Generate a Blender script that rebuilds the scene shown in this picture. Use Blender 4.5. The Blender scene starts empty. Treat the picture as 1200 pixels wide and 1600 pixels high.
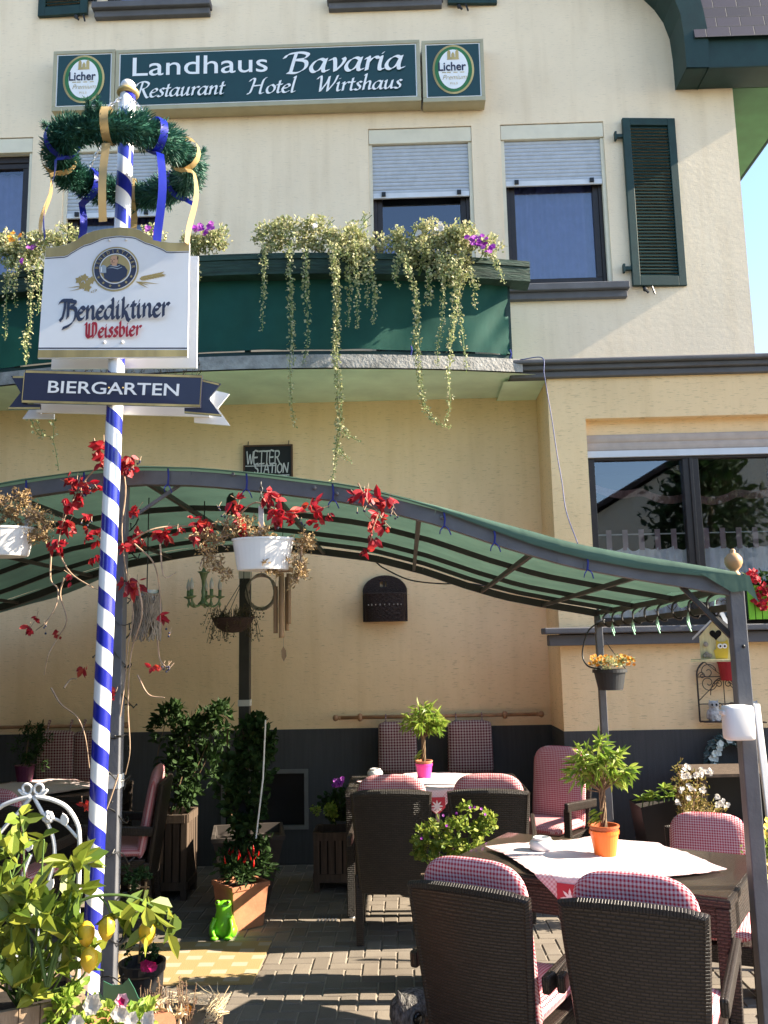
import bpy, bmesh, math, random
from mathutils import Vector, Matrix, noise
random.seed(7)
S = bpy.context.scene
COL = S.collection
PI = math.pi
rad = math.radians

# ------------------------------------------------------------------ camera, sky, sun, exposure
FPX = 1380.0
EYE = Vector((0, 0, 1.85))
PITCH, YAW, ROLL = rad(8.75), rad(1.25), rad(-1.15)
CR = Matrix.Rotation(YAW, 3, 'Z') @ Matrix.Rotation(PI/2 + PITCH, 3, 'X') @ Matrix.Rotation(ROLL, 3, 'Z')
cam_d = bpy.data.cameras.new('camera')
cam = bpy.data.objects.new('camera', cam_d)
COL.objects.link(cam)
cam.matrix_world = Matrix.Translation(EYE) @ CR.to_4x4()
cam_d.sensor_fit = 'VERTICAL'
cam_d.sensor_height = 36
cam_d.sensor_width = 27
cam_d.lens = 36*FPX/1600
cam_d.clip_start = 0.05
cam_d.clip_end = 2000
S.camera = cam

SUN_EL, SUN_AZ = 31.0, 1.4        # height above the horizon; turn from +X towards the viewer
sdir = Vector((math.cos(rad(SUN_EL))*math.cos(rad(SUN_AZ)), -math.cos(rad(SUN_EL))*math.sin(rad(SUN_AZ)), math.sin(rad(SUN_EL))))
sun_d = bpy.data.lights.new('sun', 'SUN')
sun_d.energy = 5.0
sun_d.angle = rad(0.5)
sun_d.color = (1.0, 0.87, 0.68)
sun = bpy.data.objects.new('sun', sun_d)
COL.objects.link(sun)
sun.rotation_euler = (-sdir).to_track_quat('-Z', 'Y').to_euler()

W = bpy.data.worlds.new('World')
S.world = W
W.use_nodes = True
wn = W.node_tree.nodes
bg = wn.get('Background') or wn.new('ShaderNodeBackground')
sky = wn.new('ShaderNodeTexSky')
sky.sky_type = 'NISHITA'
sky.sun_disc = False
sky.sun_elevation = rad(SUN_EL)
sky.sun_rotation = math.atan2(sdir.x, sdir.y)
sky.air_density = 1.0
sky.dust_density = 0.4
sky.ozone_density = 1.5
W.node_tree.links.new(sky.outputs[0], bg.inputs[0])
bg.inputs[1].default_value = 0.10

S.view_settings.view_transform = 'Standard'
S.view_settings.look = 'None'
S.view_settings.gamma = 1
S.view_settings.exposure = 2.08
S.cycles.max_bounces = 8
S.cycles.transparent_max_bounces = 16
S.cycles.use_denoising = True

def ray(px, py):
    return CR @ Vector(((px-600)/FPX, (800-py)/FPX, -1))
def at(px, py, Y):                 # the point of the photograph's line of sight at depth Y
    d = ray(px, py)
    return EYE + d*((Y-EYE.y)/d.y)
def atz(px, py, Z):
    d = ray(px, py)
    return EYE + d*((Z-EYE.z)/d.z)

# ------------------------------------------------------------------ materials
class NT:
    def __init__(s, name):
        s.m = bpy.data.materials.new(name)
        s.m.use_nodes = True
        s.t = s.m.node_tree
        s.n = s.t.nodes
        s.b = s.n['Principled BSDF']
        s.out = s.n['Material Output']
    def new(s, kind, **kw):
        n = s.n.new(kind)
        for k, v in kw.items():
            setattr(n, k, v)
        return n
    def put(s, sock, v):
        if hasattr(v, 'links') or isinstance(v, bpy.types.NodeSocket):
            s.t.links.new(v, sock)
        else:
            if sock.type == 'RGBA' and len(v) == 3: v = (*v, 1)
            sock.default_value = v
    def math(s, op, a, b=0.0, c=None):
        n = s.new('ShaderNodeMath', operation=op)
        s.put(n.inputs[0], a); s.put(n.inputs[1], b)
        if c is not None: s.put(n.inputs[2], c)
        return n.outputs[0]
    def mix(s, f, a, b, blend='MIX'):
        n = s.new('ShaderNodeMix', data_type='RGBA', blend_type=blend)
        s.put(n.inputs[0], f); s.put(n.inputs[6], a); s.put(n.inputs[7], b)
        return n.outputs[2]
    def coord(s, kind='Object', scale=(1, 1, 1)):
        tc = s.new('ShaderNodeTexCoord')
        mp = s.new('ShaderNodeMapping')
        mp.inputs['Scale'].default_value = scale
        s.t.links.new(tc.outputs[kind], mp.inputs[0])
        return mp.outputs[0]
    def noise(s, vec, scale, detail=4, rough=.55):
        n = s.new('ShaderNodeTexNoise')
        s.put(n.inputs['Vector'], vec)
        n.inputs['Scale'].default_value = scale
        n.inputs['Detail'].default_value = detail
        n.inputs['Roughness'].default_value = rough
        return n.outputs['Fac']
    def ramp(s, f, stops):
        n = s.new('ShaderNodeValToRGB')
        e = n.color_ramp.elements
        while len(e) < len(stops): e.new(.5)
        for i, (p, c) in enumerate(stops):
            e[i].position = p
            e[i].color = (*c, 1) if len(c) == 3 else c
        s.put(n.inputs[0], f)
        return n.outputs[0]
    def bump(s, h, strength=.3, dist=.01):
        n = s.new('ShaderNodeBump')
        n.inputs['Strength'].default_value = strength
        n.inputs['Distance'].default_value = dist
        s.put(n.inputs['Height'], h)
        s.t.links.new(n.outputs[0], s.b.inputs['Normal'])
        return n.outputs[0]
    def xyz(s, vec):
        n = s.new('ShaderNodeSeparateXYZ')
        s.put(n.inputs[0], vec)
        return n.outputs[0], n.outputs[1], n.outputs[2]

def dk(c, k): return tuple(x*k for x in c)

def mk(name, col, rough=.6, var=.18, vscale=6, bump=0.0, bscale=80, metal=0.0, spec=.4, stretch=(1, 1, 1), coat=0.0, bdist=.004):
    t = NT(name)
    v = t.coord('Object', stretch)
    f = t.noise(v, vscale, 5)
    c = t.ramp(f, [(.3, dk(col, 1-var)), (.7, dk(col, 1+var*.6))])
    t.put(t.b.inputs['Base Color'], c)
    t.b.inputs['Roughness'].default_value = rough
    t.b.inputs['Metallic'].default_value = metal
    t.b.inputs['Specular IOR Level'].default_value = spec
    t.b.inputs['Coat Weight'].default_value = coat
    if bump:
        t.bump(t.noise(v, bscale, 3), bump, bdist)
    return t.m

def leaf_mat(name, cols, rough=.45, trans=.35, spec=.4):
    t = NT(name)
    g = t.new('ShaderNodeNewGeometry')
    c = t.ramp(g.outputs['Random Per Island'], [(i/max(1, len(cols)-1), c) for i, c in enumerate(cols)])
    n = t.noise(t.coord('Object'), 45, 2)
    c2 = t.mix(t.math('MULTIPLY', n, .35), c, dk(cols[0], .55))
    t.put(t.b.inputs['Base Color'], c2)
    t.b.inputs['Roughness'].default_value = rough
    t.b.inputs['Specular IOR Level'].default_value = spec
    tr = t.new('ShaderNodeBsdfTranslucent')
    t.t.links.new(c2, tr.inputs[0])
    mx = t.new('ShaderNodeMixShader')
    mx.inputs[0].default_value = trans
    t.t.links.new(t.b.outputs[0], mx.inputs[1]); t.t.links.new(tr.outputs[0], mx.inputs[2])
    t.t.links.new(mx.outputs[0], t.out.inputs[0])
    return t.m

def stucco(name, col, bs=.45, pk=.35, dirty=(.80, .77, .72)):
    t = NT(name)
    v = t.coord('Object', (1, 1, 1))
    vs = t.coord('Object', (8, 8, 75))
    big = t.noise(v, 1.3, 4)
    c = t.ramp(big, [(.3, dk(col, .93)), (.7, dk(col, 1.04))])
    sc = t.noise(vs, 1.6, 3, .6)                       # short sideways trowel marks
    pit = t.ramp(sc, [(.34, (0, 0, 0)), (.41, (1, 1, 1))])
    dirt = t.noise(t.coord('Object', (5, 5, .45)), 1.3, 5)
    dm = t.ramp(dirt, [(.48, (1, 1, 1)), (.75, dirty)])
    c = t.mix(1.0, c, dm, 'MULTIPLY')
    c = t.mix(t.math('MULTIPLY', t.math('SUBTRACT', 1.0, pit), pk), c, dk(col, .5))  # grooves darkened in colour, standing in for the shade inside them
    t.put(t.b.inputs['Base Color'], c)
    t.b.inputs['Roughness'].default_value = .9
    t.b.inputs['Specular IOR Level'].default_value = .15
    fine = t.noise(v, 120, 3)
    mid = t.noise(v, 16, 3)
    h = t.math('ADD', t.math('MULTIPLY', pit, .55), t.math('ADD', t.math('MULTIPLY', fine, .35), t.math('MULTIPLY', mid, .8)))
    t.bump(h, bs, .012)
    return t.m

def gingham(name, red=(.42, .028, .055), white=(.72, .55, .56), period=.0145, soft=0.0):
    t = NT(name)
    tc = t.new('ShaderNodeTexCoord')
    x, y, z = t.xyz(tc.outputs['UV'])
    def stripe(a):
        f = t.math('FRACT', t.math('DIVIDE', a, period))
        return t.math('GREATER_THAN', f, .5)
    s = t.math('MULTIPLY', t.math('ADD', stripe(x), stripe(y)), .5)
    c = t.mix(s, white, red)
    n = t.noise(t.coord('Object'), 9, 3)
    c = t.mix(t.math('MULTIPLY', n, .25), c, dk(red, .8))
    t.put(t.b.inputs['Base Color'], c)
    t.b.inputs['Roughness'].default_value = .9
    t.b.inputs['Specular IOR Level'].default_value = .15
    t.bump(t.noise(t.coord('Object'), 22, 3), .35, .012)
    return t.m

def wicker(name, col=(.036, .026, .021), coat=0.0, rough=.42):
    t = NT(name)
    tc = t.new('ShaderNodeTexCoord')
    br = t.new('ShaderNodeTexBrick')
    t.t.links.new(tc.outputs['UV'], br.inputs['Vector'])
    br.inputs['Scale'].default_value = 1.0
    br.inputs['Brick Width'].default_value = .034
    br.inputs['Row Height'].default_value = .0115
    br.inputs['Mortar Size'].default_value = .0030
    br.inputs['Mortar Smooth'].default_value = .6
    br.inputs['Color1'].default_value = (*dk(col, 1.25), 1)
    br.inputs['Color2'].default_value = (*dk(col, .75), 1)
    br.inputs['Mortar'].default_value = (*dk(col, .25), 1)
    t.put(t.b.inputs['Base Color'], br.outputs['Color'])
    t.b.inputs['Roughness'].default_value = rough
    t.b.inputs['Specular IOR Level'].default_value = .5
    t.b.inputs['Coat Weight'].default_value = coat
    t.b.inputs['Coat Roughness'].default_value = .06
    t.bump(t.math('SUBTRACT', 1.0, br.outputs['Fac']), 1.0, .008)
    return t.m

def glass_mat(name, refl=(.85, .9, 1.0), tint=(.95, .96, .97)):
    t = NT(name)
    t.n.remove(t.b)
    fr = t.new('ShaderNodeFresnel'); fr.inputs[0].default_value = 1.75
    gl = t.new('ShaderNodeBsdfGlossy'); gl.inputs['Roughness'].default_value = .015
    gl.inputs['Color'].default_value = (*refl, 1)
    tp = t.new('ShaderNodeBsdfTransparent'); tp.inputs[0].default_value = (*tint, 1)
    mx = t.new('ShaderNodeMixShader')
    f = t.math('MULTIPLY', fr.outputs[0], 2.0)
    f = t.math('MINIMUM', f, 1.0)
    t.t.links.new(f, mx.inputs[0])
    t.t.links.new(tp.outputs[0], mx.inputs[1]); t.t.links.new(gl.outputs[0], mx.inputs[2])
    t.t.links.new(mx.outputs[0], t.out.inputs[0])
    return t.m

def cloth_mat(name, col, trans=.35, rough=.75, fold=.3):
    t = NT(name)
    v = t.coord('Object')
    n = t.noise(v, 5, 4)
    c = t.ramp(n, [(.3, dk(col, .85)), (.7, dk(col, 1.1))])
    t.put(t.b.inputs['Base Color'], c)
    t.b.inputs['Roughness'].default_value = rough
    t.b.inputs['Specular IOR Level'].default_value = .25
    nb = t.bump(t.noise(t.coord('Object', (1, 1, .35)), 7, 3), fold, .03)
    tr = t.new('ShaderNodeBsdfTranslucent')
    t.t.links.new(c, tr.inputs[0])
    mx = t.new('ShaderNodeMixShader'); mx.inputs[0].default_value = trans
    t.t.links.new(t.b.outputs[0], mx.inputs[1]); t.t.links.new(tr.outputs[0], mx.inputs[2])
    t.t.links.new(mx.outputs[0], t.out.inputs[0])
    return t.m

def stripe_pole(name):
    t = NT(name)
    tc = t.new('ShaderNodeTexCoord')
    u, v, w = t.xyz(tc.outputs['UV'])
    f = t.math('FRACT', t.math('ADD', t.math('DIVIDE', v, .150), u))
    s = t.math('GREATER_THAN', f, .54)
    c = t.mix(s, (.80, .80, .80), (.014, .020, .26))
    n = t.noise(t.coord('Object', (1, 1, .2)), 14, 4)
    c = t.mix(t.ramp(n, [(.55, (0, 0, 0)), (.8, (.25, .25, .25))]), c, (.3, .28, .25))
    t.put(t.b.inputs['Base Color'], c)
    t.b.inputs['Roughness'].default_value = .22
    t.b.inputs['Coat Weight'].default_value = .3
    return t.m

def paver_mat(name):
    t = NT(name)
    g = t.new('ShaderNodeNewGeometry')
    c = t.ramp(g.outputs['Random Per Island'], [(0, (.165, .142, .118)), (.5, (.20, .173, .145)), (1, (.235, .203, .168))])
    v = t.coord('Object')
    st = t.ramp(t.noise(v, 1.6, 5), [(.35, (.78, .76, .74)), (.65, (1, 1, 1))])
    c = t.mix(1.0, c, st, 'MULTIPLY')
    sp = t.ramp(t.noise(v, 160, 2), [(.35, (.8, .8, .8)), (.6, (1, 1, 1))])
    c = t.mix(1.0, c, sp, 'MULTIPLY')
    t.put(t.b.inputs['Base Color'], c)
    t.b.inputs['Roughness'].default_value = .85
    t.bump(t.noise(v, 220, 3), .4, .002)
    return t.m

def mat_pattern(name):
    t = NT(name)
    v = t.coord('UV')
    x, y, z = t.xyz(v)
    row = t.math('DIVIDE', y, .12)
    rf = t.math('FRACT', row)
    ri = t.math('FLOOR', row)
    xs = t.math('FRACT', t.math('ADD', t.math('DIVIDE', x, .20), t.math('MULTIPLY', ri, .5)))
    a = t.math('LESS_THAN', xs, .46)
    b = t.math('MULTIPLY', t.math('GREATER_THAN', rf, .28), t.math('LESS_THAN', rf, .82))
    c = t.mix(t.math('MULTIPLY', a, b), (.34, .235, .10), (.40, .33, .25))
    li = t.math('LESS_THAN', t.math('FRACT', t.math('DIVIDE', x, .013)), .25)
    lj = t.math('MULTIPLY', li, t.math('SUBTRACT', 1.0, a))
    c = t.mix(t.math('MULTIPLY', lj, .45), c, (.22, .15, .06))
    n = t.noise(t.coord('Object'), 4, 4)
    c = t.mix(t.math('MULTIPLY', n, .3), c, (.25, .18, .09))
    t.put(t.b.inputs['Base Color'], c)
    t.b.inputs['Roughness'].default_value = .95
    t.bump(t.noise(t.coord('Object'), 150, 2), .6, .003)
    return t.m

def slate_mat(name):
    t = NT(name)
    tc = t.new('ShaderNodeTexCoord')
    br = t.new('ShaderNodeTexBrick')
    t.t.links.new(tc.outputs['UV'], br.inputs['Vector'])
    br.inputs['Scale'].default_value = 1.0
    br.inputs['Brick Width'].default_value = .26
    br.inputs['Row Height'].default_value = .13
    br.inputs['Mortar Size'].default_value = .006
    br.inputs['Color1'].default_value = (.045, .037, .054, 1)
    br.inputs['Color2'].default_value = (.03, .026, .037, 1)
    br.inputs['Mortar'].default_value = (.02, .02, .025, 1)
    t.put(t.b.inputs['Base Color'], br.outputs['Color'])
    t.b.inputs['Roughness'].default_value = .6
    t.bump(t.math('SUBTRACT', 1.0, br.outputs['Fac']), .8, .01)
    return t.m

M = dict(
    wall=stucco('cream_stucco', (.86, .71, .52), .24, .3, (.90, .88, .85)),
    wall2=stucco('yellow_stucco', (.90, .65, .37), .38, .5, (.92, .90, .86)),
    plinth=mk('grey_plinth', (.062, .059, .058), .85, .15, 3, .5, 60, stretch=(14, 14, .8)),
    trim=mk('grey_stone_trim', (.115, .115, .125), .85, .2, 5, .4, 90),
    slab=mk('weathered_concrete', (.34, .33, .31), .9, .4, 9, .8, 40, bdist=.01),
    soffit=mk('pale_soffit', (.74, .85, .66), .85, .2, 2.2, .2, 40),
    green=mk('dark_green_paint', (.008, .033, .030), .6, .25, 7, .15, 60),
    green_soffit=mk('green_soffit', (.03, .105, .05), .55, .2, 5),
    slate=slate_mat('slate_tiles'),
    awning=cloth_mat('green_awning', (.011, .072, .056), .18, .7, .12),
    canopy=cloth_mat('green_canopy', (.085, .155, .118), .27, .65, .2),
    rail=mk('weathered_green_wood', (.018, .045, .034), .75, .5, 14, .9, 22, stretch=(.4, .4, 3), bdist=.012),
    white=mk('white_paint', (.78, .78, .77), .45, .06),
    lintel=mk('cream_panel', (.70, .64, .50), .6, .08),
    shutter_grey=mk('grey_roller_slats', (.44, .47, .52), .5, .1, 12),
    shutter_beige=mk('beige_roller_slats', (.46, .37, .31), .6, .1, 12),
    alu=mk('pale_aluminium', (.62, .64, .68), .4, .08),
    brown=mk('dark_brown_frame', (.022, .015, .013), .4, .3, 20),
    glass=glass_mat('window_glass'),
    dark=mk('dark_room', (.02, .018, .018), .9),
    black=mk('black_plastic', (.012, .012, .013), .4, .3),
    curtain=cloth_mat('net_curtain', (.36, .37, .68), .3, .9, .7),  # blue cast of the sky put into the colour of white curtains
    cafe=cloth_mat('cafe_curtain', (.95, .95, .96), .05, .9, .7),
    pinkcl=mk('pink_tape', (.5, .36, .38), .9),
    rose=mk('rose_valance', (.32, .17, .15), .9, .3, 30),
    gold=mk('gold_foil', (.50, .37, .15), .35, .45, 3, metal=.3, stretch=(2.2, 1, .2)),
    beigeframe=mk('champagne_sign_frame', (.42, .37, .24), .45, .1, metal=.3),
    signgreen=mk('sign_green', (.006, .040, .040), .3, .1, coat=.3),
    navy=mk('navy_enamel', (.022, .024, .055), .32, .15, coat=.3),
    signwhite=mk('sign_white', (.82, .82, .82), .3, .04, coat=.25),
    red=mk('sign_red', (.40, .01, .025), .35, .1),
    oval=mk('logo_green', (.03, .16, .05), .4),
    skin=mk('painted_skin', (.62, .36, .22), .6),
    greyblue=mk('stoneware_grey', (.36, .42, .47), .5),
    pole=stripe_pole('pole_stripes'),
    ribbon_blue=cloth_mat('blue_ribbon', (.010, .020, .30), .25, .35, .2),
    ribbon_gold=cloth_mat('gold_ribbon', (.50, .36, .17), .3, .35, .2),
    fir=leaf_mat('fir_needles', [(.013, .065, .048), (.03, .125, .088), (.07, .21, .145)], .5, .15),
    chain=mk('steel_chain', (.7, .7, .7), .3, .1, metal=.9),
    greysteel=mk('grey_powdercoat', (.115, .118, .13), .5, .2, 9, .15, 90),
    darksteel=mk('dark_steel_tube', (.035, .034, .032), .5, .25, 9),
    tie=mk('blue_tie', (.02, .03, .20), .7),
    greentie=mk('mint_tie', (.30, .55, .42), .7),
    tape=mk('white_tape', (.55, .55, .54), .6),
    wicker=wicker('dark_wicker'),
    wickertop=wicker('wicker_under_glass', (.06, .048, .036), .9, .3),
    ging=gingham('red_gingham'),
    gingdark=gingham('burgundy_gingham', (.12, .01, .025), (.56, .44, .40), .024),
    linen=None,
    ceramic=mk('white_ceramic', (.80, .79, .78), .3, .05, coat=.3),
    orange=mk('orange_pot', (.85, .17, .02), .35, .08),
    terracotta=mk('terracotta', (.42, .17, .09), .85, .25, 9, .3, 60),
    pink=mk('pink_pot', (.75, .04, .30), .4, .08),
    wood=mk('weathered_wood', (.085, .058, .040), .85, .35, 6, .5, 30, stretch=(6, 6, .6)),
    palewood=mk('grey_pale_wood', (.30, .215, .145), .85, .3, 6, .5, 30, stretch=(6, 6, .8)),
    rod=mk('turned_pine', (.42, .22, .11), .5, .25, 12),
    soil=mk('potting_soil', (.02, .015, .011), 1, .4, 30, .8, 60),
    stem=mk('brown_stem', (.16, .105, .06), .85, .35, 20),
    greenstem=mk('green_stem', (.10, .17, .04), .7, .3, 20),
    palestem=mk('pale_twig', (.36, .25, .17), .85, .3, 20),
    varieg=leaf_mat('variegated_leaf', [(.30, .35, .14), (.50, .50, .25), (.62, .55, .36), (.20, .26, .09), (.42, .40, .20)], .6, .3),
    petunia=leaf_mat('purple_petal', [(.25, .02, .40), (.48, .05, .55), (.66, .32, .62)], .6, .4),
    whitefl=leaf_mat('white_petal', [(.80, .78, .74), (.86, .80, .74)], .6, .4),
    redfl=leaf_mat('red_petal', [(.45, .01, .03), (.62, .03, .05)], .6, .4),
    orangefl=leaf_mat('orange_petal', [(.75, .25, .02), (.80, .45, .05)], .6, .4),
    creeper=leaf_mat('crimson_creeper_leaf', [(.16, .008, .014), (.40, .010, .024), (.56, .03, .045), (.50, .07, .03)], .5, .45),
    dry=leaf_mat('dried_leaf', [(.30, .19, .08), (.48, .34, .17), (.58, .45, .26)], .85, .3),
    drydark=leaf_mat('dead_foliage', [(.06, .045, .025), (.13, .10, .055), (.05, .055, .02)], .9, .2),
    fresh=leaf_mat('fresh_green_leaf', [(.15, .27, .035), (.28, .40, .06), (.42, .48, .10)], .45, .4),
    lemonleaf=leaf_mat('lemon_leaf', [(.10, .17, .025), (.22, .30, .04), (.40, .42, .06), (.05, .10, .02)], .35, .4),
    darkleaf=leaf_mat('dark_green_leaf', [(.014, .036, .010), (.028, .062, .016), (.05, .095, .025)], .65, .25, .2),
    greyleaf=leaf_mat('blue_grey_leaf', [(.05, .10, .10), (.13, .20, .20), (.34, .40, .38)], .7, .2),
    lemon=mk('lemon_skin', (.75, .48, .03), .4, .12, 20, .3, 120),
    chilli=mk('red_chilli', (.45, .01, .008), .25, .2),
    frog=mk('lime_frog', (.16, .50, .02), .35, .15, 20),
    stoneowl=mk('whitewashed_stone', (.46, .44, .42), .9, .5, 30, .9, 45, bdist=.012),
    greyowl=mk('dark_carved_owl', (.13, .125, .12), .85, .95, 60, 1.0, 55, bdist=.02, stretch=(1.4, 1.4, .6)),
    eye=mk('owl_eye_black', (.01, .01, .01), .2),
    darkwick=mk('dark_willow', (.038, .021, .016), .7, .4, 50, 1.0, 60, bdist=.01, stretch=(1, 1, 2.5)),
    willow=mk('grey_driftwood', (.30, .26, .22), .9, .35, 30),
    bamboo=mk('bamboo', (.26, .155, .07), .5, .3, 10, stretch=(4, 4, .5)),
    greenglass=mk('green_glass', (.10, .16, .06), .15, .2, coat=.5),
    pearglass=mk('clear_bulb', (.5, .48, .42), .1, .1, coat=.5),
    plastic=mk('translucent_white_plastic', (.78, .76, .73), .4, .05),
    board=mk('blackboard', (.012, .013, .013), .7, .3),
    boardframe=mk('board_frame', (.10, .05, .025), .7),
    chalk=mk('chalk', (.56, .56, .54), .95, .15, 60),
    birdyellow=mk('pale_yellow_boards', (.58, .53, .30), .8, .25, 12, .4, 40, stretch=(5, 5, .6)),
    birdroof=mk('bird_roof_grey', (.45, .45, .44), .7, .2),
    owlyellow=mk('painted_owl_yellow', (.52, .38, .04), .7),
    iron=mk('rusty_iron', (.05, .033, .025), .7, .4, 30),
    redmetal=mk('red_pot_enamel', (.38, .012, .02), .4),
    limebox=mk('lime_green_boards', (.16, .42, .015), .5, .1),
    whiteiron=mk('white_iron', (.74, .73, .71), .45, .1),
    catgreen=mk('dark_green_metal', (.025, .11, .07), .5, .15),
    log=mk('bark_logs', (.09, .065, .045), .95, .5, 20, 1, 30, bdist=.02),
    paver=paver_mat('paving_blocks'),
    sand=mk('joint_sand', (.34, .29, .235), .95, .2, 9, .4, 120),
    asphalt=mk('street_paving', (.17, .15, .125), .9, .3, 8, .5, 150),  # pale warm tone picked to bounce light onto the facade
    matyellow=mat_pattern('woven_mat'),
    cable=mk('blue_cable', (.03, .05, .18), .5),
    house2=mk('dim_far_wall', (.16, .11, .08), .9, .1),  # wall of the added house, darkened to bounce less light
    roof2=mk('tiled_roof_far', (.05, .035, .03), .9, .2),
)
def linen_mat():
    t = NT('white_table_linen')
    tc = t.new('ShaderNodeTexCoord')
    x, y, z = t.xyz(tc.outputs['UV'])
    per = .012
    def stripe(a):
        return t.math('GREATER_THAN', t.math('FRACT', t.math('DIVIDE', a, per)), .5)
    s = t.math('MULTIPLY', t.math('ADD', stripe(x), stripe(y)), .5)
    ed = t.math('MAXIMUM', t.math('ABSOLUTE', x), t.math('ABSOLUTE', y))
    border = t.math('GREATER_THAN', ed, .30)
    c = t.mix(t.math('MULTIPLY', s, t.math('ADD', t.math('MULTIPLY', border, .45), .18)), (.68, .60, .60), (.40, .05, .08))
    t.put(t.b.inputs['Base Color'], c)
    t.b.inputs['Roughness'].default_value = .9
    t.bump(t.noise(t.coord('Object'), 9, 3), .3, .012)
    return t.m
M['linen'] = linen_mat()

# ------------------------------------------------------------------ mesh helpers
def RX(a): return Matrix.Rotation(a, 3, 'X')
def RY(a): return Matrix.Rotation(a, 3, 'Y')
def RZ(a): return Matrix.Rotation(a, 3, 'Z')
V = Vector

class MB:
    def __init__(s):
        s.v, s.f, s.uv = [], [], []
    def add(s, vs, fs, uvs=None):
        o = len(s.v)
        s.v.extend(tuple(p) for p in vs)
        for i, f in enumerate(fs):
            s.f.append([k+o for k in f])
            s.uv.append(uvs[i] if uvs else None)
        return s
    def box(s, c, d, R=None):
        c = V(c); hx, hy, hz = d[0]/2, d[1]/2, d[2]/2
        P = [V((x, y, z)) for x in (-hx, hx) for y in (-hy, hy) for z in (-hz, hz)]
        F = [(0, 1, 3, 2), (4, 6, 7, 5), (0, 4, 5, 1), (2, 3, 7, 6), (0, 2, 6, 4), (1, 5, 7, 3)]
        U = []
        for f in F:
            a = [P[k] for k in f]
            ex = max(p.x for p in a)-min(p.x for p in a)
            ey = max(p.y for p in a)-min(p.y for p in a)
            if ex < 1e-9: U.append([(p.y, p.z) for p in a])
            elif ey < 1e-9: U.append([(p.x, p.z) for p in a])
            else: U.append([(p.x, p.y) for p in a])
        if R: P = [R @ p for p in P]
        return s.add([p+c for p in P], F, U)
    def bar(s, a, b, w, d=None, up=(0, 0, 1)):
        a, b = V(a), V(b); d = d or w
        z = (b-a); L = z.length
        if L < 1e-6: return s
        z.normalize()
        u = V(up)
        if abs(z.dot(u)) > .98: u = V((0, 1, 0))
        x = u.cross(z).normalized(); y = z.cross(x)
        R = Matrix((x, y, z)).transposed()
        return s.box((a+b)/2, (w, d, L), R)
    def tube(s, pts, r, n=8, caps=True, uvper=None):
        pts = [V(p) for p in pts]
        N = len(pts)
        rs = r if isinstance(r, (list, tuple)) else [r]*N
        t0 = (pts[1]-pts[0]).normalized()
        u = V((0, 0, 1)) if abs(t0.z) < .9 else V((1, 0, 0))
        x = u.cross(t0).normalized()
        vs, fs, us = [], [], []
        L = 0
        for i in range(N):
            if i == 0: t = pts[1]-pts[0]
            elif i == N-1: t = pts[-1]-pts[-2]
            else: t = pts[i+1]-pts[i-1]
            t.normalize()
            x = (x - t*x.dot(t))
            if x.length < 1e-6: x = V((1, 0, 0)).cross(t)
            x.normalize()
            y = t.cross(x)
            for k in range(n):
                a = 2*PI*k/n
                vs.append(pts[i]+(x*math.cos(a)+y*math.sin(a))*rs[i])
        for i in range(N-1):
            l2 = L+(pts[i+1]-pts[i]).length
            for k in range(n):
                k2 = (k+1) % n
                fs.append((i*n+k, i*n+k2, (i+1)*n+k2, (i+1)*n+k))
                us.append([(k/n, L), ((k+1)/n, L), ((k+1)/n, l2), (k/n, l2)])
            L = l2
        if caps and n > 2:
            fs.append(tuple(range(n))[::-1]); us.append([(0, 0)]*n)
            fs.append(tuple((N-1)*n+k for k in range(n))); us.append([(0, 0)]*n)
        return s.add(vs, fs, us)
    def lathe(s, prof, c=(0, 0, 0), n=20, R=None, squash=(1, 1)):
        c = V(c); vs, fs, us = [], [], []
        for r, z in prof:
            for k in range(n):
                a = 2*PI*k/n
                p = V((r*math.cos(a)*squash[0], r*math.sin(a)*squash[1], z))
                vs.append((R @ p if R else p)+c)
        for i in range(len(prof)-1):
            for k in range(n):
                k2 = (k+1) % n
                fs.append((i*n+k, i*n+k2, (i+1)*n+k2, (i+1)*n+k))
                r = .1
                us.append([(k/n*.6, prof[i][1]), ((k+1)/n*.6, prof[i][1]), ((k+1)/n*.6, prof[i+1][1]), (k/n*.6, prof[i+1][1])])
        if prof[0][0] > 1e-6: fs.append(tuple(range(n))[::-1]); us.append([(0, 0)]*n)
        m = (len(prof)-1)*n
        if prof[-1][0] > 1e-6: fs.append(tuple(m+k for k in range(n))); us.append([(0, 0)]*n)
        return s.add(vs, fs, us)
    def ball(s, c, r, n=12, R=None):
        if not isinstance(r, (tuple, list)): r = (r, r, r)
        prof = [(math.sin(PI*i/(n//2+1))+1e-7, -math.cos(PI*i/(n//2+1))) for i in range(n//2+2)]
        c = V(c); vs, fs = [], []
        for a0, z in prof:
            for k in range(n):
                a = 2*PI*k/n
                p = V((a0*math.cos(a)*r[0], a0*math.sin(a)*r[1], z*r[2]))
                vs.append((R @ p if R else p)+c)
        for i in range(len(prof)-1):
            for k in range(n):
                fs.append((i*n+k, i*n+(k+1) % n, (i+1)*n+(k+1) % n, (i+1)*n+k))
        return s.add(vs, fs)
    def prism(s, poly, O, U, Vv, N, th):
        """polygon in the (U,V) plane at O, thickness th along N"""
        O, U, Vv, N = V(O), V(U), V(Vv), V(N)
        n = len(poly)
        fr = [O+U*x+Vv*y+N*th for x, y in poly]
        bk = [O+U*x+Vv*y for x, y in poly]
        F = [tuple(range(n)), tuple(range(2*n-1, n-1, -1))]
        Q = [list(poly), list(reversed(poly))]
        for i in range(n):
            j = (i+1) % n
            F.append((i, i+n, j+n, j))
            l = math.dist(poly[i], poly[j])
            Q.append([(0, 0), (0, th), (l, th), (l, 0)])
        return s.add(fr+bk, F, Q)
    def quad(s, a, b, c, d, uv=None):
        return s.add([a, b, c, d], [(0, 1, 2, 3)], [uv] if uv else None)
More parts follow.
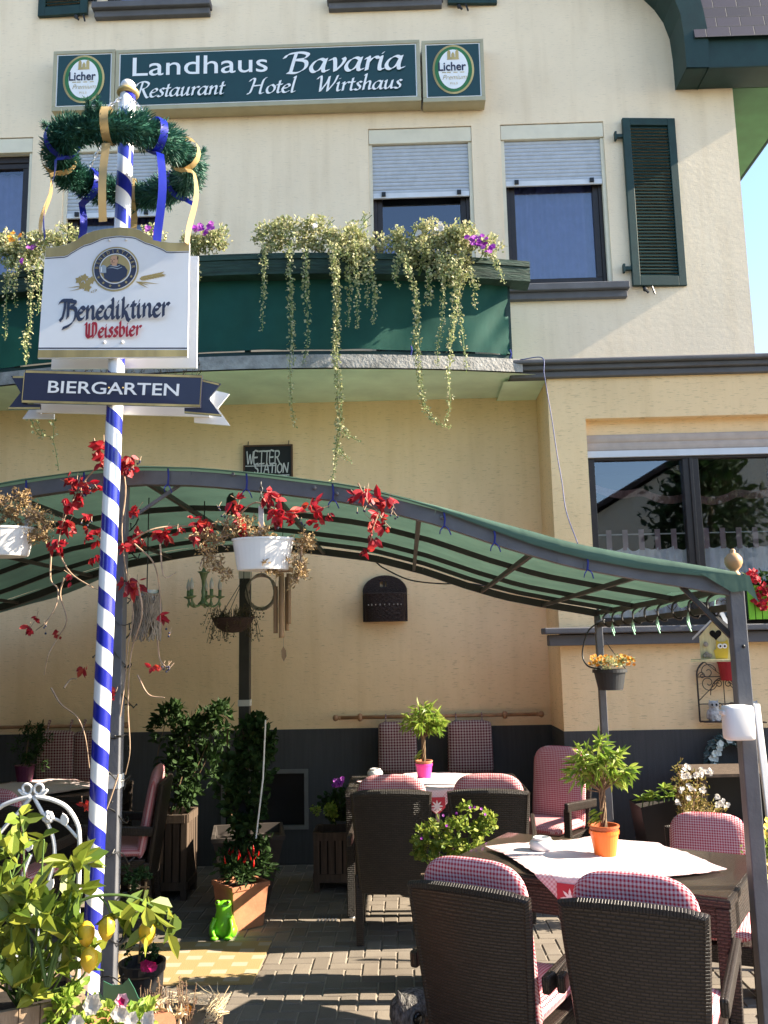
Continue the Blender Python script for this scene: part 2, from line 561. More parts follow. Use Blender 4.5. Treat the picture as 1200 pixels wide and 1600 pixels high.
    def leaf(s, p, d, nrm, L, w, fold=.15, droop=.12):
        p, d = V(p), V(d).normalized()
        nrm = V(nrm)
        sd = d.cross(nrm)
        if sd.length < 1e-4: sd = d.cross(V((.3, .5, .8)))
        sd.normalize(); nn = sd.cross(d)
        h = w/2
        q = [p, p+d*L*.3+sd*h*.85+nn*fold*h, p+d*L*.65+sd*h*.8+nn*(fold*h-droop*L*.4), p+d*L-nn*droop*L,
             p+d*L*.65-sd*h*.8+nn*(fold*h-droop*L*.4), p+d*L*.3-sd*h*.85+nn*fold*h]
        return s.add(q, [(0, 1, 2, 3), (0, 3, 4, 5)])
    def build(s, name, mat, parent=None, smooth=False, local=False, bevel=0):
        me = bpy.data.meshes.new(name)
        off = V((0, 0, 0))
        if parent is not None and not local:
            q = parent
            while q: off += q.location; q = q.parent
        me.from_pydata([tuple(V(p)-off) for p in s.v] if off.length > 0 else s.v, [], s.f)
        if any(u is not None for u in s.uv):
            ul = me.uv_layers.new(name='UVMap')
            i = 0
            for fi, f in enumerate(s.f):
                u = s.uv[fi]
                for k in range(len(f)):
                    if u: ul.data[i].uv = u[k]
                    i += 1
        if smooth:
            me.polygons.foreach_set('use_smooth', [True]*len(me.polygons))
        me.materials.append(mat)
        me.update()
        if smooth:
            bm = bmesh.new(); bm.from_mesh(me); bmesh.ops.remove_doubles(bm, verts=bm.verts, dist=2e-5); bm.to_mesh(me); bm.free(); me.update()
        o = bpy.data.objects.new(name, me)
        COL.objects.link(o)
        if parent is not None: o.parent = parent
        if bevel:
            b = o.modifiers.new('bevel', 'BEVEL'); b.width = bevel; b.segments = 2; b.limit_method = 'ANGLE'; b.angle_limit = rad(50)
        return o

def tag(o, label=None, cat=None, group=None, kind=None):
    if label: o['label'] = label
    if cat: o['category'] = cat
    if group: o['group'] = group
    if kind: o['kind'] = kind
    return o
def thing(name, label, cat, loc=(0, 0, 0), rz=0, group=None):
    o = bpy.data.objects.new(name, None)
    o.empty_display_size = .1
    COL.objects.link(o)
    o.location = loc
    o.rotation_euler = (0, 0, rz)
    return tag(o, label, cat, group)
def copy_tree(o, parent=None):
    kids = [c for c in bpy.data.objects if c.parent == o]
    c = o.copy(); COL.objects.link(c)
    if parent: c.parent = parent
    for k in kids: copy_tree(k, c)
    return c
def rnd(a, b): return random.uniform(a, b)
def rdir():
    z = rnd(-1, 1); a = rnd(0, 2*PI); r = math.sqrt(1-z*z)
    return V((r*math.cos(a), r*math.sin(a), z))
def crom(pts, k=8):
    pts = [V(p) for p in pts]
    if len(pts) < 3: return pts
    P = [pts[0]*2-pts[1]]+pts+[pts[-1]*2-pts[-2]]
    out = []
    for i in range(1, len(P)-2):
        a, b, c, d = P[i-1], P[i], P[i+1], P[i+2]
        for j in range(k):
            t = j/k
            out.append(.5*((2*b)+(c-a)*t+(2*a-5*b+4*c-d)*t*t+(3*b-a-3*c+d)*t*t*t))
    out.append(pts[-1])
    return out
def bush(mb, c, r, n, L, w, clumps=14, out=.6, spread=.45, up=.2):
    """leaf clumps spread through an uneven crown"""
    c = V(c); r = V(r) if hasattr(r, '__len__') else V((r, r, r))
    cl = []
    for _ in range(clumps):
        d = rdir()*rnd(.35, 1.0)
        cl.append((V((d.x*r.x, d.y*r.y, d.z*r.z)), rnd(.6, 1.2)))
    for i in range(n):
        q, s = random.choice(cl)
        o = rdir()*(rnd(0, 1)**.5)*spread*s
        p = c+q+V((o.x*r.x, o.y*r.y, o.z*r.z))
        d = (p-c).normalized()*out+rdir()*.7+V((0, 0, up))
        k = rnd(.6, 1.25)
        mb.leaf(p, d, rdir()+V((0, 0, .8)), L*k, w*k)
    return [c+q for q, s in cl]
def twigs(mb, base, tips, r=.006, n=5, sag=.0):
    base = V(base)
    for t in tips:
        m = (base+V(t))/2+rdir()*(V(t)-base).length*.12
        mb.tube(crom([base, m, t], 4), [r*(1-.7*i/8) for i in range(9)], n)
def flower(mb, p, d, r, petals=5):
    p, d = V(p), V(d).normalized()
    a = d.orthogonal().normalized(); b = d.cross(a)
    for k in range(petals):
        t = 2*PI*k/petals+.3
        q = a*math.cos(t)+b*math.sin(t)
        mb.leaf(p, q+d*.30, d, r*rnd(.85, 1.1), r*1.2, .12, .12)

# lettering ------------------------------------------------------------------
def font_mb(mb, text, O, U, Vv, N, size, sx=1.0, bold=0.0, align='LEFT', shear=0.0, lift=.002, space=1.0):
    cu = bpy.data.curves.new('lettering', 'FONT')
    cu.body = text; cu.size = 1.0; cu.offset = bold; cu.align_x = align; cu.shear = shear
    cu.resolution_u = 4; cu.fill_mode = 'FRONT'; cu.space_character = space
    ob = bpy.data.objects.new('lettering', cu)
    me = bpy.data.meshes.new_from_object(ob)
    O, U, Vv, N = V(O), V(U), V(Vv), V(N)
    vs = [O+U*(v.co.x*size*sx)+Vv*(v.co.y*size)+N*lift for v in me.vertices]
    mb.add(vs, [tuple(p.vertices) for p in me.polygons])
    w = max([v.co.x for v in me.vertices])*size*sx if vs else 0
    bpy.data.objects.remove(ob); bpy.data.curves.remove(cu); bpy.data.meshes.remove(me)
    return w
G = {
 'a': (1.0, [[(.75,.85),(.5,1.0),(.2,.8),(.05,.4),(.15,.08),(.35,.02),(.6,.3),(.75,.85)], [(.78,1.0),(.72,.4),(.75,.08),(.88,.02),(1.02,.15)]]),
 'v': (.9, [[(0,.85),(.15,1.0),(.28,.85),(.4,.02)], [(.4,.02),(.7,.5),(.8,.85),(.72,1.02)]]),
 'r': (.7, [[(.05,.85),(.2,1.0),(.2,.5),(.2,0)], [(.2,.55),(.4,.9),(.6,1.0),(.7,.9)]]),
 'i': (.48, [[(.05,.85),(.18,1.0),(.16,.4),(.2,.06),(.32,.0),(.45,.12)], [(.2,1.42),(.26,1.48)]]),
 'e': (.74, [[(.1,.5),(.4,.55),(.62,.75),(.5,.98),(.25,.88),(.06,.45),(.2,.04),(.45,.02),(.68,.2)]]),
 's': (.64, [[(.55,.9),(.38,1.0),(.2,.85),(.3,.6),(.48,.4),(.45,.1),(.22,0),(.05,.12)]]),
 't': (.54, [[(.25,1.45),(.22,.6),(.22,.12),(.35,.0),(.5,.12)], [(.02,.95),(.5,1.0)]]),
 'u': (1.0, [[(.05,.85),(.18,1.0),(.15,.4),(.22,.05),(.4,.05),(.65,.5),(.72,1.0)], [(.72,1.0),(.7,.3),(.76,.04),(.98,.14)]]),
 'n': (.98, [[(.05,.85),(.18,1.0),(.18,.4),(.18,0)], [(.18,.5),(.4,.9),(.6,1.0),(.7,.8),(.68,.3),(.74,.03),(.95,.14)]]),
 'o': (.82, [[(.45,1.0),(.15,.8),(.06,.4),(.2,.04),(.45,.02),(.68,.3),(.7,.7),(.45,1.0)]]),
 'l': (.46, [[(.12,1.7),(.25,1.85),(.2,1.0),(.18,.1),(.3,0),(.44,.12)]]),
 'h': (.98, [[(.1,1.7),(.22,1.85),(.2,1),(.18,0)], [(.18,.5),(.4,.9),(.6,1.0),(.7,.8),(.68,.3),(.74,.03),(.95,.14)]]),
 'd': (1.0, [[(.75,.85),(.5,1.0),(.2,.8),(.05,.4),(.15,.08),(.35,.02),(.6,.3),(.75,.85)], [(.66,1.85),(.74,1.7),(.74,.9),(.74,.1),(.86,.02),(1.0,.14)]]),
 'k': (.86, [[(.08,1.7),(.2,1.85),(.2,1),(.18,0)], [(.2,.45),(.5,.9),(.66,.95)], [(.25,.5),(.45,.35),(.62,-.1),(.8,-.25)]]),
 'b': (.84, [[(.08,1.7),(.2,1.85),(.18,.9),(.18,.1),(.4,0),(.65,.25),(.68,.7),(.5,.98),(.2,.75)]]),
 'g': (1.0, [[(.75,.85),(.5,1.0),(.2,.8),(.05,.4),(.15,.08),(.35,.02),(.6,.3),(.75,.85)], [(.78,1.0),(.74,0),(.6,-.6),(.3,-.7),(.05,-.5)]]),
 'ä': (1.0, [[(.75,.85),(.5,1.0),(.2,.8),(.05,.4),(.15,.08),(.35,.02),(.6,.3),(.75,.85)], [(.78,1.0),(.72,.4),(.75,.08),(.88,.02),(1.02,.15)], [(.3,1.35),(.34,1.4)], [(.65,1.35),(.69,1.4)]]),
 'B': (1.22, [[(.3,1.8),(.25,.9),(.2,0)], [(-.3,1.25),(-.1,1.72),(.5,1.9),(.95,1.65),(.8,1.15),(.35,1.0)], [(.35,1.0),(.9,.85),(.95,.35),(.55,0),(.05,.02)]]),
 'R': (1.25, [[(.3,1.8),(.25,.9),(.15,0)], [(-.25,1.35),(-.05,1.75),(.5,1.88),(.92,1.6),(.75,1.15),(.3,.95)], [(.45,1.0),(.75,.4),(1.05,-.05),(1.3,.08)]]),
 'H': (1.5, [[(-.1,1.5),(.1,1.8),(.32,1.7),(.25,.9),(.12,.1),(-.1,0)], [(1.3,1.9),(1.1,1.6),(1.02,.9),(1.0,.1),(1.15,-.02),(1.3,.1)], [(.2,.9),(1.05,1.0)]]),
 'W': (1.72, [[(-.1,1.5),(.1,1.8),(.25,1.6),(.35,.0)], [(.35,0),(.8,1.0),(.98,1.75)], [(.95,1.75),(1.0,0)], [(1.0,0),(1.5,1.0),(1.7,1.85)]]),
 'S': (.95, [[(.85,1.6),(.6,1.8),(.2,1.65),(.2,1.2),(.7,.75),(.75,.25),(.4,0),(.05,.2)]]),
 ' ': (.9, []),
}
GB = dict(G)
GB['B'] = (1.25, [[(-.4,1.6),(-.1,1.92),(.75,1.9)], [(.15,1.8),(.1,.9),(-.1,.05),(-.25,.12)], [(.45,1.8),(.42,.35),(.35,.15)], [(.45,1.8),(1.0,1.72),(1.0,1.35),(.6,1.08)], [(.6,1.08),(1.1,.85),(1.05,.1),(.65,-.4),(.0,-.68)]])
GB['W'] = (1.62, [[(-.05,1.6),(.15,1.85),(.18,.35),(.45,.0)], [(.5,1.8),(.5,.3),(.45,.0)], [(.45,0),(.95,.2)], [(.85,1.85),(1.3,1.7),(1.35,.6),(1.15,.15),(.95,.0)], [(.95,1.6),(.95,.1)]])
def squash(gl, k):
    return {c: (a, [[(x, 1+(y-1)*k if y > 1 else y) for x, y in st] for st in sts]) for c, (a, sts) in gl.items()}
GS = squash(G, .62)
GB = squash(GB, .66)
def stroke_mb(mb, text, O, U, Vv, N, xh, sx=1.0, slant=.0, nib=(.16, 40), thin=.05, glyphs=G, lift=.003, sp=0.0):
    O, U, Vv, N = V(O), V(U), V(Vv), V(N)
    a = rad(nib[1]); nv = V((math.cos(a), math.sin(a)))*nib[0]/2
    cx = 0; k = 0
    def P(x, y, z): return O+U*((x*sx+slant*y)*xh)+Vv*(y*xh)+N*(lift+z*3e-5)
    for ch in text:
        adv, sts = glyphs.get(ch, glyphs[' '])
        for st in sts:
            pts = [V((p.x, p.y)) for p in crom([(x, y, 0) for x, y in st], 6)] if len(st) > 2 else [V(p) for p in st]
            for i in range(len(pts)-1):
                p, q = pts[i], pts[i+1]
                d = (q-p)
                if d.length < 1e-6: continue
                e = V((-d.y, d.x)).normalized()*thin/2
                if e.dot(nv) < 0: e = -e
                o = nv+e
                t = d.normalized()*thin*.3
                k += 1
                mb.add([P(cx+p.x+o.x-t.x, p.y+o.y-t.y, k), P(cx+p.x-o.x-t.x, p.y-o.y-t.y, k), P(cx+q.x-o.x+t.x, q.y-o.y+t.y, k), P(cx+q.x+o.x+t.x, q.y+o.y+t.y, k)], [(0, 1, 2, 3)])
        cx += adv+sp
    return cx*sx*xh
def stroke_width(text, sx, xh, glyphs=G, sp=0.0):
    return sum(glyphs.get(c, glyphs[' '])[0]+sp for c in text)*sx*xh
XA, ZA, NF = V((1, 0, 0)), V((0, 0, 1)), V((0, -1, 0))

# ------------------------------------------------------------------ ground
def herringbone(x0, x1, y0, y1, w=.1):
    mb = MB(); g = .004; bv = .005
    i0, i1, j0, j1 = int(x0/w), int(x1/w), int(y0/w), int(y1/w)
    for i in range(i0, i1):
        for j in range(j0, j1):
            k = (i-j) % 4
            if k == 0: a, b, c, d = i*w, (i+2)*w, j*w, (j+1)*w
            elif k == 3: a, b, c, d = i*w, (i+1)*w, j*w, (j+2)*w
            else: continue
            a += g; b -= g; c += g; d -= g
            z = rnd(-.0015, .0015); tx, ty = rnd(-.001, .001), rnd(-.001, .001)
            T = [(a+bv, c+bv, z-tx), (b-bv, c+bv, z+tx), (b-bv, d-bv, z+ty), (a+bv, d-bv, z-ty)]
            B = [(a, c, z-.005), (b, c, z-.005), (b, d, z-.005), (a, d, z-.005)]
            L = [(a, c, -.02), (b, c, -.02), (b, d, -.02), (a, d, -.02)]
            F = [(0, 1, 2, 3)]
            for q in range(4):
                r = (q+1) % 4
                F += [(4+q, 4+r, r, q), (8+q, 8+r, 4+r, 4+q)]
            mb.add(T+B+L, F)
    return mb
g = MB().quad((-60, -60, -.03), (60, -60, -.03), (60, 70, -.03), (-60, 70, -.03))
tag(g.build('ground', M['asphalt']), kind='structure')
g = MB().quad((-7.2, 1.0, -.007), (7.2, 1.0, -.007), (7.2, 9.0, -.007), (-7.2, 9.0, -.007))
tag(g.build('sand_bed', M['sand']), kind='structure')
tag(herringbone(-7, 7, 1.2, 8.1).build('paving', M['paver']), kind='structure')

# ------------------------------------------------------------------ the guest house
YW, YB, XB, XR, XL = 8.05, 7.41, 1.27, 3.34, -7.5
ZS = 4.15                                  # underside of balcony slab and cornice
ZP = 1.15                                  # top of the grey plinth
house = thing('guest_house', 'cream stucco guest house with dark green shutters, curved balcony and grey plinth', 'building', (0, YW, 0))

def wall_sheet(mb, x0, x1, z0, z1, Y, holes, rev=.14):
    xs = sorted(set([x0, x1]+[h[0] for h in holes]+[h[1] for h in holes]))
    zs = sorted(set([z0, z1]+[h[2] for h in holes]+[h[3] for h in holes]))
    xs = [x for x in xs if x0 <= x <= x1]; zs = [z for z in zs if z0 <= z <= z1]
    for i in range(len(xs)-1):
        for j in range(len(zs)-1):
            cx, cz = (xs[i]+xs[i+1])/2, (zs[j]+zs[j+1])/2
            if any(h[0] < cx < h[1] and h[2] < cz < h[3] for h in holes): continue
            mb.quad((xs[i], Y, zs[j]), (xs[i+1], Y, zs[j]), (xs[i+1], Y, zs[j+1]), (xs[i], Y, zs[j+1]))
    for a, b, c, d in holes:
        a2, b2, c2, d2 = max(a, x0), min(b, x1), max(c, z0), min(d, z1)
        y = Y+rev
        mb.quad((a2, Y, c2), (a2, Y, d2), (a2, y, d2), (a2, y, c2))
        mb.quad((b2, Y, c2), (b2, y, c2), (b2, y, d2), (b2, Y, d2))
        mb.quad((a2, Y, d2), (b2, Y, d2), (b2, y, d2), (a2, y, d2))
        mb.quad((a2, Y, c2), (a2, y, c2), (b2, y, c2), (b2, Y, c2))

def X_(px, py, Y): return at(px, py, Y).x
def Z_(px, py, Y): return at(px, py, Y).z
# openings (x0, x1, z0, z1)
h_right = (X_(787, 330, YW), X_(951, 330, YW), Z_(880, 448, YW), Z_(865, 192, YW))
h_mid = (X_(577, 300, YW), X_(740, 300, YW), ZS+.16, Z_(655, 199, YW))
h_pole = (X_(98, 300, YW), X_(250, 300, YW), ZS+.16, Z_(180, 212, YW))
h_left = (X_(-110, 300, YW), X_(48, 300, YW), ZS+.16, Z_(20, 215, YW))
zt0 = Z_(235, 11, YW)
h_t1 = (X_(164, 0, YW), X_(312, 0, YW), zt0, zt0+1.5)
h_t2 = (X_(527, 0, YW), X_(672, 0, YW), zt0, zt0+1.5)
up = [h_right, h_mid, h_pole, h_left, h_t1, h_t2]
w = MB()
wall_sheet(w, XL, XR, ZS, 10.2, YW, up)
w.quad((XR, YW, 0), (XR, 17, 0), (XR, 17, 10.2), (XR, YW, 10.2))
w.quad((XL, 17, 0), (XL, YW, 0), (XL, YW, 10.2), (XL, 17, 10.2))
w.quad((XR, 17, 0), (XL, 17, 0), (XL, 17, 10.2), (XR, 17, 10.2))
w.add([(XL, YW, 10.2), (XR, YW, 10.2), ((XL+XR)/2, YW, 13.5)], [(0, 1, 2)])
w.build('upper_wall', M['wall'], house)
zb0, zb1 = Z_(1000, 978, YB), Z_(1000, 652, YB)
h_bay = (X_(921, 760, YB), X_(921, 760, YB)+2.55, zb0, zb1)
h_cel = (X_(346, 1250, YW), X_(482, 1250, YW), Z_(440, 1296, YW), Z_(440, 1202, YW))
w = MB()
wall_sheet(w, XL, XB, ZP, ZS, YW, [])
wall_sheet(w, XB, 7.5, ZP, ZS, YB, [h_bay], .18)
w.quad((XB, YW, ZP), (XB, YB, ZP), (XB, YB, ZS), (XB, YW, ZS))
w.build('lower_wall', M['wall2'], house)
w = MB()
wall_sheet(w, XL, XB-.004, 0, ZP, YW-.004, [h_cel], .1)
wall_sheet(w, XB-.004, 7.5, 0, ZP, YB-.004, [])
w.quad((XB-.004, YW, 0), (XB-.004, YB-.004, 0), (XB-.004, YB-.004, ZP), (XB-.004, YW, ZP))
w.build('plinth', M['plinth'], house)
# cornice over the bay: stepped grey moulding with its flat roof
zc1, zc0 = Z_(1000, 556, YB-.14), Z_(1000, 584, YB-.08)
w = MB()
hc = zc1-zc0
w.box((4.4, (YB-.05+YW)/2, zc0+hc*.2), (7.0-.1, YW-YB+.05, hc*.4))
w.box((4.4-.015, (YB-.09+YW)/2, zc0+hc*.56), (7.0-.06, YW-YB+.09, hc*.32))
w.box((4.4-.03, (YB-.14+YW)/2, zc0+hc*.86), (7.0, YW-YB+.14, hc*.28))
w.build('cornice', M['trim'], house, bevel=.012)
MB().quad((.9, YB+.03, zc0-.004), (.9, YW, zc0-.004), (XB-.002, YW, zc0-.004), (XB-.002, YB+.03, zc0-.004)).build('cornice_soffit', M['soffit'], house)
w = MB()
w.box((4.4, (YB-.02+YW)/2, (ZS+zc0)/2), (6.2+.06, YW-YB+.02, abs(zc0-ZS)+.012))
if zc0 > ZS+.01: w.build('cornice_band', M['soffit'], house)

def roller(mb, x0, x1, z0, z1, Y, pitch=.037):
    n = max(2, int((z1-z0)/pitch))
    st = []
    for i in range(n):
        for k, dy in ((0, .006), (.18, -.001), (.5, -.004), (.82, -.001), (.98, .006)):
            st.append((z0+(z1-z0)*(i+k)/n, Y+dy))
    for i in range(len(st)-1):
        mb.quad((x0, st[i][1], st[i][0]), (x1, st[i][1], st[i][0]), (x1, st[i+1][1], st[i+1][0]), (x0, st[i+1][1], st[i+1][0]))
def wavy(mb, x0, x1, z0, z1, Y, amp=.02, per=.12, nz=6, ph=0):
    n = max(8, int((x1-x0)/per*8))
    for i in range(n):
        for j in range(nz):
            def P(a, b):
                x = x0+(x1-x0)*a/n; z = z0+(z1-z0)*b/nz
                return (x, Y+amp*math.sin(2*PI*x/per+ph+.6*math.sin(x*9))*(1-.25*b/nz), z)
            mb.quad(P(i, j), P(i+1, j), P(i+1, j+1), P(i, j+1), [(P(i, j)[0], P(i, j)[2])]*4)
def upper_window(h, shut, sill=True, door=False, boxh=.16, lintel=True, curtain=True, ctop=.55):
    x0, x1, z0, z1 = h
    wd = MB()
    fY = YW+.105
    fw = .07
    top = z1-(boxh if lintel else 0)
    for a, b, c, d in ((x0, x1, z0, z0+fw), (x0, x1, top-fw, top), (x0, x0+fw, z0+fw, top-fw), (x1-fw, x1, z0+fw, top-fw)):
        wd.box(((a+b)/2, fY, (c+d)/2), (b-a, .06, d-c))
    for a, b, c, d in ((x0+fw, x1-fw, z0+fw, z0+fw+.055), (x0+fw, x1-fw, top-fw-.055, top-fw), (x0+fw, x0+fw+.055, z0+fw+.055, top-fw-.055), (x1-fw-.055, x1-fw, z0+fw+.055, top-fw-.055)):
        wd.box(((a+b)/2, fY+.008, (c+d)/2), (b-a, .05, d-c))
    o = wd.build('window', M['brown'], house, bevel=.004)
    p = MB(); i = fw+.055
    p.quad((x0+i, fY+.012, z0+i), (x1-i, fY+.012, z0+i), (x1-i, fY+.012, top-i), (x0+i, fY+.012, top-i))
    p.build('pane', M['glass'], o)
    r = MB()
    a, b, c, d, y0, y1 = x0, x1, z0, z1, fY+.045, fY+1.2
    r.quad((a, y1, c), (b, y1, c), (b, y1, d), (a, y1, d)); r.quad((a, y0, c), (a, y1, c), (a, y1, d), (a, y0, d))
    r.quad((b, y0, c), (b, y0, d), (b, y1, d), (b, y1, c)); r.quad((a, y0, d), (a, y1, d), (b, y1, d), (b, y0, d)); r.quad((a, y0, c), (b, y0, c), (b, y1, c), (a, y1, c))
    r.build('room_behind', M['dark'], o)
    if curtain:
        cu = MB(); wavy(cu, x0+.06, x1-.06, z0+.05, top-.12 if not door else top-ctop, fY+.10, .018, .11)
        cu.build('net_curtain', M['curtain'], o, smooth=True)
    if lintel:
        l = MB().box(((x0+x1)/2, YW+.045, z1-boxh/2-.004), (x1-x0-.006, .08, boxh-.01))
        l.build('shutter_box', M['lintel'], o, bevel=.004)
        for x in (x0+.018, x1-.018):
            MB().box((x, YW+.045, (z0+z1-boxh)/2), (.034, .05, z1-boxh-z0-.01)).build('shutter_rail', M['lintel'], o)
        s = MB(); roller(s, x0+.036, x1-.036, shut+.05, z1-boxh-.002, YW+.04)
        s.build('roller_shutter', M['shutter_grey'], o, smooth=False)
        s = MB().box(((x0+x1)/2, YW+.038, shut+.025), (x1-x0-.075, .022, .05)); s.build('end_bar', M['alu'], o)
        for x in (x0+.14, x1-.14): MB().box((x, YW+.018, shut+.035), (.04, .02, .04)).build('stop_buffer', M['black'], o)
    if sill:
        s = MB()
        xa, xb = x0-.10, x1+.13
        s.box(((xa+xb)/2, YW-.03, z0-.035), (xb-xa, .16, .07)); s.box(((xa+xb)/2, YW-.012, z0-.105), (xb-xa-.03, .10, .07))
        s.build('window_sill', M['trim'], o, bevel=.008)
    return o
upper_window(h_right, Z_(865, 290, YW+.04))
upper_window(h_mid, Z_(655, 309, YW+.04), sill=False, door=True, ctop=.95)
upper_window(h_pole, Z_(180, 340, YW+.04), sill=False, door=True)
upper_window(h_left, Z_(20, 241, YW+.04), sill=False)
for h in (h_t1, h_t2):
    upper_window(h, 0, lintel=False)

def shutter(cx, cz, w_, h_, ang=0.0, hinge=-1, label=None):
    """louvred wooden shutter folded back against the wall"""
    R = RZ(ang)
    O = V((cx-hinge*-1*w_/2*0, YW-.05, cz))
    hx = cx+hinge*w_/2
    def T(x, y, z): return V((hx, YW-.045, cz))+R @ V((x, y, z))
    f = MB(); fr = .075
    def bx(x, z, dx, dz, dy=.04, y=0): f.box(T(x, y, z), (dx, dy, dz), R)
    s = -hinge
    bx(s*fr/2, 0, fr, h_); bx(s*(w_-fr/2), 0, fr, h_)
    bx(s*w_/2, h_/2-fr/2, w_-2*fr, fr); bx(s*w_/2, -h_/2+fr/2+.01, w_-2*fr, fr+.02)
    o = f.build('shutter', M['green'], house, bevel=.004)
    l = MB(); n = int((h_-2*fr)/.034)
    for i in range(n):
        z = -h_/2+fr+.02+(h_-2*fr-.02)*(i+.5)/n
        l.box(T(s*w_/2, .0, z), (w_-2*fr+.004, .008, .040), R @ RX(rad(-38)))
    l.build('louvre_slats', M['green'], o)
    for z in (h_/2-.18, -h_/2+.18):
        k = MB(); k.box(T(-s*.035, .01, z), (.07, .03, .035)); k.box(T(-s*.07, .01, z), (.018, .05, .08))
        k.build('hinge', M['green'], o)
    k = MB(); p = T(s*.11, -.01, -h_/2-.03)
    k.tube([p+V((0, .03, .03)), p, p+V((.0, -.02, -.02)), p+V((.03, -.02, -.05))], .012, 6); k.tube([p+V((.07, 0, .02)), p+V((.09, -.01, -.06))], .009, 6); k.ball(p+V((0, -.01, -.01)), .022)
    k.build('shutter_catch', M['black'], o)
    return o
zsh0, zsh1 = Z_(1035, 442, YW-.1), Z_(1015, 179, YW-.1)
xs0, xs1 = X_(982, 310, YW-.1), X_(1068, 310, YW-.1)
shutter((xs0+xs1)/2, (zsh0+zsh1)/2, xs1-xs0, zsh1-zsh0, rad(4))
xa, xb = X_(55, 10, YW-.1), X_(134, 10, YW-.1)
zq = Z_(95, 17, YW-.1)
shutter((xa+xb)/2, zq+.75, xb-xa, 1.5, rad(-3), hinge=1)
xa, xb = X_(700, 3, YW-.1), X_(778, 3, YW-.1)
zq = Z_(740, -1, YW-.1)
shutter((xa+xb)/2, zq+.75, xb-xa, 1.5, rad(3))

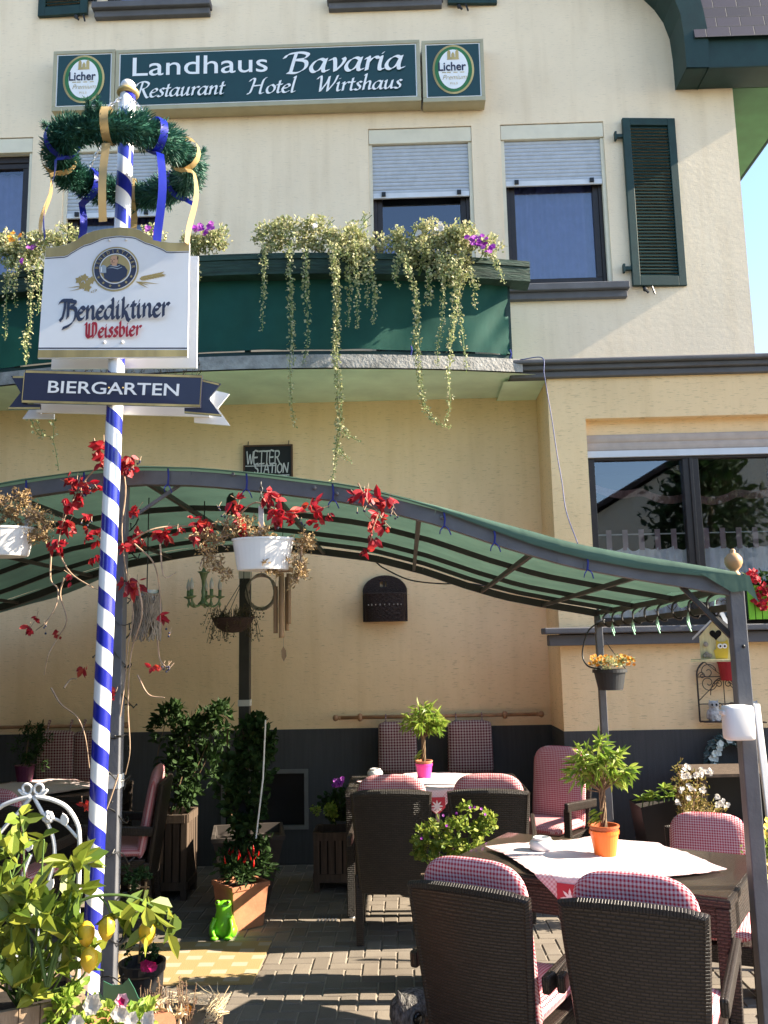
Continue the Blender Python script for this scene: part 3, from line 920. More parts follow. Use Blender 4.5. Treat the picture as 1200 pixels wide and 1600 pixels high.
# bay window on the ground floor
def bay_window():
    x0, x1, z0, z1 = h_bay
    Y = YB+.13
    f = MB(); fw = .075
    xm = X_(1082, 800, Y); xm2 = xm+(xm-x0)+.02
    zt = Z_(1000, 716, Y)
    for a, b, c, d in ((x0, x1, z0, z0+fw), (x0, x0+fw, z0+fw, zt), (x1-fw, x1, z0+fw, zt), (x0+fw, x1-fw, zt-.02, zt+.04)):
        f.box(((a+b)/2, Y, (c+d)/2), (b-a, .07, d-c))
    for m_ in (xm, xm2): f.box((m_, Y-.006, (z0+fw+zt-.02)/2), (.135, .07, zt-.02-z0-fw)); f.box((m_, Y-.045, (z0+fw+zt-.02)/2), (.03, .02, zt-.02-z0-fw))
    o = f.build('window', M['brown'], house, bevel=.004)
    p = MB()
    for a, b in ((x0+fw, xm-.068), (xm+.068, xm2-.068), (xm2+.068, x1-fw)):
        p.quad((a, Y+.005, z0+fw), (b, Y+.005, z0+fw), (b, Y+.005, zt-.02), (a, Y+.005, zt-.02))
    p.build('pane', M['glass'], o)
    s = MB(); roller(s, x0+.01, x1-.01, zt+.06, Z_(1000, 678, YB+.09), YB+.085, .05); s.build('roller_shutter', M['shutter_beige'], o)
    s = MB().box(((x0+x1)/2, YB+.08, zt+.03), (x1-x0-.02, .03, .055)); s.build('end_bar', M['alu'], o)
    s = MB().box(((x0+x1)/2, YB+.14, (Z_(1000, 678, YB+.09)+z1)/2), (x1-x0-.002, .08, z1-Z_(1000, 678, YB+.09))); s.build('shutter_box', M['wall2'], o)
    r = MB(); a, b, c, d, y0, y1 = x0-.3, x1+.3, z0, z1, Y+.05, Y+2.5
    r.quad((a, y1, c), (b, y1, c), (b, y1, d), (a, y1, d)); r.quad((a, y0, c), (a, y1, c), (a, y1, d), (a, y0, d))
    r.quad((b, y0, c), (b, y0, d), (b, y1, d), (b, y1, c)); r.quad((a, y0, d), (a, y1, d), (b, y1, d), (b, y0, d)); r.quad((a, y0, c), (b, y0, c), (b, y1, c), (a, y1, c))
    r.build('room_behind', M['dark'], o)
    zr = Z_(1000, 836, Y+.1); zc = Z_(1000, 855, Y+.1)
    rd = MB().tube([(x0+.02, Y+.045, zr), (x1-.02, Y+.045, zr)], .006, 6); rd.build('curtain_rod', M['white'], o)
    c = MB(); n = int((x1-x0)/.135)
    for i in range(n):
        xa = x0+.04+(x1-x0-.06)*i/n; xb = xa+(x1-x0-.06)/n
        m = 14
        for k in range(m):
            for j in range(5):
                def P(u, v):
                    x = xa+(xb-xa)*u/m; t = abs(u/m-.5)*2
                    top = zc-.03*(1-t**2)+.008*math.sin(x*31)
                    return (x, Y+.045+.013*math.sin(x*2*PI/.075+1.2*math.sin(x*11)), z0+.03+(top-z0-.03)*v/5)
                c.quad(P(k, j), P(k+1, j), P(k+1, j+1), P(k, j+1))
    c.build('cafe_curtain', M['cafe'], o, smooth=True)
    l = MB(); hh = MB()
    for i in range(n+1):
        x = x0+.04+(x1-x0-.06)*i/n
        l.box((x, Y+.038, (zr+zc)/2+.005), (.045, .006, zr-zc+.07))
        pts = []
        for q in range(17):
            t = 2*PI*q/16
            pts.append((x-.06+.0028*16*math.sin(t)**3, Y+.022, z0+.17+.0032*(13*math.cos(t)-5*math.cos(2*t)-2*math.cos(3*t)-math.cos(4*t))))
        hh.tube(pts, .003, 4)
    l.build('curtain_loops', M['pinkcl'], o)
    hh.build('heart_embroidery', M['rose'], o)
    vl = MB(); n = 46
    for i in range(n):
        xa, xb = x0+.05+(x1-x0-.1)*i/n, x0+.05+(x1-x0-.1)*(i+1)/n
        def zb(x): return zt-.30-.05*abs(math.sin(x*7.5))-.05*math.sin(x*3)
        vl.quad((xa, Y+.16+.01*math.sin(xa*40), zb(xa)), (xb, Y+.16+.01*math.sin(xb*40), zb(xb)), (xb, Y+.16, zb(xb)+.07), (xa, Y+.16, zb(xa)+.07))
    vl.build('valance_trim', M['rose'], o)
    s = MB(); xa = X_(850, 990, YB-.16)
    s.box(((xa+7.4)/2, YB-.10, Z_(1000, 983, YB-.2)), (7.4-xa, .20, .05)); s.box(((xa+.03+7.4)/2, YB-.06, Z_(1000, 993, YB-.2)-.025), (7.4-xa-.06, .12, .09))
    s.build('window_sill', M['trim'], o, bevel=.01)
bay_window()
# cellar window in the plinth
f = MB(); x0, x1, z0, z1 = h_cel
for a, b, c, d in ((x0, x1, z0, z0+.035), (x0, x1, z1-.035, z1), (x0, x0+.035, z0+.035, z1-.035), (x1-.035, x1, z0+.035, z1-.035)):
    f.box(((a+b)/2, YW-.002, (c+d)/2), (b-a, .03, d-c))
co = f.build('cellar_window', mk('grey_cellar_frame', (.16, .15, .135), .6), house)
MB().quad((x0, YW+.09, z0), (x1, YW+.09, z0), (x1, YW+.09, z1), (x0, YW+.09, z1)).build('mesh_screen', M['black'], co)

# balcony: bowed slab, green cloth round the railing, posts
BX0, BX1, BXC = -4.6, 1.05, -1.25
def yb(x): return 7.0+.055*(x-BXC)**2
def arc(n=40, d=0.0, x0=BX0, x1=BX1): return [(x0+(x1-x0)*i/n, yb(x0+(x1-x0)*i/n)+d) for i in range(n+1)]
zsl = Z_(816, 562, 7.3)
s = MB(); A = arc()
for i in range(len(A)-1):
    (xa, ya), (xb, yb_) = A[i], A[i+1]
    s.add([(xa, ya, ZS), (xb, yb_, ZS), (xb, yb_, zsl), (xa, ya, zsl), (xa, YW, ZS+.02), (xb, YW, ZS+.02), (xb, YW, zsl), (xa, YW, zsl)],
          [(0, 1, 2, 3), (3, 2, 6, 7)])
xe, ye = A[-1]
s.add([(xe, ye, ZS), (xe, YW, ZS), (xe, YW, zsl), (xe, ye, zsl)], [(0, 1, 2, 3)])
bo = thing('balcony', None, None); bo.parent = house
bo.location = (0, 0, 0)
s.build('slab_edge', M['slab'], bo)
s = MB()
for i in range(len(A)-1):
    (xa, ya), (xb, yb_) = A[i], A[i+1]
    s.quad((xa, ya+.03, ZS-.002), (xa, YW, ZS-.002), (xb, YW, ZS-.002), (xb, yb_+.03, ZS-.002))
s.quad((BX1, yb(BX1)+.03, ZS-.002), (BX1, YW, ZS-.002), (XB, YW, ZS-.002), (XB, YB-.02, ZS-.002))
s.build('soffit', M['soffit'], bo)
zf0, zf1 = Z_(800, 549, 7.25), Z_(800, 424, 7.25)
s = MB(); A2 = arc(180, .05, BX0, BX1-.10)
for i in range(len(A2)-1):
    (xa, ya), (xb, yb_) = A2[i], A2[i+1]
    for j in range(14):
        za, zb = zf0+(zf1-zf0)*j/14, zf0+(zf1-zf0)*(j+1)/14
        def wob(x, z): return .010*math.sin(x*7+z*3)+.006*math.sin(x*15-z*8)+.014*max(0, (x-.55)/.4)*math.sin((x-z*.8)*26)
        s.quad((xa, ya+wob(xa, za), za), (xb, yb_+wob(xb, za), za), (xb, yb_+wob(xb, zb), zb), (xa, ya+wob(xa, zb), zb))
xe, ye = A2[-1]
for j in range(6):
    za, zb = zf0+(zf1-zf0)*j/6, zf0+(zf1-zf0)*(j+1)/6
    s.quad((xe, ye+wob(xe, za), za), (xe, YW-.02, za), (xe, YW-.02, zb), (xe, ye+wob(xe, zb), zb))
s.build('cloth_screen', M['awning'], bo, smooth=True)
s = MB()
for i in range(0, len(A2)-1):
    (xa, ya), (xb, yb_) = A2[i], A2[i+1]
    s.bar((xa, ya+.035, zf0-.02), (xb, yb_+.035, zf0-.02), .03, .03)
s.build('bottom_rail', M['green'], bo)
for i in (0, 30, 60, 84, 108, 132, 156, 180):
    x, y = A2[i]
    MB().box((x, y+.04, (zsl+zf1)/2), (.045, .045, zf1-zsl+.1)).build('railing_post', M['green'], bo)
for x in (-2.9, -1.95, -.9, .1, .95):
    y = yb(x)+.03
    MB().tube([(x, y, zf0+.03), (x+.006, y-.02, zf0-.01), (x-.008, y, zf0-.06)], .007, 5).build('tie', M['tie'], bo)

# roof: overhanging eaves at the corner, bargeboard, slates
ro = thing('roof', None, None); ro.parent = house
YE = 7.72
xe0 = X_(1055, 140, YW); ze = Z_(1100, 140, YW)
s = MB()
s.box(((xe0+4.05)/2, (YE+YW-.002)/2, ze+.17), (4.05-xe0, YW-YE-.002, .34))
s.build('eaves_box', M['green'], ro, bevel=.01)
pts = [(1055, 142), (1051, 95), (1046, 62), (1036, 36), (1022, 16), (1003, -2), (978, -24), (940, -62), (700, -340)]
lo = [at(x, y, YW) for x, y in pts]
hi = [at(x+w_, y-h_, YW) for (x, y), (w_, h_) in zip(pts, [(34, 0), (36, 6), (34, 8), (34, 18), (34, 26), (34, 36), (34, 40), (36, 40), (36, 40)])]
s = MB()
for i in range(len(lo)-1):
    a, b, c, d = lo[i], lo[i+1], hi[i+1], hi[i]
    f = [V((p.x, YE-.03, p.z)) for p in (a, b, c, d)]; k = [V((p.x, YW-.003, p.z)) for p in (a, b, c, d)]
    s.add(f+k, [(0, 3, 2, 1), (0, 1, 5, 4), (2, 3, 7, 6)])
s.build('bargeboard', M['green'], ro)
s = MB(); x2 = X_(1084, 70, YE)
zt_, zt2 = ze+.345, ze+1.9
s.add([(x2, YE-.05, ze+.29), (4.1, YE-.05, ze+.29), (4.1, YW-.05, zt2), (x2, YW-.05, zt2), (4.1, YW+1.2, zt_), (x2, YW+.0, zt_)], [(0, 1, 2, 3), (1, 4, 2), (0, 3, 5)],
      [[(0, 0), (1.4, 0), (1.4, 1.75), (0, 1.75)], [(0, 0), (1, 0), (.5, 1.7)], [(0, 0), (1, 0), (.5, 1.7)]])
s.build('slate_apron', M['slate'], ro)
s = MB()
s.box(((XR+.003+4.05)/2, (YW+17)/2, ze+.06), (4.05-XR-.003, 17-YW, .12))
s.build('side_soffit', M['green_soffit'], ro)
s = MB().tube([(4.09, YE, ze+.1), (4.09, 17, ze+.1)], .06, 10); s.build('gutter', M['green'], ro, smooth=True)
s = MB()
xm = (XL+XR)/2
for x_, sg in ((4.1, 1), (-8.3, -1)):
    a, b, c, d = V((x_, YE+.1, ze+.35)), V((x_, 17.4, ze+.35)), V((xm, 17.4, 13.9)), V((xm, YE+.1, 13.9))
    if sg > 0:
        a, b = V((4.1, YW+.4, ze+.4)), V((4.1, 17.4, ze+.4))
    s.quad(a, b, c, d, [(0, 0), (9, 0), (9, 8), (0, 8)])
s.build('slate_roof', M['slate'], ro)

# house and tree across the street, seen mirrored in the bay window
def street_house(x0, xw, ze_, zp, label, y=-16, wm='house2'):
    nb = thing('neighbour_house', label, 'house', (x0+xw/2, y, 0))
    s = MB(); P_ = [(x0, y, 0), (x0+xw, y, 0), (x0+xw, y, ze_), (x0+xw/2, y, zp), (x0, y, ze_)]
    n = 5; B_ = [(x, q-8, z) for x, q, z in P_]
    s.add(P_+B_, [tuple(range(n-1, -1, -1))]+[(i, (i+1) % n, n+(i+1) % n, n+i) for i in range(n)])
    s.build('wall', M[wm], nb)
    s = MB(); sl = (zp-ze_)/(xw/2)
    for sg in (-1, 1):
        ax, az = x0+xw/2, zp+.15; bx, bz = ax+sg*(xw/2+.6), zp+.15-sl*(xw/2+.6)
        s.add([(ax, y+.4, az), (bx, y+.4, bz), (bx, y-8.4, bz), (ax, y-8.4, az), (ax, y+.4, az+.2), (bx, y+.4, bz+.2), (bx, y-8.4, bz+.2), (ax, y-8.4, az+.2)], [(0, 1, 2, 3), (4, 5, 6, 7), (0, 1, 5, 4), (1, 2, 6, 5)])
    s.build('roof', M['roof2'], nb)
    for k in range(3): MB().box((x0+xw*(.22+.28*k), y+.03, 3.2), (1.1, .08, 1.5)).build('window', M['dark'], nb)
street_house(6, 15, 5.9, 10.2, 'pale gabled house with dark roof across the street, mirrored in the bay window', wm='lintel')
street_house(-20, 20, 6.0, 9.5, 'added wide dark house across the street, unseen behind the viewer, blocks low sky')  # unseen house added to block low sky light under the canopy
tr = thing('street_tree', 'leafy green tree across the street, mirrored in the bay window', 'tree', (9.4, -12, 0))
s = MB().tube([(9.4, -12, 0), (9.3, -12, 3), (9.5, -12.1, 6)], [.25, .18, .08], 8); s.build('trunk', M['stem'], tr)
s = MB(); bush(s, (9.4, -12, 6.0), (1.6, 1.6, 2.2), 2600, .3, .18, 40); s.build('crown', M['darkleaf'], tr)

# unseen hedges, added to block sky and bounced light from left and front
def shade_hedge(name_label, x0, x1, y0, y1, h, n):
    t = thing('shade_hedge', name_label, 'shade_hedge', ((x0+x1)/2, (y0+y1)/2, 0))
    MB().box(((x0+x1)/2, (y0+y1)/2, h/2-.05), (x1-x0-.2, y1-y0-.2, h-.1)).build('branches', M['soil'], t)
    s = MB()
    for _ in range(n):
        p = V((rnd(x0, x1), rnd(y0, y1), rnd(0, h))); k = random.choice((0, 1, 2, 3, 4))
        if k == 0: p.x = x0+rnd(0, .12)
        elif k == 1: p.x = x1-rnd(0, .12)
        elif k == 2: p.y = y0+rnd(0, .12)
        elif k == 3: p.y = y1-rnd(0, .12)
        else: p.z = h-rnd(0, .12)
        s.leaf(p, rdir(), rdir(), .12, .07, .2, .2)
    s.build('foliage', M['darkleaf'], t)
shade_hedge('tall evergreen screen added out of view at the left to block sky light', -5.6, -4.7, 1.0, 7.9, 5.2, 8000)
shade_hedge('evergreen screen added behind the viewer to block low sky and street bounce', -9, 9, -3.6, -2.8, 2.3, 6000)
shade_hedge('dense evergreen screen added out of view at the front left to darken the left corner', -5.4, -1.75, 1.0, 1.8, 2.3, 5000)

# ------------------------------------------------------------------ the signs on the facade
def box_sign(name, label, cat, px0, px1, pyt, pyb, fill):
    """lit-box sign on the wall: champagne frame, pale line, dark green face; fill(draws on the face)"""
    Yf = YW-.17
    xm_, ym_ = (px0+px1)/2, (pyt+pyb)/2
    x0, x1 = X_(px0, ym_, Yf), X_(px1, ym_, Yf)
    z1, z0 = Z_(xm_, pyt, Yf), Z_(xm_, pyb, Yf)
    t = thing(name, label, cat, ((x0+x1)/2, YW, z0))
    b = .035
    s = MB()
    s.box(((x0+x1)/2, (Yf+.02+YW-.01)/2, (z0+z1)/2), (x1-x0, YW-.01-Yf-.02, z1-z0))
    for a, c, d, e in ((x0, x1, z0, z0+b+.012), (x0, x1, z1-b, z1), (x0, x0+b, z0+b+.012, z1-b), (x1-b, x1, z0+b+.012, z1-b)):
        s.box(((a+c)/2, Yf+.01, (d+e)/2), (c-a, .02, e-d))
    s.build('frame', M['beigeframe'], t, bevel=.003)
    MB().box(((x0+x1)/2, Yf+.014, (z0+z1+.012)/2), (x1-x0-2*b, .008, z1-z0-2*b-.012)).build('face_border', M['signwhite'], t)
    MB().box(((x0+x1)/2, Yf+.011, (z0+z1+.012)/2), (x1-x0-2*b-.024, .008, z1-z0-2*b-.036)).build('face', M['signgreen'], t)
    fill(t, x0, x1, z0, z1, Yf+.007)
    return t
def oval(mb, cx, cz, rx, rz, Y, n=40, r0=0.0):
    o = [(cx+rx*math.cos(2*PI*k/n), Y, cz+rz*math.sin(2*PI*k/n)) for k in range(n)]
    if r0 == 0: mb.add(o, [tuple(range(n))])
    else:
        i_ = [(cx+rx*r0*math.cos(2*PI*k/n), Y, cz+rz*r0*math.sin(2*PI*k/n)) for k in range(n)]
        mb.add(o+i_, [(k, (k+1) % n, n+(k+1) % n, n+k) for k in range(n)])
def brewer_face(t, x0, x1, z0, z1, Y):
    cx, cz = (x0+x1)/2, (z0+z1)/2+.012
    rx, rz = (x1-x0)*.335, (z1-z0)*.40
    s = MB(); oval(s, cx, cz, rx, rz, Y-.004); s.build('gold_ring', M['gold'], t)
    s = MB(); oval(s, cx, cz, rx*.90, rz*.92, Y-.006); s.build('green_ring', M['oval'], t)
    s = MB(); oval(s, cx, cz, rx*.72, rz*.80, Y-.008); s.build('white_oval', M['signwhite'], t)
    k = rz/.2
    s = MB(); font_mb(s, 'Licher', (cx-.012*k, Y-.010, cz-.012*k), XA, ZA, NF, .098*k, .84, .02, 'CENTER'); s.build('lettering', M['navy'], t)
    s = MB(); stroke_mb(s, 'l', (cx-.005, Y-.010, cz-.005), XA, ZA, NF, .001)
    font_mb(s, 'Premium', (cx+.004*k, Y-.010, cz-.085*k), XA, ZA, NF, .055*k, .9, -.01, 'CENTER', .35); font_mb(s, 'PILS', (cx, Y-.010, cz-.125*k), XA, ZA, NF, .024*k, 1.1, 0, 'CENTER', 0, space=1.3)
    for xx in (-.085, -.05, .0, .05): s.quad((cx+xx*k, Y-.010, cz-.030*k), (cx+(xx+.03)*k, Y-.010, cz-.030*k), (cx+(xx+.03)*k, Y-.010, cz-.024*k), (cx+xx*k, Y-.010, cz-.024*k))
    s.build('small_lettering', M['gold'], t)
    s = MB()
    for xx in (-.03, .0, .03):
        h = .055 if xx else .035
        s.prism([(-.012, 0), (.012, 0), (.012, h), (0, h+.02), (-.012, h)], (cx+xx*k, Y-.008, cz+.085*k), XA*k, ZA*k, NF, .003)
    s.prism([(-.045, 0), (.045, 0), (.040, .018), (-.040, .018)], (cx, Y-.008, cz+.078*k), XA*k, ZA*k, NF, .0035)
    s.build('castle_emblem', M['gold'], t)
box_sign('logo_sign', 'square green sign box with oval white logo, at the left end of the inn sign', 'sign', 82, 179, 78.5, 172, brewer_face)
box_sign('logo_sign', 'square green sign box with oval white logo, at the right end of the inn sign', 'sign', 660, 757, 62, 158, brewer_face)
def inn_face(t, x0, x1, z0, z1, Y):
    s = MB()
    def O(px, py): q = at(px, py, Y); return (q.x, Y-.001, q.z)
    m = YW/FPX*1.0
    # first line
    a, b = O(203, 118), O(418, 113)
    zb = (a[2]+b[2])/2
    test = MB(); w1 = font_mb(test, 'Landhaus', (0, 0, 0), XA, ZA, NF, 1.0)
    cap = (O(203, 88)[2]-O(203, 118)[2])
    size = cap/.727
    font_mb(s, 'Landhaus', (a[0], Y-.001, zb), XA, ZA, NF, size, (b[0]-a[0])/(w1*size), .003)
    s.build('lettering', M['signwhite'], t)
    s = MB()
    def line(txt, xl, yl, xr, yr, xh, k=1.0, gl=G):
        p, q = O(xl, yl), O(xr, yr)
        wd = stroke_width(txt, 1.0, xh)
        stroke_mb(s, txt, (p[0], Y-.001, zl[0]), XA, ZA, NF, xh, (q[0]-p[0])/wd, .20, (.17, 38), .06, gl)
    zl = [O(530, 112)[2]]
    line('Bavaria', 448, 113, 630, 109, (O(500, 90)[2]-O(500, 112)[2])*.92, gl=GS)
    zl = [O(418, 146)[2]]
    xh = (O(418, 133)[2]-O(418, 146)[2])*1.0
    line('Restaurant', 213, 148, 350, 146, xh)
    line('Hotel', 388, 146, 461, 144, xh)
    line('Wirtshaus', 494, 144, 627, 140, xh)
    s.build('script_lettering', M['signwhite'], t)
box_sign('inn_sign', 'long dark green inn sign with white lettering over the balcony', 'sign', 180, 657, 70, 165, inn_face)

# blackboard on the recessed wall
p0, p1 = at(380, 745, YW-.03), at(457, 694, YW-.03)
x0, x1, z1 = p0.x, p1.x, p1.z; z0 = z1-(x1-x0)*1.02
bb = thing('blackboard', 'small framed blackboard with chalk writing on the wall above the canopy', 'blackboard', ((x0+x1)/2, YW, z0))
MB().box(((x0+x1)/2, YW-.016, (z0+z1)/2), (x1-x0-.03, .02, z1-z0-.03)).build('writing_surface', M['board'], bb)
s = MB(); b = .014
for a, c, d, e in ((x0, x1, z0, z0+b), (x0, x1, z1-b, z1), (x0, x0+b, z0+b, z1-b), (x1-b, x1, z0+b, z1-b)):
    s.box(((a+c)/2, YW-.018, (d+e)/2), (c-a, .03, e-d))
s.build('frame', M['boardframe'], bb)
s = MB()
for x in (x0+.04, x1-.04): s.tube([(x, YW-.012, z1-.01), (x+.004, YW-.012, z1+.04)], .004, 5)
s.build('hanging_wire', M['black'], bb)
CAP = {'W': (1.0, [[(0, 1), (.22, 0), (.45, .75), (.68, 0), (.9, 1)]]), 'E': (.72, [[(.6, 1), (.05, 1), (.05, 0), (.6, .02)], [(.05, .5), (.5, .52)]]),
       'T': (.74, [[(0, 1), (.72, 1.02)], [(.36, 1), (.34, 0)]]), 'R': (.8, [[(.05, 0), (.05, 1)], [(.05, 1), (.5, .98), (.6, .75), (.4, .52), (.05, .5)], [(.3, .5), (.7, 0)]]),
       'S': (.66, [[(.55, .9), (.3, 1.02), (.08, .85), (.15, .6), (.45, .42), (.52, .15), (.3, -.02), (.02, .1)]]), 'A': (.85, [[(0, 0), (.36, 1), (.72, 0)], [(.15, .36), (.6, .36)]]),
       'I': (.3, [[(.1, 1), (.1, 0)]]), 'O': (.85, [[(.4, 1), (.08, .7), (.1, .2), (.4, 0), (.68, .25), (.68, .75), (.4, 1)]]), 'N': (.9, [[(.05, 0), (.08, 1)], [(.08, 1), (.65, 0)], [(.65, 0), (.75, 1.05)]]), ' ': (.5, [])}
def poly_corners(d): return d
s = MB(); wb = x1-x0; Yb_ = YW-.027
stroke_mb(s, 'WETTER', (x0+.03*wb/.45, Yb_, z1-.19*wb/.45*.92), XA, ZA, NF, .115*wb/.45, .57, .03, (.05, 40), .10, CAP)
stroke_mb(s, 'STATION', (x0+.10*wb/.45, Yb_, z1-.275*wb/.45*.95), XA, ZA, NF, .085*wb/.45, .74, .05, (.06, 40), .12, CAP)
for xa, xb, zz in ((.02, .30, .195), (.10, .42, .285)):
    s.box((x0+(xa+xb)/2*wb/.45, Yb_-.003, z1-zz*wb/.45), ((xb-xa)*wb/.45, .002, .009))
stroke_mb(s, 'Stein hängt still', (x0+.025*wb/.45, Yb_, z1-.355*wb/.45), XA, ZA, NF, .034*wb/.45, .86, .15, (.06, 40), .13)
s.build('chalk_lettering', M['chalk'], bb)

# ------------------------------------------------------------------ maypole with its wreath and the two beer signs
YP = 3.55
pt, pb = at(200, 142, YP), at(137, 1640, YP)
pd = (pt-pb).normalized()
foot = pb - pd*(pb.z/pd.z)
def on_pole(z): return foot+pd*((z-foot.z)/pd.z)
RP = .034
mp = thing('maypole', 'tall blue and white spiral striped maypole in front of the pergola', 'maypole', (foot.x, foot.y, 0))
s = MB(); s.tube([foot+pd*(pt-foot).length*i/30 for i in range(31)], RP, 24); s.build('pole', M['pole'], mp, smooth=True)
s = MB(); s.lathe([(RP+.003, -.012), (RP+.014, -.006), (RP+.014, .006), (RP+.003, .012)], pt+V((0, 0, -.01)), 20); s.build('brass_collar', M['gold'], mp, smooth=True)
s = MB(); s.ball(pt+V((0, 0, .022)), (.033, .033, .028), 16); s.build('finial', M['white'], mp, smooth=True)

zw = at(190, 255, YP).z; wc = on_pole(zw); WR, WT = .275, .066
wr = thing('hanging_wreath', 'dark green fir wreath with blue and gold ribbons hung round the maypole', 'wreath', wc)
s = MB()
for i in range(15000):
    a = rnd(0, 2*PI); b = rnd(0, 2*PI)
    lump = 1+.16*math.sin(a*11+1)+.12*math.sin(a*23)
    r = WT*lump*rnd(.35, 1.0)
    rad_ = V((math.cos(a), math.sin(a), 0)); tan_ = V((-math.sin(a), math.cos(a), 0))
    o = rad_*math.cos(b)+ZA*math.sin(b)
    p = wc+rad_*(WR+.01*math.sin(a*5))+o*r*.8+tan_*rnd(-.01, .01)
    d = o*.9+tan_*rnd(.1, 1.0)+rdir()*.35
    L = rnd(.025, .045)
    s.leaf(p, d, rdir(), L, .0058, 0, .1)
for k in range(5):
    a = rnd(0, 6.28); q = wc+V((math.cos(a)*(WR+.02), math.sin(a)*(WR+.02), WT*.6))
    for i in range(160):
        t = rnd(0, .08); p = q+V((math.cos(a)*t*.5, math.sin(a)*t*.5, t*.5)); s.leaf(p, rdir()+V((math.cos(a), math.sin(a), .6))*.6, rdir(), .03, .0035, 0, 0)
s.build('fir_garland', M['fir'], wr)
s = MB(); s.tube([wc+V((WR*math.cos(2*PI*k/40), WR*math.sin(2*PI*k/40), 0)) for k in range(41)], .04, 8, False); s.build('ring_core', M['catgreen'], wr)
def ribbon(ang, length, m, w_=.034, twist=.22, wrap=True):
    c, sn = math.cos(ang), math.sin(ang)
    R_ = V((c, sn, 0)); T_ = V((-sn, c, 0)); base = wc+R_*WR
    mb = MB(); pts = []
    rr = WT*1.12
    for k in range(15):
        b = -2.2+k*(2*PI*.98)/14
        pts.append((base+R_*math.cos(b)*rr+ZA*math.sin(b)*rr, T_))
    p0_ = base+R_*rr*.6-ZA*rr*.7
    for k in range(1, 11):
        t = k/10
        a2 = twist*math.sin(t*2.2)
        pts.append((p0_-ZA*length*t+R_*.02*math.sin(t*5+ang), T_*math.cos(a2)+R_*math.sin(a2)))
    for i in range(len(pts)-1):
        (p, t1), (q, t2) = pts[i], pts[i+1]
        mb.quad(p-t1*w_/2, p+t1*w_/2, q+t2*w_/2, q-t2*w_/2)
    mb.build('ribbon', m, wr, smooth=True)
B_, G_ = M['ribbon_blue'], M['ribbon_gold']
for ang, L, m in ((-2.4, .40, B_), (-1.5, .38, G_), (-.8, .42, B_), (-.2, .36, G_), (.75, .26, B_), (1.75, .30, G_), (2.5, .30, B_), (3.35, .30, G_)):
    ribbon(ang, L, m)
top = pt+V((0, 0, -.012))
for ang in (-2.2, -.6, .95, 2.6):
    e = wc+V((math.cos(ang)*WR*.95, math.sin(ang)*WR*.95, WT*.4))
    s = MB(); n = int((e-top).length/.022)
    d = (e-top).normalized(); x_ = d.orthogonal().normalized(); y_ = d.cross(x_)
    for i in range(n):
        c = top+(e-top)*(i+.5)/n; u = x_ if i % 2 else y_
        s.tube([c+d*.015*math.sin(2*PI*k/8)+u*.006*math.cos(2*PI*k/8) for k in range(9)], .0024, 4, False)
    s.build('chain', M['chain'], wr)

def P2(px, py, Y=None): q = at(px, py, YP-.06 if Y is None else Y); return (q.x, q.z)
def poly_px(pts, Y): return [P2(x, y, Y) for x, y in pts]
O0 = V((0, 0, 0))
def flat(name, pts, Y, m, parent, th=.0012, dz=(0, 0)):
    s = MB(); s.prism([(x+dz[0], z+dz[1]) for x, z in poly_px(pts, YF)], (0, Y, 0), XA, ZA, NF, th)
    return s.build(name, m, parent)
YF = YP-.05; YR = YP+.06
out = [(71, 387), (85, 386), (103, 383), (118, 376), (131, 367), (145, 361), (160, 358), (186, 355), (205, 356), (218, 359), (230, 366), (241, 373), (252, 377), (268, 379), (296, 379), (293, 558), (59, 560)]
bs = thing('beer_sign', 'white and gold beer sign board with a monk emblem on the striped maypole', 'sign', (on_pole(3.0).x, YP, at(190, 560, YP).z))
s = MB(); s.prism(poly_px(out, YF), (0, YF+.012, 0), XA, ZA, NF, .012); s.build('front_board', M['signwhite'], bs)
s = MB(); s.prism([(x+.012, z-.01) for x, z in poly_px(out, YF)], (0, YR+.012, 0), XA, ZA, NF, .012); s.build('rear_board', M['signwhite'], bs)
inner = [(71, 402), (104, 400), (112, 394), (131, 383), (142, 380), (162, 371), (186, 368), (210, 370), (228, 379), (236, 381), (255, 389), (261, 393), (296, 392)]
band = out[:15]+inner[::-1]
def strip(mb, A, Bp, Y):
    for i in range(len(A)-1):
        a, b = P2(*A[i], YF), P2(*A[i+1], YF); c, d = P2(*Bp[min(i+1, len(Bp)-1)], YF), P2(*Bp[min(i, len(Bp)-1)], YF)
        mb.quad((a[0], Y, a[1]), (d[0], Y, d[1]), (c[0], Y, c[1]), (b[0], Y, b[1]))
def resample(pts, n=40):
    L = [0]
    for i in range(len(pts)-1): L.append(L[-1]+math.dist(pts[i], pts[i+1]))
    o = []
    for k in range(n+1):
        t = L[-1]*k/n
        for i in range(len(pts)-1):
            if L[i] <= t <= L[i+1]+1e-9:
                f = (t-L[i])/max(1e-9, L[i+1]-L[i]); o.append((pts[i][0]+(pts[i+1][0]-pts[i][0])*f, pts[i][1]+(pts[i+1][1]-pts[i][1])*f)); break
    return o
s = MB(); strip(s, resample([(x, y+.5) for x, y in out[:15]]), resample(inner), YF-.0015); s.build('gold_crest', M['gold'], bs)
s = MB(); strip(s, resample([(x, y+1.4) for x, y in inner]), resample([(x, y+2.6) for x, y in inner]), YF-.0015); s.build('crest_line', M['navy'], bs)
flat('gold_band', [(60, 547), (293, 547), (293, 557), (59, 559)], YF, M['gold'], bs, .0015)
flat('gold_line', [(60.5, 543.2), (293, 543.2), (293, 545), (60.3, 545)], YF, M['navy'], bs, .0015)
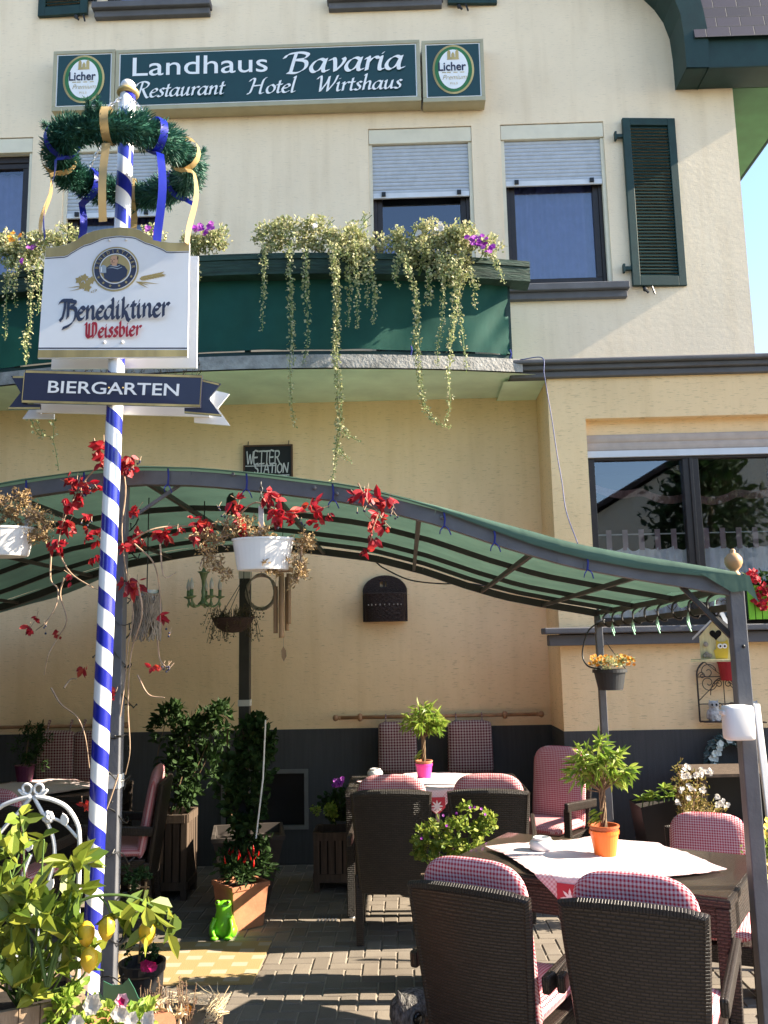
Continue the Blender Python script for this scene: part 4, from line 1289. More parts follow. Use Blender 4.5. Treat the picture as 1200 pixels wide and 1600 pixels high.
# emblem
ec = P2(180.5, 420.5, YF); er = (P2(217, 420, YF)[0]-P2(144, 420, YF)[0])/2
def disc(name, r, Y, m, c=ec, sx=1):
    s = MB(); oval(s, c[0], c[1], r*sx, r, Y, 48); return s.build(name, m, bs)
disc('emblem_gold_ring', er, YF-.002, M['gold'])
disc('emblem_white_ring', er*.93, YF-.003, M['signwhite'])
disc('emblem_ring', er*.90, YF-.004, M['navy'])
disc('emblem_inner_ring', er*.68, YF-.005, M['signwhite'])
disc('emblem_ground', er*.635, YF-.006, M['gold'])
s = MB(); k = er
def mk_poly(pts, Y): s.add([(ec[0]+x*k, Y, ec[1]+y*k) for x, y in pts], [tuple(range(len(pts)))])
mk_poly([(-.45, -.42), (-.2, -.6), (.2, -.6), (.5, -.36), (.54, -.1), (.42, .08), (.2, .2), (.02, .22), (-.2, .18), (-.4, .02), (-.48, -.2)], YF-.007)
s.build('monk_robe', M['navy'], bs)
s = MB()
for pts in ([(-.36, .02), (-.12, .06), (.12, .0), (.30, .06), (.30, .03), (.12, -.04), (-.1, .02)], [(-.3, .12), (-.1, .14), (.1, .1), (.22, .16), (.22, .13), (.1, .06), (-.1, .10)]):
    mk_poly(pts, YF-.0075)
s.build('robe_fold', M['greyblue'], bs)
s = MB(); oval(s, ec[0]-.04*k, ec[1]+.36*k, .165*k, .22*k, YF-.0078, 24); mk_poly([(-.16, .24), (.08, .2), (.08, .12), (-.12, .12)], YF-.0076)
oval(s, ec[0]-.58*k, ec[1]-.08*k, .09*k, .13*k, YF-.0078, 16)
s.build('monk_face', M['skin'], bs)
s = MB()
mk_poly([(.10, .36), (.14, .5), (.10, .56), (.08, .44)], YF-.0085); mk_poly([(-.20, .4), (-.14, .42), (-.14, .40), (-.2, .385)], YF-.0085); mk_poly([(-.08, .42), (.0, .4), (.0, .385), (-.08, .4)], YF-.0085)
mk_poly([(-.16, .26), (-.02, .25), (-.02, .235), (-.15, .245)], YF-.0085); mk_poly([(-.13, .36), (-.105, .36), (-.10, .30), (-.15, .30)], YF-.0085)
s.build('monk_features', M['brown'], bs)
s = MB(); mk_poly([(-.64, -.2), (-.36, -.2), (-.37, .1), (-.5, .17), (-.63, .1)], YF-.009); s.build('beer_mug', M['greyblue'], bs)
s = MB(); mk_poly([(-.6, -.15), (-.55, -.15), (-.55, .08), (-.6, .06)], YF-.0095); s.build('mug_glint', M['signwhite'], bs)
s = MB()
for i, ch in enumerate('BENEDIKTINER'):
    a = rad(180-4 - i*(172/11.0)) if True else 0
    r = er*.715
    t_ = V((math.sin(a), 0, -math.cos(a))); n_ = V((math.cos(a), 0, math.sin(a)))
    font_mb(s, ch, V((ec[0], YF-.0045, ec[1]))+n_*r, t_, n_, NF, er*.21, .9, .012, 'CENTER')
for a in (-28, -52, -76, -104, -128, -152):
    cx_, cz_ = ec[0]+math.cos(rad(a))*er*.79, ec[1]+math.sin(rad(a))*er*.79
    pts = []
    for q in range(10):
        rr = er*(.075 if q % 2 == 0 else .032); b = rad(90+36*q)
        pts.append((cx_+rr*math.cos(b), YF-.0055, cz_+rr*math.sin(b)))
    s.add(pts+[(cx_, YF-.0055, cz_)], [(q, (q+1) % 10, 10) for q in range(10)])
s.build('ring_lettering', M['gold'], bs)
M['matt_print'] = mk('matt_gold_print', (.40, .30, .11), .5)
s = MB()
def lf(px, py, ang, L, w_):
    c = P2(px, py, YF); a = rad(ang); m_ = (P2(101, 420, YF)[0]-P2(100, 420, YF)[0])
    u = V((math.cos(a), 0, math.sin(a))); v_ = V((-math.sin(a), 0, math.cos(a))); o = V((c[0], YF-.0018-random.random()*.0006, c[1]))
    L *= m_; w_ *= m_
    s.add([o, o+u*L*.4+v_*w_/2, o+u*L, o+u*L*.4-v_*w_/2], [(0, 1, 2, 3)])
for i in range(8):
    x = 218+i*4.2; y = 436-i*.9
    lf(x, y, 28, 11, 3.2); lf(x, y, -14, 11, 3.2)
for a, L in ((-30, 24), (-18, 22), (-8, 38)): lf(212, 440-0*a, a, L, 2)
for i in range(9): lf(250+i*0, 430, 0, 10, 3)
s.build('barley_print', M['matt_print'], bs)
s = MB()
for px, py in ((124, 438), (132, 434), (138, 442), (129, 446), (137, 450), (143, 438)):
    for a in (10, 80, 150, 220, 290): lf(px, py, a, 7, 6)
lf(131, 447, 185, 26, 1.4); lf(131, 450, 192, 24, 1.2)
for i in range(10): lf(147+3*math.cos(i*.7), 455+2.5*math.sin(i*.7), 57+i*40, 3.2, 1)
s.build('hops_print', M['matt_print'], bs)
def px_m(px=180, py=500): return P2(px+1, py, YF)[0]-P2(px, py, YF)[0]
mm = px_m()
s = MB(); o = P2(99, 501, YF); wd = stroke_width('Benediktiner', 1, 1, GB)
x1_ = P2(266, 499, YF)[0]
xh = 20*mm
stroke_mb(s, 'Benediktiner', (o[0], YF-.001, o[1]), XA, ZA, NF, xh, (x1_-o[0])/(wd*xh), .0, (.25, 50), .09, GB)
s.build('name_lettering', M['navy'], bs)
s = MB(); o = P2(133, 528, YF); wd = stroke_width('Weissbier', 1, 1, GB); x1_ = P2(222, 527, YF)[0]; xh = 14.5*mm
stroke_mb(s, 'Weissbier', (o[0], YF-.001, o[1]), XA, ZA, NF, xh, (x1_-o[0])/(wd*xh), .0, (.25, 50), .09, GB)
s.build('red_lettering', M['red'], bs)
for px, py in ((171, 375.5), (197, 375), (163, 535), (191, 535)):
    c = P2(px, py, YF); MB().ball((c[0], YF-.003, c[1]), (.006, .004, .006), 10).build('screw_cap', M['white'], bs, smooth=True)
for z in (on_pole(P2(180, 400, YP)[1]), on_pole(P2(180, 540, YP)[1])):
    MB().box((z.x, YP+.005, z.z), (.06, YR-YF-.026, .03)).build('bracket', M['greysteel'], bs)

bn = thing('banner_sign', 'navy and gold ribbon shaped BIERGARTEN sign below the beer sign', 'sign', (on_pole(2.8).x, YP, at(180, 640, YP).z))
main = [(39, 578), (316, 586), (313, 636), (34, 629)]
tl = [(42, 586), (15, 586), (30, 612), (10, 638), (61, 638), (61, 630), (40, 630)]
trr = [(315, 591), (344, 598), (325, 621), (345, 649), (287, 644), (287, 636), (313, 636)]
for nm, pts, dy in (('ribbon_face', main, 0), ('ribbon_tail', tl, .012), ('ribbon_tail', trr, .012)):
    s = MB(); s.prism(poly_px(pts, YF), (0, YF+.01+dy, 0), XA, ZA, NF, .010); s.build(nm, M['navy'], bn)
    s = MB(); s.prism([(x+.014, z-.012) for x, z in poly_px(pts, YF)], (0, YR+.01+dy, 0), XA, ZA, NF, .010); s.build('rear_'+nm, M['signwhite'], bn)
def edge(pts, wpx, dy=0.0, nm='gold_edging'):
    s = MB()
    for (a, b) in pts:
        p, q = P2(*a, YF), P2(*b, YF); d = V((q[0]-p[0], 0, q[1]-p[1])).normalized(); n_ = V((-d.z, 0, d.x))*wpx*mm
        P_, Q_ = V((p[0], YF+dy-.0012, p[1])), V((q[0], YF+dy-.0012, q[1]))
        s.quad(P_, Q_, Q_+n_, P_+n_)
    s.build(nm, M['gold'], bn)
edge([((40, 582.3), (316, 590.3)), ((34, 629), (313, 636))], 3.6)
edge([((313, 633), (315.8, 590))], 1.2); edge([((39, 582), (35, 626))], -1.2)
edge([((18, 589.3), (41, 589.3)), ((10, 638), (61, 638))], 3, .012)
edge([((314, 594.5), (341, 600.8)), ((287, 644), (345, 649))], 2.6, .012)
s = MB(); a, b = P2(72.5, 613.5, YF), P2(279, 618.5, YF); U_ = V((b[0]-a[0], 0, b[1]-a[1])); wU = U_.length; U_.normalize(); V_ = V((-U_.z, 0, U_.x))
test = MB(); w1 = font_mb(test, 'BIERGARTEN', O0, XA, ZA, NF, 1.0)
size = 19.5*mm/.727
font_mb(s, 'BIERGARTEN', (a[0], YF-.001, a[1]), U_, V_, NF, size, wU/(w1*size), .012)
s.build('lettering', M['signwhite'], bn)
for x in (170, 192):
    c = P2(x, 606, YF); MB().ball((c[0], YF-.002, c[1]), (.004, .003, .004), 8).build('screw_cap', M['gold'], bn)
MB().box((on_pole(2.8).x, YP+.006, P2(178, 610, YP)[1]), (.06, YR-YF-.03, .03)).build('bracket', M['greysteel'], bn)

# ------------------------------------------------------------------ the pergola: steel posts, arched beams, green canopy
GY0, GY1, GXR, GXC = 3.85, 6.6, 1.42, -1.15
prof = [(0, 2.655), (.25, 2.645), (.50, 2.615), (.93, 2.55), (1.30, 2.445), (1.60, 2.335), (1.88, 2.245), (2.16, 2.185), (2.45, 2.13), (2.57, 2.105)]
def zprof(u):
    u = abs(u)
    for i in range(len(prof)-1):
        if prof[i][0] <= u <= prof[i+1][0]:
            f = (u-prof[i][0])/(prof[i+1][0]-prof[i][0]); return prof[i][1]+f*(prof[i+1][1]-prof[i][1])
    return prof[-1][1]
def zc(x): return zprof(x-GXC)
gz = thing('pergola', 'garden pergola with grey steel posts and an arched green canvas roof', 'pergola', (GXC, (GY0+GY1)/2, 0))
def post(x, y, z1, w_, m, name='post'):
    return MB().box((x, y, z1/2), (w_, w_, z1)).build(name, m, gz, bevel=.004)
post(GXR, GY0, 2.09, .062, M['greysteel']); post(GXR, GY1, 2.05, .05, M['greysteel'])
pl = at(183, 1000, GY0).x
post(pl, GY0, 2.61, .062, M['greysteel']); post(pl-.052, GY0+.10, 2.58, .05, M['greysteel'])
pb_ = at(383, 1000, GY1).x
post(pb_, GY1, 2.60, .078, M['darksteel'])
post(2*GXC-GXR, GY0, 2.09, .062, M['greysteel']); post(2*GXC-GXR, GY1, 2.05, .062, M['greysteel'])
xs_ = [GXC-2.57+5.14*i/48 for i in range(49)]
def beam(y, w_, m, name, dz=0):
    s = MB()
    for i in range(len(xs_)-1):
        s.bar((xs_[i], y, zc(xs_[i])-.035+dz), (xs_[i+1], y, zc(xs_[i+1])-.035+dz), w_, w_*.8, (0, 1, 0))
    return s.build(name, m, gz)
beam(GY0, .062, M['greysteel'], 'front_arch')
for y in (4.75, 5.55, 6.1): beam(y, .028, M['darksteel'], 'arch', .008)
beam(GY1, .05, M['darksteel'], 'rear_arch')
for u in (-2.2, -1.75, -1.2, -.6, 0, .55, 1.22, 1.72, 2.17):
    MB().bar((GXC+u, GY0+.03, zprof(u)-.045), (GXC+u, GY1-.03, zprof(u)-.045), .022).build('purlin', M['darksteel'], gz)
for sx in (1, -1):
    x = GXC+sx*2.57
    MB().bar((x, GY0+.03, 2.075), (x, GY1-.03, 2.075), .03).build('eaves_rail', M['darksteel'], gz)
    MB().bar((x, GY0+.03, 1.995), (x, GY1-.03, 1.985), .03).build('eaves_rail', M['darksteel'], gz)
# canvas
def sheet(y0, y1, lift, ny, wavef, name):
    s = MB()
    for i in range(len(xs_)-1):
        for j in range(ny):
            def P(a, b):
                x = xs_[a]; t = b/ny; y = y0+(y1-y0)*t
                sag = 0
                for q0, q1 in ((GY0, 4.75), (4.75, 5.55), (5.55, 6.1), (6.1, GY1)):
                    if q0 <= y <= q1: sag = math.sin(PI*(y-q0)/(q1-q0))
                return (x, y, zc(x)+lift-.022*sag*(.6+.4*math.sin(x*6+y))+wavef(x, y))
            s.quad(P(i, j), P(i+1, j), P(i+1, j+1), P(i, j+1))
    return s.build(name, M['canopy'], gz, smooth=True)
sheet(GY0-.035, GY1+.02, .012, 24, lambda x, y: .004*math.sin(x*11+y*7), 'canvas')
s = MB()     # rear flap added to keep sky light off the left of the house wall
def flap(x): return .85*max(0, min(1, (.45-x)/1.1))
for i in range(len(xs_)-1):
    for j in range(6):
        def P(a, b):
            x = xs_[a]; d = flap(x)*b/6
            return (x, GY1+.018+d, zc(x)+.010+d*((zc(x)-1.85)/6.6+.006)+.006*math.sin(x*9+d*6)*(b > 0))
        if flap(xs_[i]) > 0: s.quad(P(i, j), P(i+1, j), P(i+1, j+1), P(i, j+1))
s.build('rear_flap', M['canopy'], gz, smooth=True)
s = MB()     # front hem: canvas folded over the front arch, deeper to the right where it hangs loose
def hem(x):
    d = max(0, min(1, (x-.05)/.5)); e = max(0, min(1, (GXR-x)/.35))
    return .009+.050*d*(.5+.5*e)
for i in range(len(xs_)-1):
    xa, xb = xs_[i], xs_[i+1]
    for (f0, y0), (f1, y1) in (((0, .036), (.45, .05)), ((.45, .05), (1, .044))):
        s.quad((xa, GY0-y0, zc(xa)+.012+.025*max(0, min(1, (xa-.1)/.4))-hem(xa)*f0), (xb, GY0-y0, zc(xb)+.012+.025*max(0, min(1, (xb-.1)/.4))-hem(xb)*f0), (xb, GY0-y1, zc(xb)+.012+.025*max(0, min(1, (xb-.1)/.4))-hem(xb)*f1), (xa, GY0-y1, zc(xa)+.012+.025*max(0, min(1, (xa-.1)/.4))-hem(xa)*f1))
s.build('canvas_hem', M['canopy'], gz, smooth=True)
n = 60       # side valances and the corner flap over the post
for sx in (-1, 1):
    s = MB(); x = GXC+sx*2.585
    for i in range(n):
        ya, yb_ = GY0-.03+(GY1-GY0+.05)*i/n, GY0-.03+(GY1-GY0+.05)*(i+1)/n
        def zz(y): return 2.045+.022*math.sin(y*16)*math.sin(y*3.1)
        s.quad((x, ya, 2.115), (x, yb_, 2.115), (x+.012*math.sin(yb_*20), yb_, zz(yb_)), (x+.012*math.sin(ya*20), ya, zz(ya)))
    s.build('valance', M['canopy'], gz, smooth=True)
xc = GXR
s = MB()
s.add([(xc-.16, GY0-.05, 2.14), (xc+.05, GY0-.05, 2.125), (xc+.075, GY0-.06, 2.01), (xc+.03, GY0-.055, 2.06), (xc-.03, GY0-.052, 2.055)], [(0, 4, 3, 1), (1, 3, 2)])
s.build('corner_flap', M['canopy'], gz, smooth=True)
for i in range(9):
    y = GY0+.25+i*.27
    s = MB(); x = GXC+2.57
    s.tube(crom([(x+.01, y, 2.07), (x-.03, y+.01, 2.04), (x-.028, y+.01, 1.985), (x+.005, y, 1.965), (x+.02, y, 2.0)], 4), .006, 5)
    s.build('strap_loop', M['darksteel'], gz)
    if i % 2:
        s = MB()
        s.tube(crom([(x-.02, y+.05, 2.0), (x-.03, y+.06, 1.95), (x-.02, y+.04, 1.90)], 3), .0045, 4); s.tube(crom([(x-.02, y+.05, 2.0), (x-.01, y+.10, 1.96), (x+.0, y+.11, 1.92)], 3), .0045, 4)
        s.build('tie', M['greentie'], gz)
for px in (262, 385, 520, 693, 770, 912, 130, 40):
    x = X_(px, 790, GY0-.03); z = zc(x)-.035
    s = MB(); y = GY0-.036
    s.tube([(x, y, z+.04), (x+.004, y-.004, z), (x, y, z-.035)], .0045, 5)
    a = rnd(.012, .03)
    s.tube(crom([(x, y, z-.03), (x+a*.6, y-.01, z-.045), (x+a, y, z-.07)], 3), .003, 4); s.tube(crom([(x, y, z-.03), (x-a*.6, y-.01, z-.05), (x-a*.7, y, z-.065)], 3), .003, 4)
    s.build('tie', M['tie'], gz)
# braces and bolts
for (a, b) in (((1150, 1003), (1054, 905)),):
    p, q = at(*a, GY0+.02), at(*b, GY0+.02)
    MB().bar(p, q, .02, .02, (0, 1, 0)).build('brace', M['darksteel'], gz)
p, q = at(205, 810, GY0+.02), at(300, 745, GY0+.02)
MB().bar(p, q, .014, .014, (0, 1, 0)).build('brace', M['greysteel'], gz)
MB().bar((GXR, GY0+.02, 1.87), (GXR, GY0+.55, 2.06), .02).build('brace', M['darksteel'], gz)
for px, py in ((364, 741), (491, 762), (526, 771), (690, 808)):
    c = at(px, py, GY0-.033); MB().ball(c, (.009, .006, .009), 8).build('bolt', M['greysteel'], gz)
c = at(1162, 1010, GY0-.033); MB().ball(c, (.008, .006, .008), 8).build('bolt', M['black'], gz)
for x, y, w_ in ((pl, GY0, .069), (pl-.052, GY0+.10, .056)):
    MB().box((x, y, at(185, 1220, GY0).z), (w_, w_, .055)).build('white_tape', M['tape'], gz)
MB().box((pb_, GY1, at(383, 1098, GY1).z), (.086, .086, .045)).build('white_tape', M['tape'], gz)
MB().box((pb_, GY1, at(383, 895, GY1).z), (.086, .086, .09)).build('white_tape', M['tape'], gz)
s = MB(); c = V((GXR+.005, GY0, 2.125))
s.lathe([(.022, 0), (.024, .012), (.018, .02), (.017, .028), (.03, .04), (.038, .06), (.036, .08), (.022, .098), (.010, .104), (.012, .112), (.006, .12), (0.0001, .121)], c, 18); s.build('finial', mk('turned_wood_knob', (.42, .25, .12), .45), gz, smooth=True)

# ------------------------------------------------------------------ wicker armchairs with gingham cushions
def pad(mb, w_, h_, th, R, O, arch=.3, m=18, taper=1.0, bend=0.0):
    """puffed cushion: outline in local x,z, rounded top corners, thickness along y"""
    ol = []
    r = min(w_/2*.98, h_*arch); hw = w_/2
    ol.append((-hw*taper*.96, 0)); ol.append((0, -.012)); ol.append((hw*taper*.96, 0)); ol.append((hw*taper, .03))
    for k in range(m+1):
        a = PI*k/m
        x = hw*math.copysign(abs(math.cos(a))**.55, math.cos(a)); z = h_-r+r*math.sin(a)**.8
        ol.append((x, z))
    ol.append((-hw*taper, .03))
    cx, cz = 0, h_*.5
    lay = [(.0, .5, ), (.55, .5), (.86, .42), (.97, .22), (1.0, 0), (.97, -.22), (.86, -.42), (.55, -.5), (0, -.5)]
    vs, fs, us = [], [], []
    n = len(ol)
    for sc, t in lay:
        for x, z in ol:
            X, Z = cx+(x-cx)*sc, cz+(z-cz)*sc
            y = -t*th - bend*(1-(X/hw)**2 if hw else 0)
            vs.append(R @ V((X, y, Z))+V(O))
    for i in range(len(lay)-1):
        for k in range(n):
            k2 = (k+1) % n
            fs.append((i*n+k, i*n+k2, (i+1)*n+k2, (i+1)*n+k))
            def U(i_, k_):
                x, z = ol[k_]; sc, t = lay[i_]
                return (cx+(x-cx)*sc*(1.0 if sc < .9 else 1.0)+.5, cz+(z-cz)*sc+(0 if t >= 0 else .007)+(0.0 if abs(t) > .3 else .02*(1 if t <= 0 else 0)))
            us.append([U(i, k), U(i, k2), U(i+1, k2), U(i+1, k)])
    mb.add(vs, fs, us)
def make_chair(label):
    t = thing('armchair', label, 'chair', (0, 0, 0), 0, 'wicker armchairs round the garden tables')
    W2 = .255
    wk = M['wicker']
    def BX(nm, c, d, R=None, b=.006): return MB().box(c, d, R).build(nm, wk, t, local=True, bevel=b)
    tilt = rad(9)
    Rb = RX(tilt)
    # back panel, slightly bowed, tilted
    s = MB(); n = 10
    H0, H1 = .30, .885
    for i in range(n):
        for side in (0, 1):
            pass
    def bp(u, z, y): 
        bow = .025*(1-(u*2)**2)
        q = Rb @ V((u*2*W2*(1.0-.19*(1-z/.6)), y-bow, z)); return q+V((0, -.245, H0))
    hh = (H1-H0)/math.cos(tilt)
    vs, fs, us = [], [], []
    nz = 8
    for y, sg in ((-.018, 1), (.018, -1)):
        o = len(vs)
        for i in range(n+1):
            for j in range(nz+1):
                u = -.5+i/n; z = hh*j/nz
                z2 = z+(.018*(1-(u*2)**2) if j == nz else 0)
                vs.append(bp(u, z2, y))
        for i in range(n):
            for j in range(nz):
                a, b, c, d = o+i*(nz+1)+j, o+(i+1)*(nz+1)+j, o+(i+1)*(nz+1)+j+1, o+i*(nz+1)+j+1
                f = (a, b, c, d) if sg > 0 else (d, c, b, a)
                q = [((i)/n*.51, hh*j/nz), ((i+1)/n*.51, hh*j/nz), ((i+1)/n*.51, hh*(j+1)/nz), (i/n*.51, hh*(j+1)/nz)]
                fs.append(f); us.append(q if sg > 0 else q[::-1])
    s.add(vs, fs, us); o2 = (n+1)*(nz+1)
    def rim(ids):
        for a, b in zip(ids[:-1], ids[1:]): s.f.append([a, a+o2, b+o2, b]); s.uv.append([(0, 0), (0, .036), (.05, .036), (.05, 0)])
    rim([i*(nz+1)+nz for i in range(n+1)]); rim([n*(nz+1)+j for j in range(nz, -1, -1)]); rim([i*(nz+1) for i in range(n, -1, -1)]); rim([j for j in range(nz+1)])
    s.build('backrest', wk, t, local=True)
    s = MB()
    edge_ = [bp(-.5, 0, 0)]+[bp(-.5, hh*j/6, 0) for j in range(1, 7)]+[bp(-.5+i/8, hh+.018*(1-(2*(-.5+i/8))**2), 0) for i in range(1, 9)]+[bp(.5, hh*j/6, 0) for j in range(5, -1, -1)]
    s.tube(edge_, .0215, 8); s.build('back_rim', wk, t, local=True)
    BX('seat', (0, .02, .375), (.50, .50, .09))
    for sx in (-1, 1):
        s = MB(); s.bar((sx*.265, .235, 0), (sx*.285, .245, .625), .052, .045); s.build('leg', wk, t, local=True, bevel=.006)
        s = MB(); s.bar((sx*.225, -.275, 0), (sx*.235, -.235, .40), .05, .045); s.build('leg', wk, t, local=True, bevel=.006)
        s = MB(); s.bar((sx*.292, -.285, .60), (sx*.295, .295, .64), .062, .034, (1, 0, 0)); 
        s.build('armrest', wk, t, local=True, bevel=.01)
        MB().box((sx*.225, -.27, -.0-.0+.008), (.034, .034, .016)).build('foot', M['alu'], t, local=True)
    s = MB()
    pad(s, .47, .585, .075, RX(rad(11)), (0, -.185, .42), .24, bend=-.012)
    c1 = s.build('back_cushion', M['ging'], t, local=True, smooth=True)
    s = MB()
    pad(s, .47, .50, .075, RX(rad(-90+1)), (0, -.21, .46), .12)
    s.build('seat_cushion', M['ging'], t, local=True, smooth=True)
    return t
def place(o, x, y, rz, sc=(1, 1, 1)): o.location = (x, y, 0); o.rotation_euler = (0, 0, rz); o.scale = sc; return o
def top2(l, r, z=.93):
    a, b = atz(*l, z), atz(*r, z); return (a+b)/2, math.atan2((b-a).y, (b-a).x)
c0, a0 = top2((642, 1381), (826, 1408))
def from_back(c, a):      # chair origin from the middle of the top of its back
    return (c.x-math.sin(a)*.32, c.y+math.cos(a)*.32, a)
CS = (.955, .955, 1.05)
proto = make_chair('wicker armchair with gingham cushion in front, left of the two nearest, backs to us')
place(proto, *from_back(c0, a0), CS)
def chair(x, y, a, label):
    o = copy_tree(proto); o['label'] = label; return place(o, x, y, a, CS)
c1, a1 = top2((877, 1410), (1104, 1434))
chair(*from_back(c1, a1), 'wicker armchair with gingham cushion nearest the right-hand post, back to us')
TZ = .86
TC, TA = V((.885, 4.36, 0)), rad(-29.6)
fx, fy = -math.sin(TA), math.cos(TA)
far_ = chair(1.53, 4.84, TA+PI+.12, 'wicker armchair with rounded gingham back beyond the near glass table, facing us')
far_.scale = (.88, .88, .93)
c2, a2 = top2((552, 1241), (670, 1240))
chair(*from_back(c2, a2), 'wicker armchair at the wall table, left of the pair backing towards us')
c3, a3 = top2((703, 1240), (823, 1239))
chair(*from_back(c3, a3-.06), 'wicker armchair at the wall table behind the flowering bush, back to us')
q = atz(845, 1290, .48)
chair(q.x+.06, q.y+.02, rad(146), 'sunlit wicker armchair at the right end of the wall table')
q = at(186, 1300, 6.55)
chair(q.x, q.y, rad(98), 'wicker armchair in deep shade seen from the side behind the steel post')
chair(-2.52, 5.85, rad(-14), 'shaded wicker armchair behind the white iron trellis')

# ------------------------------------------------------------------ tables, cloths and what stands on them
def make_table(label, L=1.44, D=.88, group='wicker garden tables'):
    t = thing('garden_table', label, 'table', (0, 0, 0), 0, group)
    MB().box((0, 0, .722), (L, D, .03)).build('tabletop', M['wicker'], t, local=True, bevel=.006)
    MB().box((0, 0, .740), (L-.03, D-.03, .005)).build('glass_top', M['wickertop'], t, local=True)
    for c, d in (((0, D/2-.028, .655), (L-.11, .03, .10)), ((0, -D/2+.028, .655), (L-.11, .03, .10)), ((L/2-.028, 0, .655), (.03, D-.11, .10)), ((-L/2+.028, 0, .655), (.03, D-.11, .10))):
        MB().box(c, d).build('apron', M['wicker'], t, local=True)
    for sx in (-1, 1):
        for sy in (-1, 1):
            s = MB(); s.bar((sx*(L/2-.042), sy*(D/2-.042), 0.012), (sx*(L/2-.038), sy*(D/2-.038), .706), .065, .065); s.build('leg', M['wicker'], t, local=True, bevel=.006)
            MB().lathe([(.022, 0), (.022, .012)], (sx*(L/2-.042), sy*(D/2-.042), 0), 10).build('foot', M['alu'], t, local=True)
    return t
t1 = make_table('near wicker table with glass top, turned at an angle by the right-hand post'); TS = (.90, .92, 1.143)
place(t1, TC.x, TC.y, TA, TS)
t2 = copy_tree(t1); t2['label'] = 'wicker table with glass top standing against the wall under the gingham cushions'
a, b = atz(543, 1238, TZ), atz(820, 1232, TZ)
T2 = V(((a.x+b.x)/2, a.y+.49, 0)); place(t2, T2.x, T2.y, rad(.5), TS)
t3 = copy_tree(t1); t3['label'] = 'wicker table in deep shade at the left behind the maypole'
T3 = V((-2.85, 6.85, 0)); place(t3, T3.x, T3.y, 0, TS)
def cloth(T, a, hd, L, D, label, fold=True, seed=0, ph=.0):
    s = MB(); n = 72; z0 = TZ-.004
    side = hd*math.sqrt(2)
    R = Matrix.Rotation(PI/4+ph, 2)
    def P(i, j):
        u, v = (i/n-.5)*side, (j/n-.5)*side
        w1 = noise.noise((u*4+seed, v*4, 7)); w2 = noise.noise((u*4, v*4+seed, 19))
        q = R @ V((u+.022*w1, v+.022*w2)); x, y = q.x, q.y
        z = z0+.003+.0025*abs(math.sin(u*9+.4))**.5*.6+.0025*(1-min(1, abs(u)/.012))+.0025*(1-min(1, abs(v-.02)/.012))+.008*max(0, noise.noise((x*6+seed, y*6, seed))+.15)+.010*max(0, noise.noise((x*3+seed, y*22, 3+seed)))
        e = D/2+.008
        if abs(y) > e:
            over = abs(y)-e; y = math.copysign(e+.004+over*.12, y); z = z0-over*.98
        e = L/2+.008
        if abs(x) > e:
            over = abs(x)-e; x = math.copysign(e+.004+over*.12, x); z = min(z, z0-over*.98)
        if fold:     # one corner turned back by the wind
            w_ = u-side*.33
        return (x, y, z)
    vs = [P(i, j) for i in range(n+1) for j in range(n+1)]
    fs, us = [], []
    for i in range(n):
        for j in range(n):
            ids = [(i, j), (i+1, j), (i+1, j+1), (i, j+1)]
            fs.append([a_*(n+1)+b_ for a_, b_ in ids]); us.append([((a_/n-.5)*side*.85, (b_/n-.5)*side*.85) for a_, b_ in ids])
    s.add(vs, fs, us)
    o = s.build('tablecloth', M['linen'], None, smooth=True, local=True)
    o.location = (T.x, T.y, 0); o.rotation_euler = (0, 0, a)
    return tag(o, label, 'tablecloth', 'white tablecloths')
cl1 = cloth(TC, TA, .57, 1.296, .81, 'white cloth with gingham edge laid cornerwise on the near glass table', seed=1, ph=.02)
cl2 = cloth(T2, rad(.5), .58, 1.296, .81, 'white cloth on the wall table, its gingham corner hanging between the chairs', seed=5)
cl3 = cloth(T3, 0, .58, 1.296, .81, 'white cloth on the shaded table at the left', seed=9)
# edelweiss shields on the hanging corners
for T, a, o, hd in ((TC, TA, cl1, .57), (T2, rad(.5), cl2, .63)):
    s = MB(); y = -.88/2-.018; z = .70
    zc_ = TZ-.004-(hd-.413)*.5; yy = -(.413+(TZ-.004-zc_)*.12)-.004
    s.prism([(-.058, .06), (.058, .06), (.058, -.01), (0, -.065), (-.058, -.01)], (0, yy, zc_), XA, ZA, NF, .002)
    e = s.build('shield_patch', mk('shield_red', (.45, .05, .07), .9), o, local=True)
    s = MB()
    for q in range(8):
        b = 2*PI*q/8
        s.leaf((0, yy-.004, zc_), (math.cos(b), 0, math.sin(b)), (0, -1, 0), .044, .014, 0, 0)
    s.build('edelweiss', M['white'], o, local=True)
def ashtray(p, label):
    t = thing('ashtray', label, 'ashtray', p, 0, 'white lidded ashtrays')
    s = MB(); s.lathe([(.001, 0), (.040, 0), (.058, .012), (.062, .030), (.054, .047), (.045, .052), (.042, .048), (.050, .034), (.046, .02), (.001, .016)], (0, 0, 0), 28); s.build('bowl', M['ceramic'], t, local=True, smooth=True)
    s = MB(); s.lathe([(.040, .050), (.045, .054), (.046, .060), (.036, .064), (.034, .060), (.030, .052)], (0, 0, 0), 28); s.build('rim', M['ceramic'], t, local=True, smooth=True)
    return t
q = atz(847, 1329, TZ); ashtray((q.x, q.y, TZ+.0005), 'round white ceramic ashtray on the near table, left of the orange pot')
q = atz(586, 1214, TZ); ashtray((q.x, q.y, TZ+.0005), 'round white ceramic ashtray on the wall table, left of the pink pot')
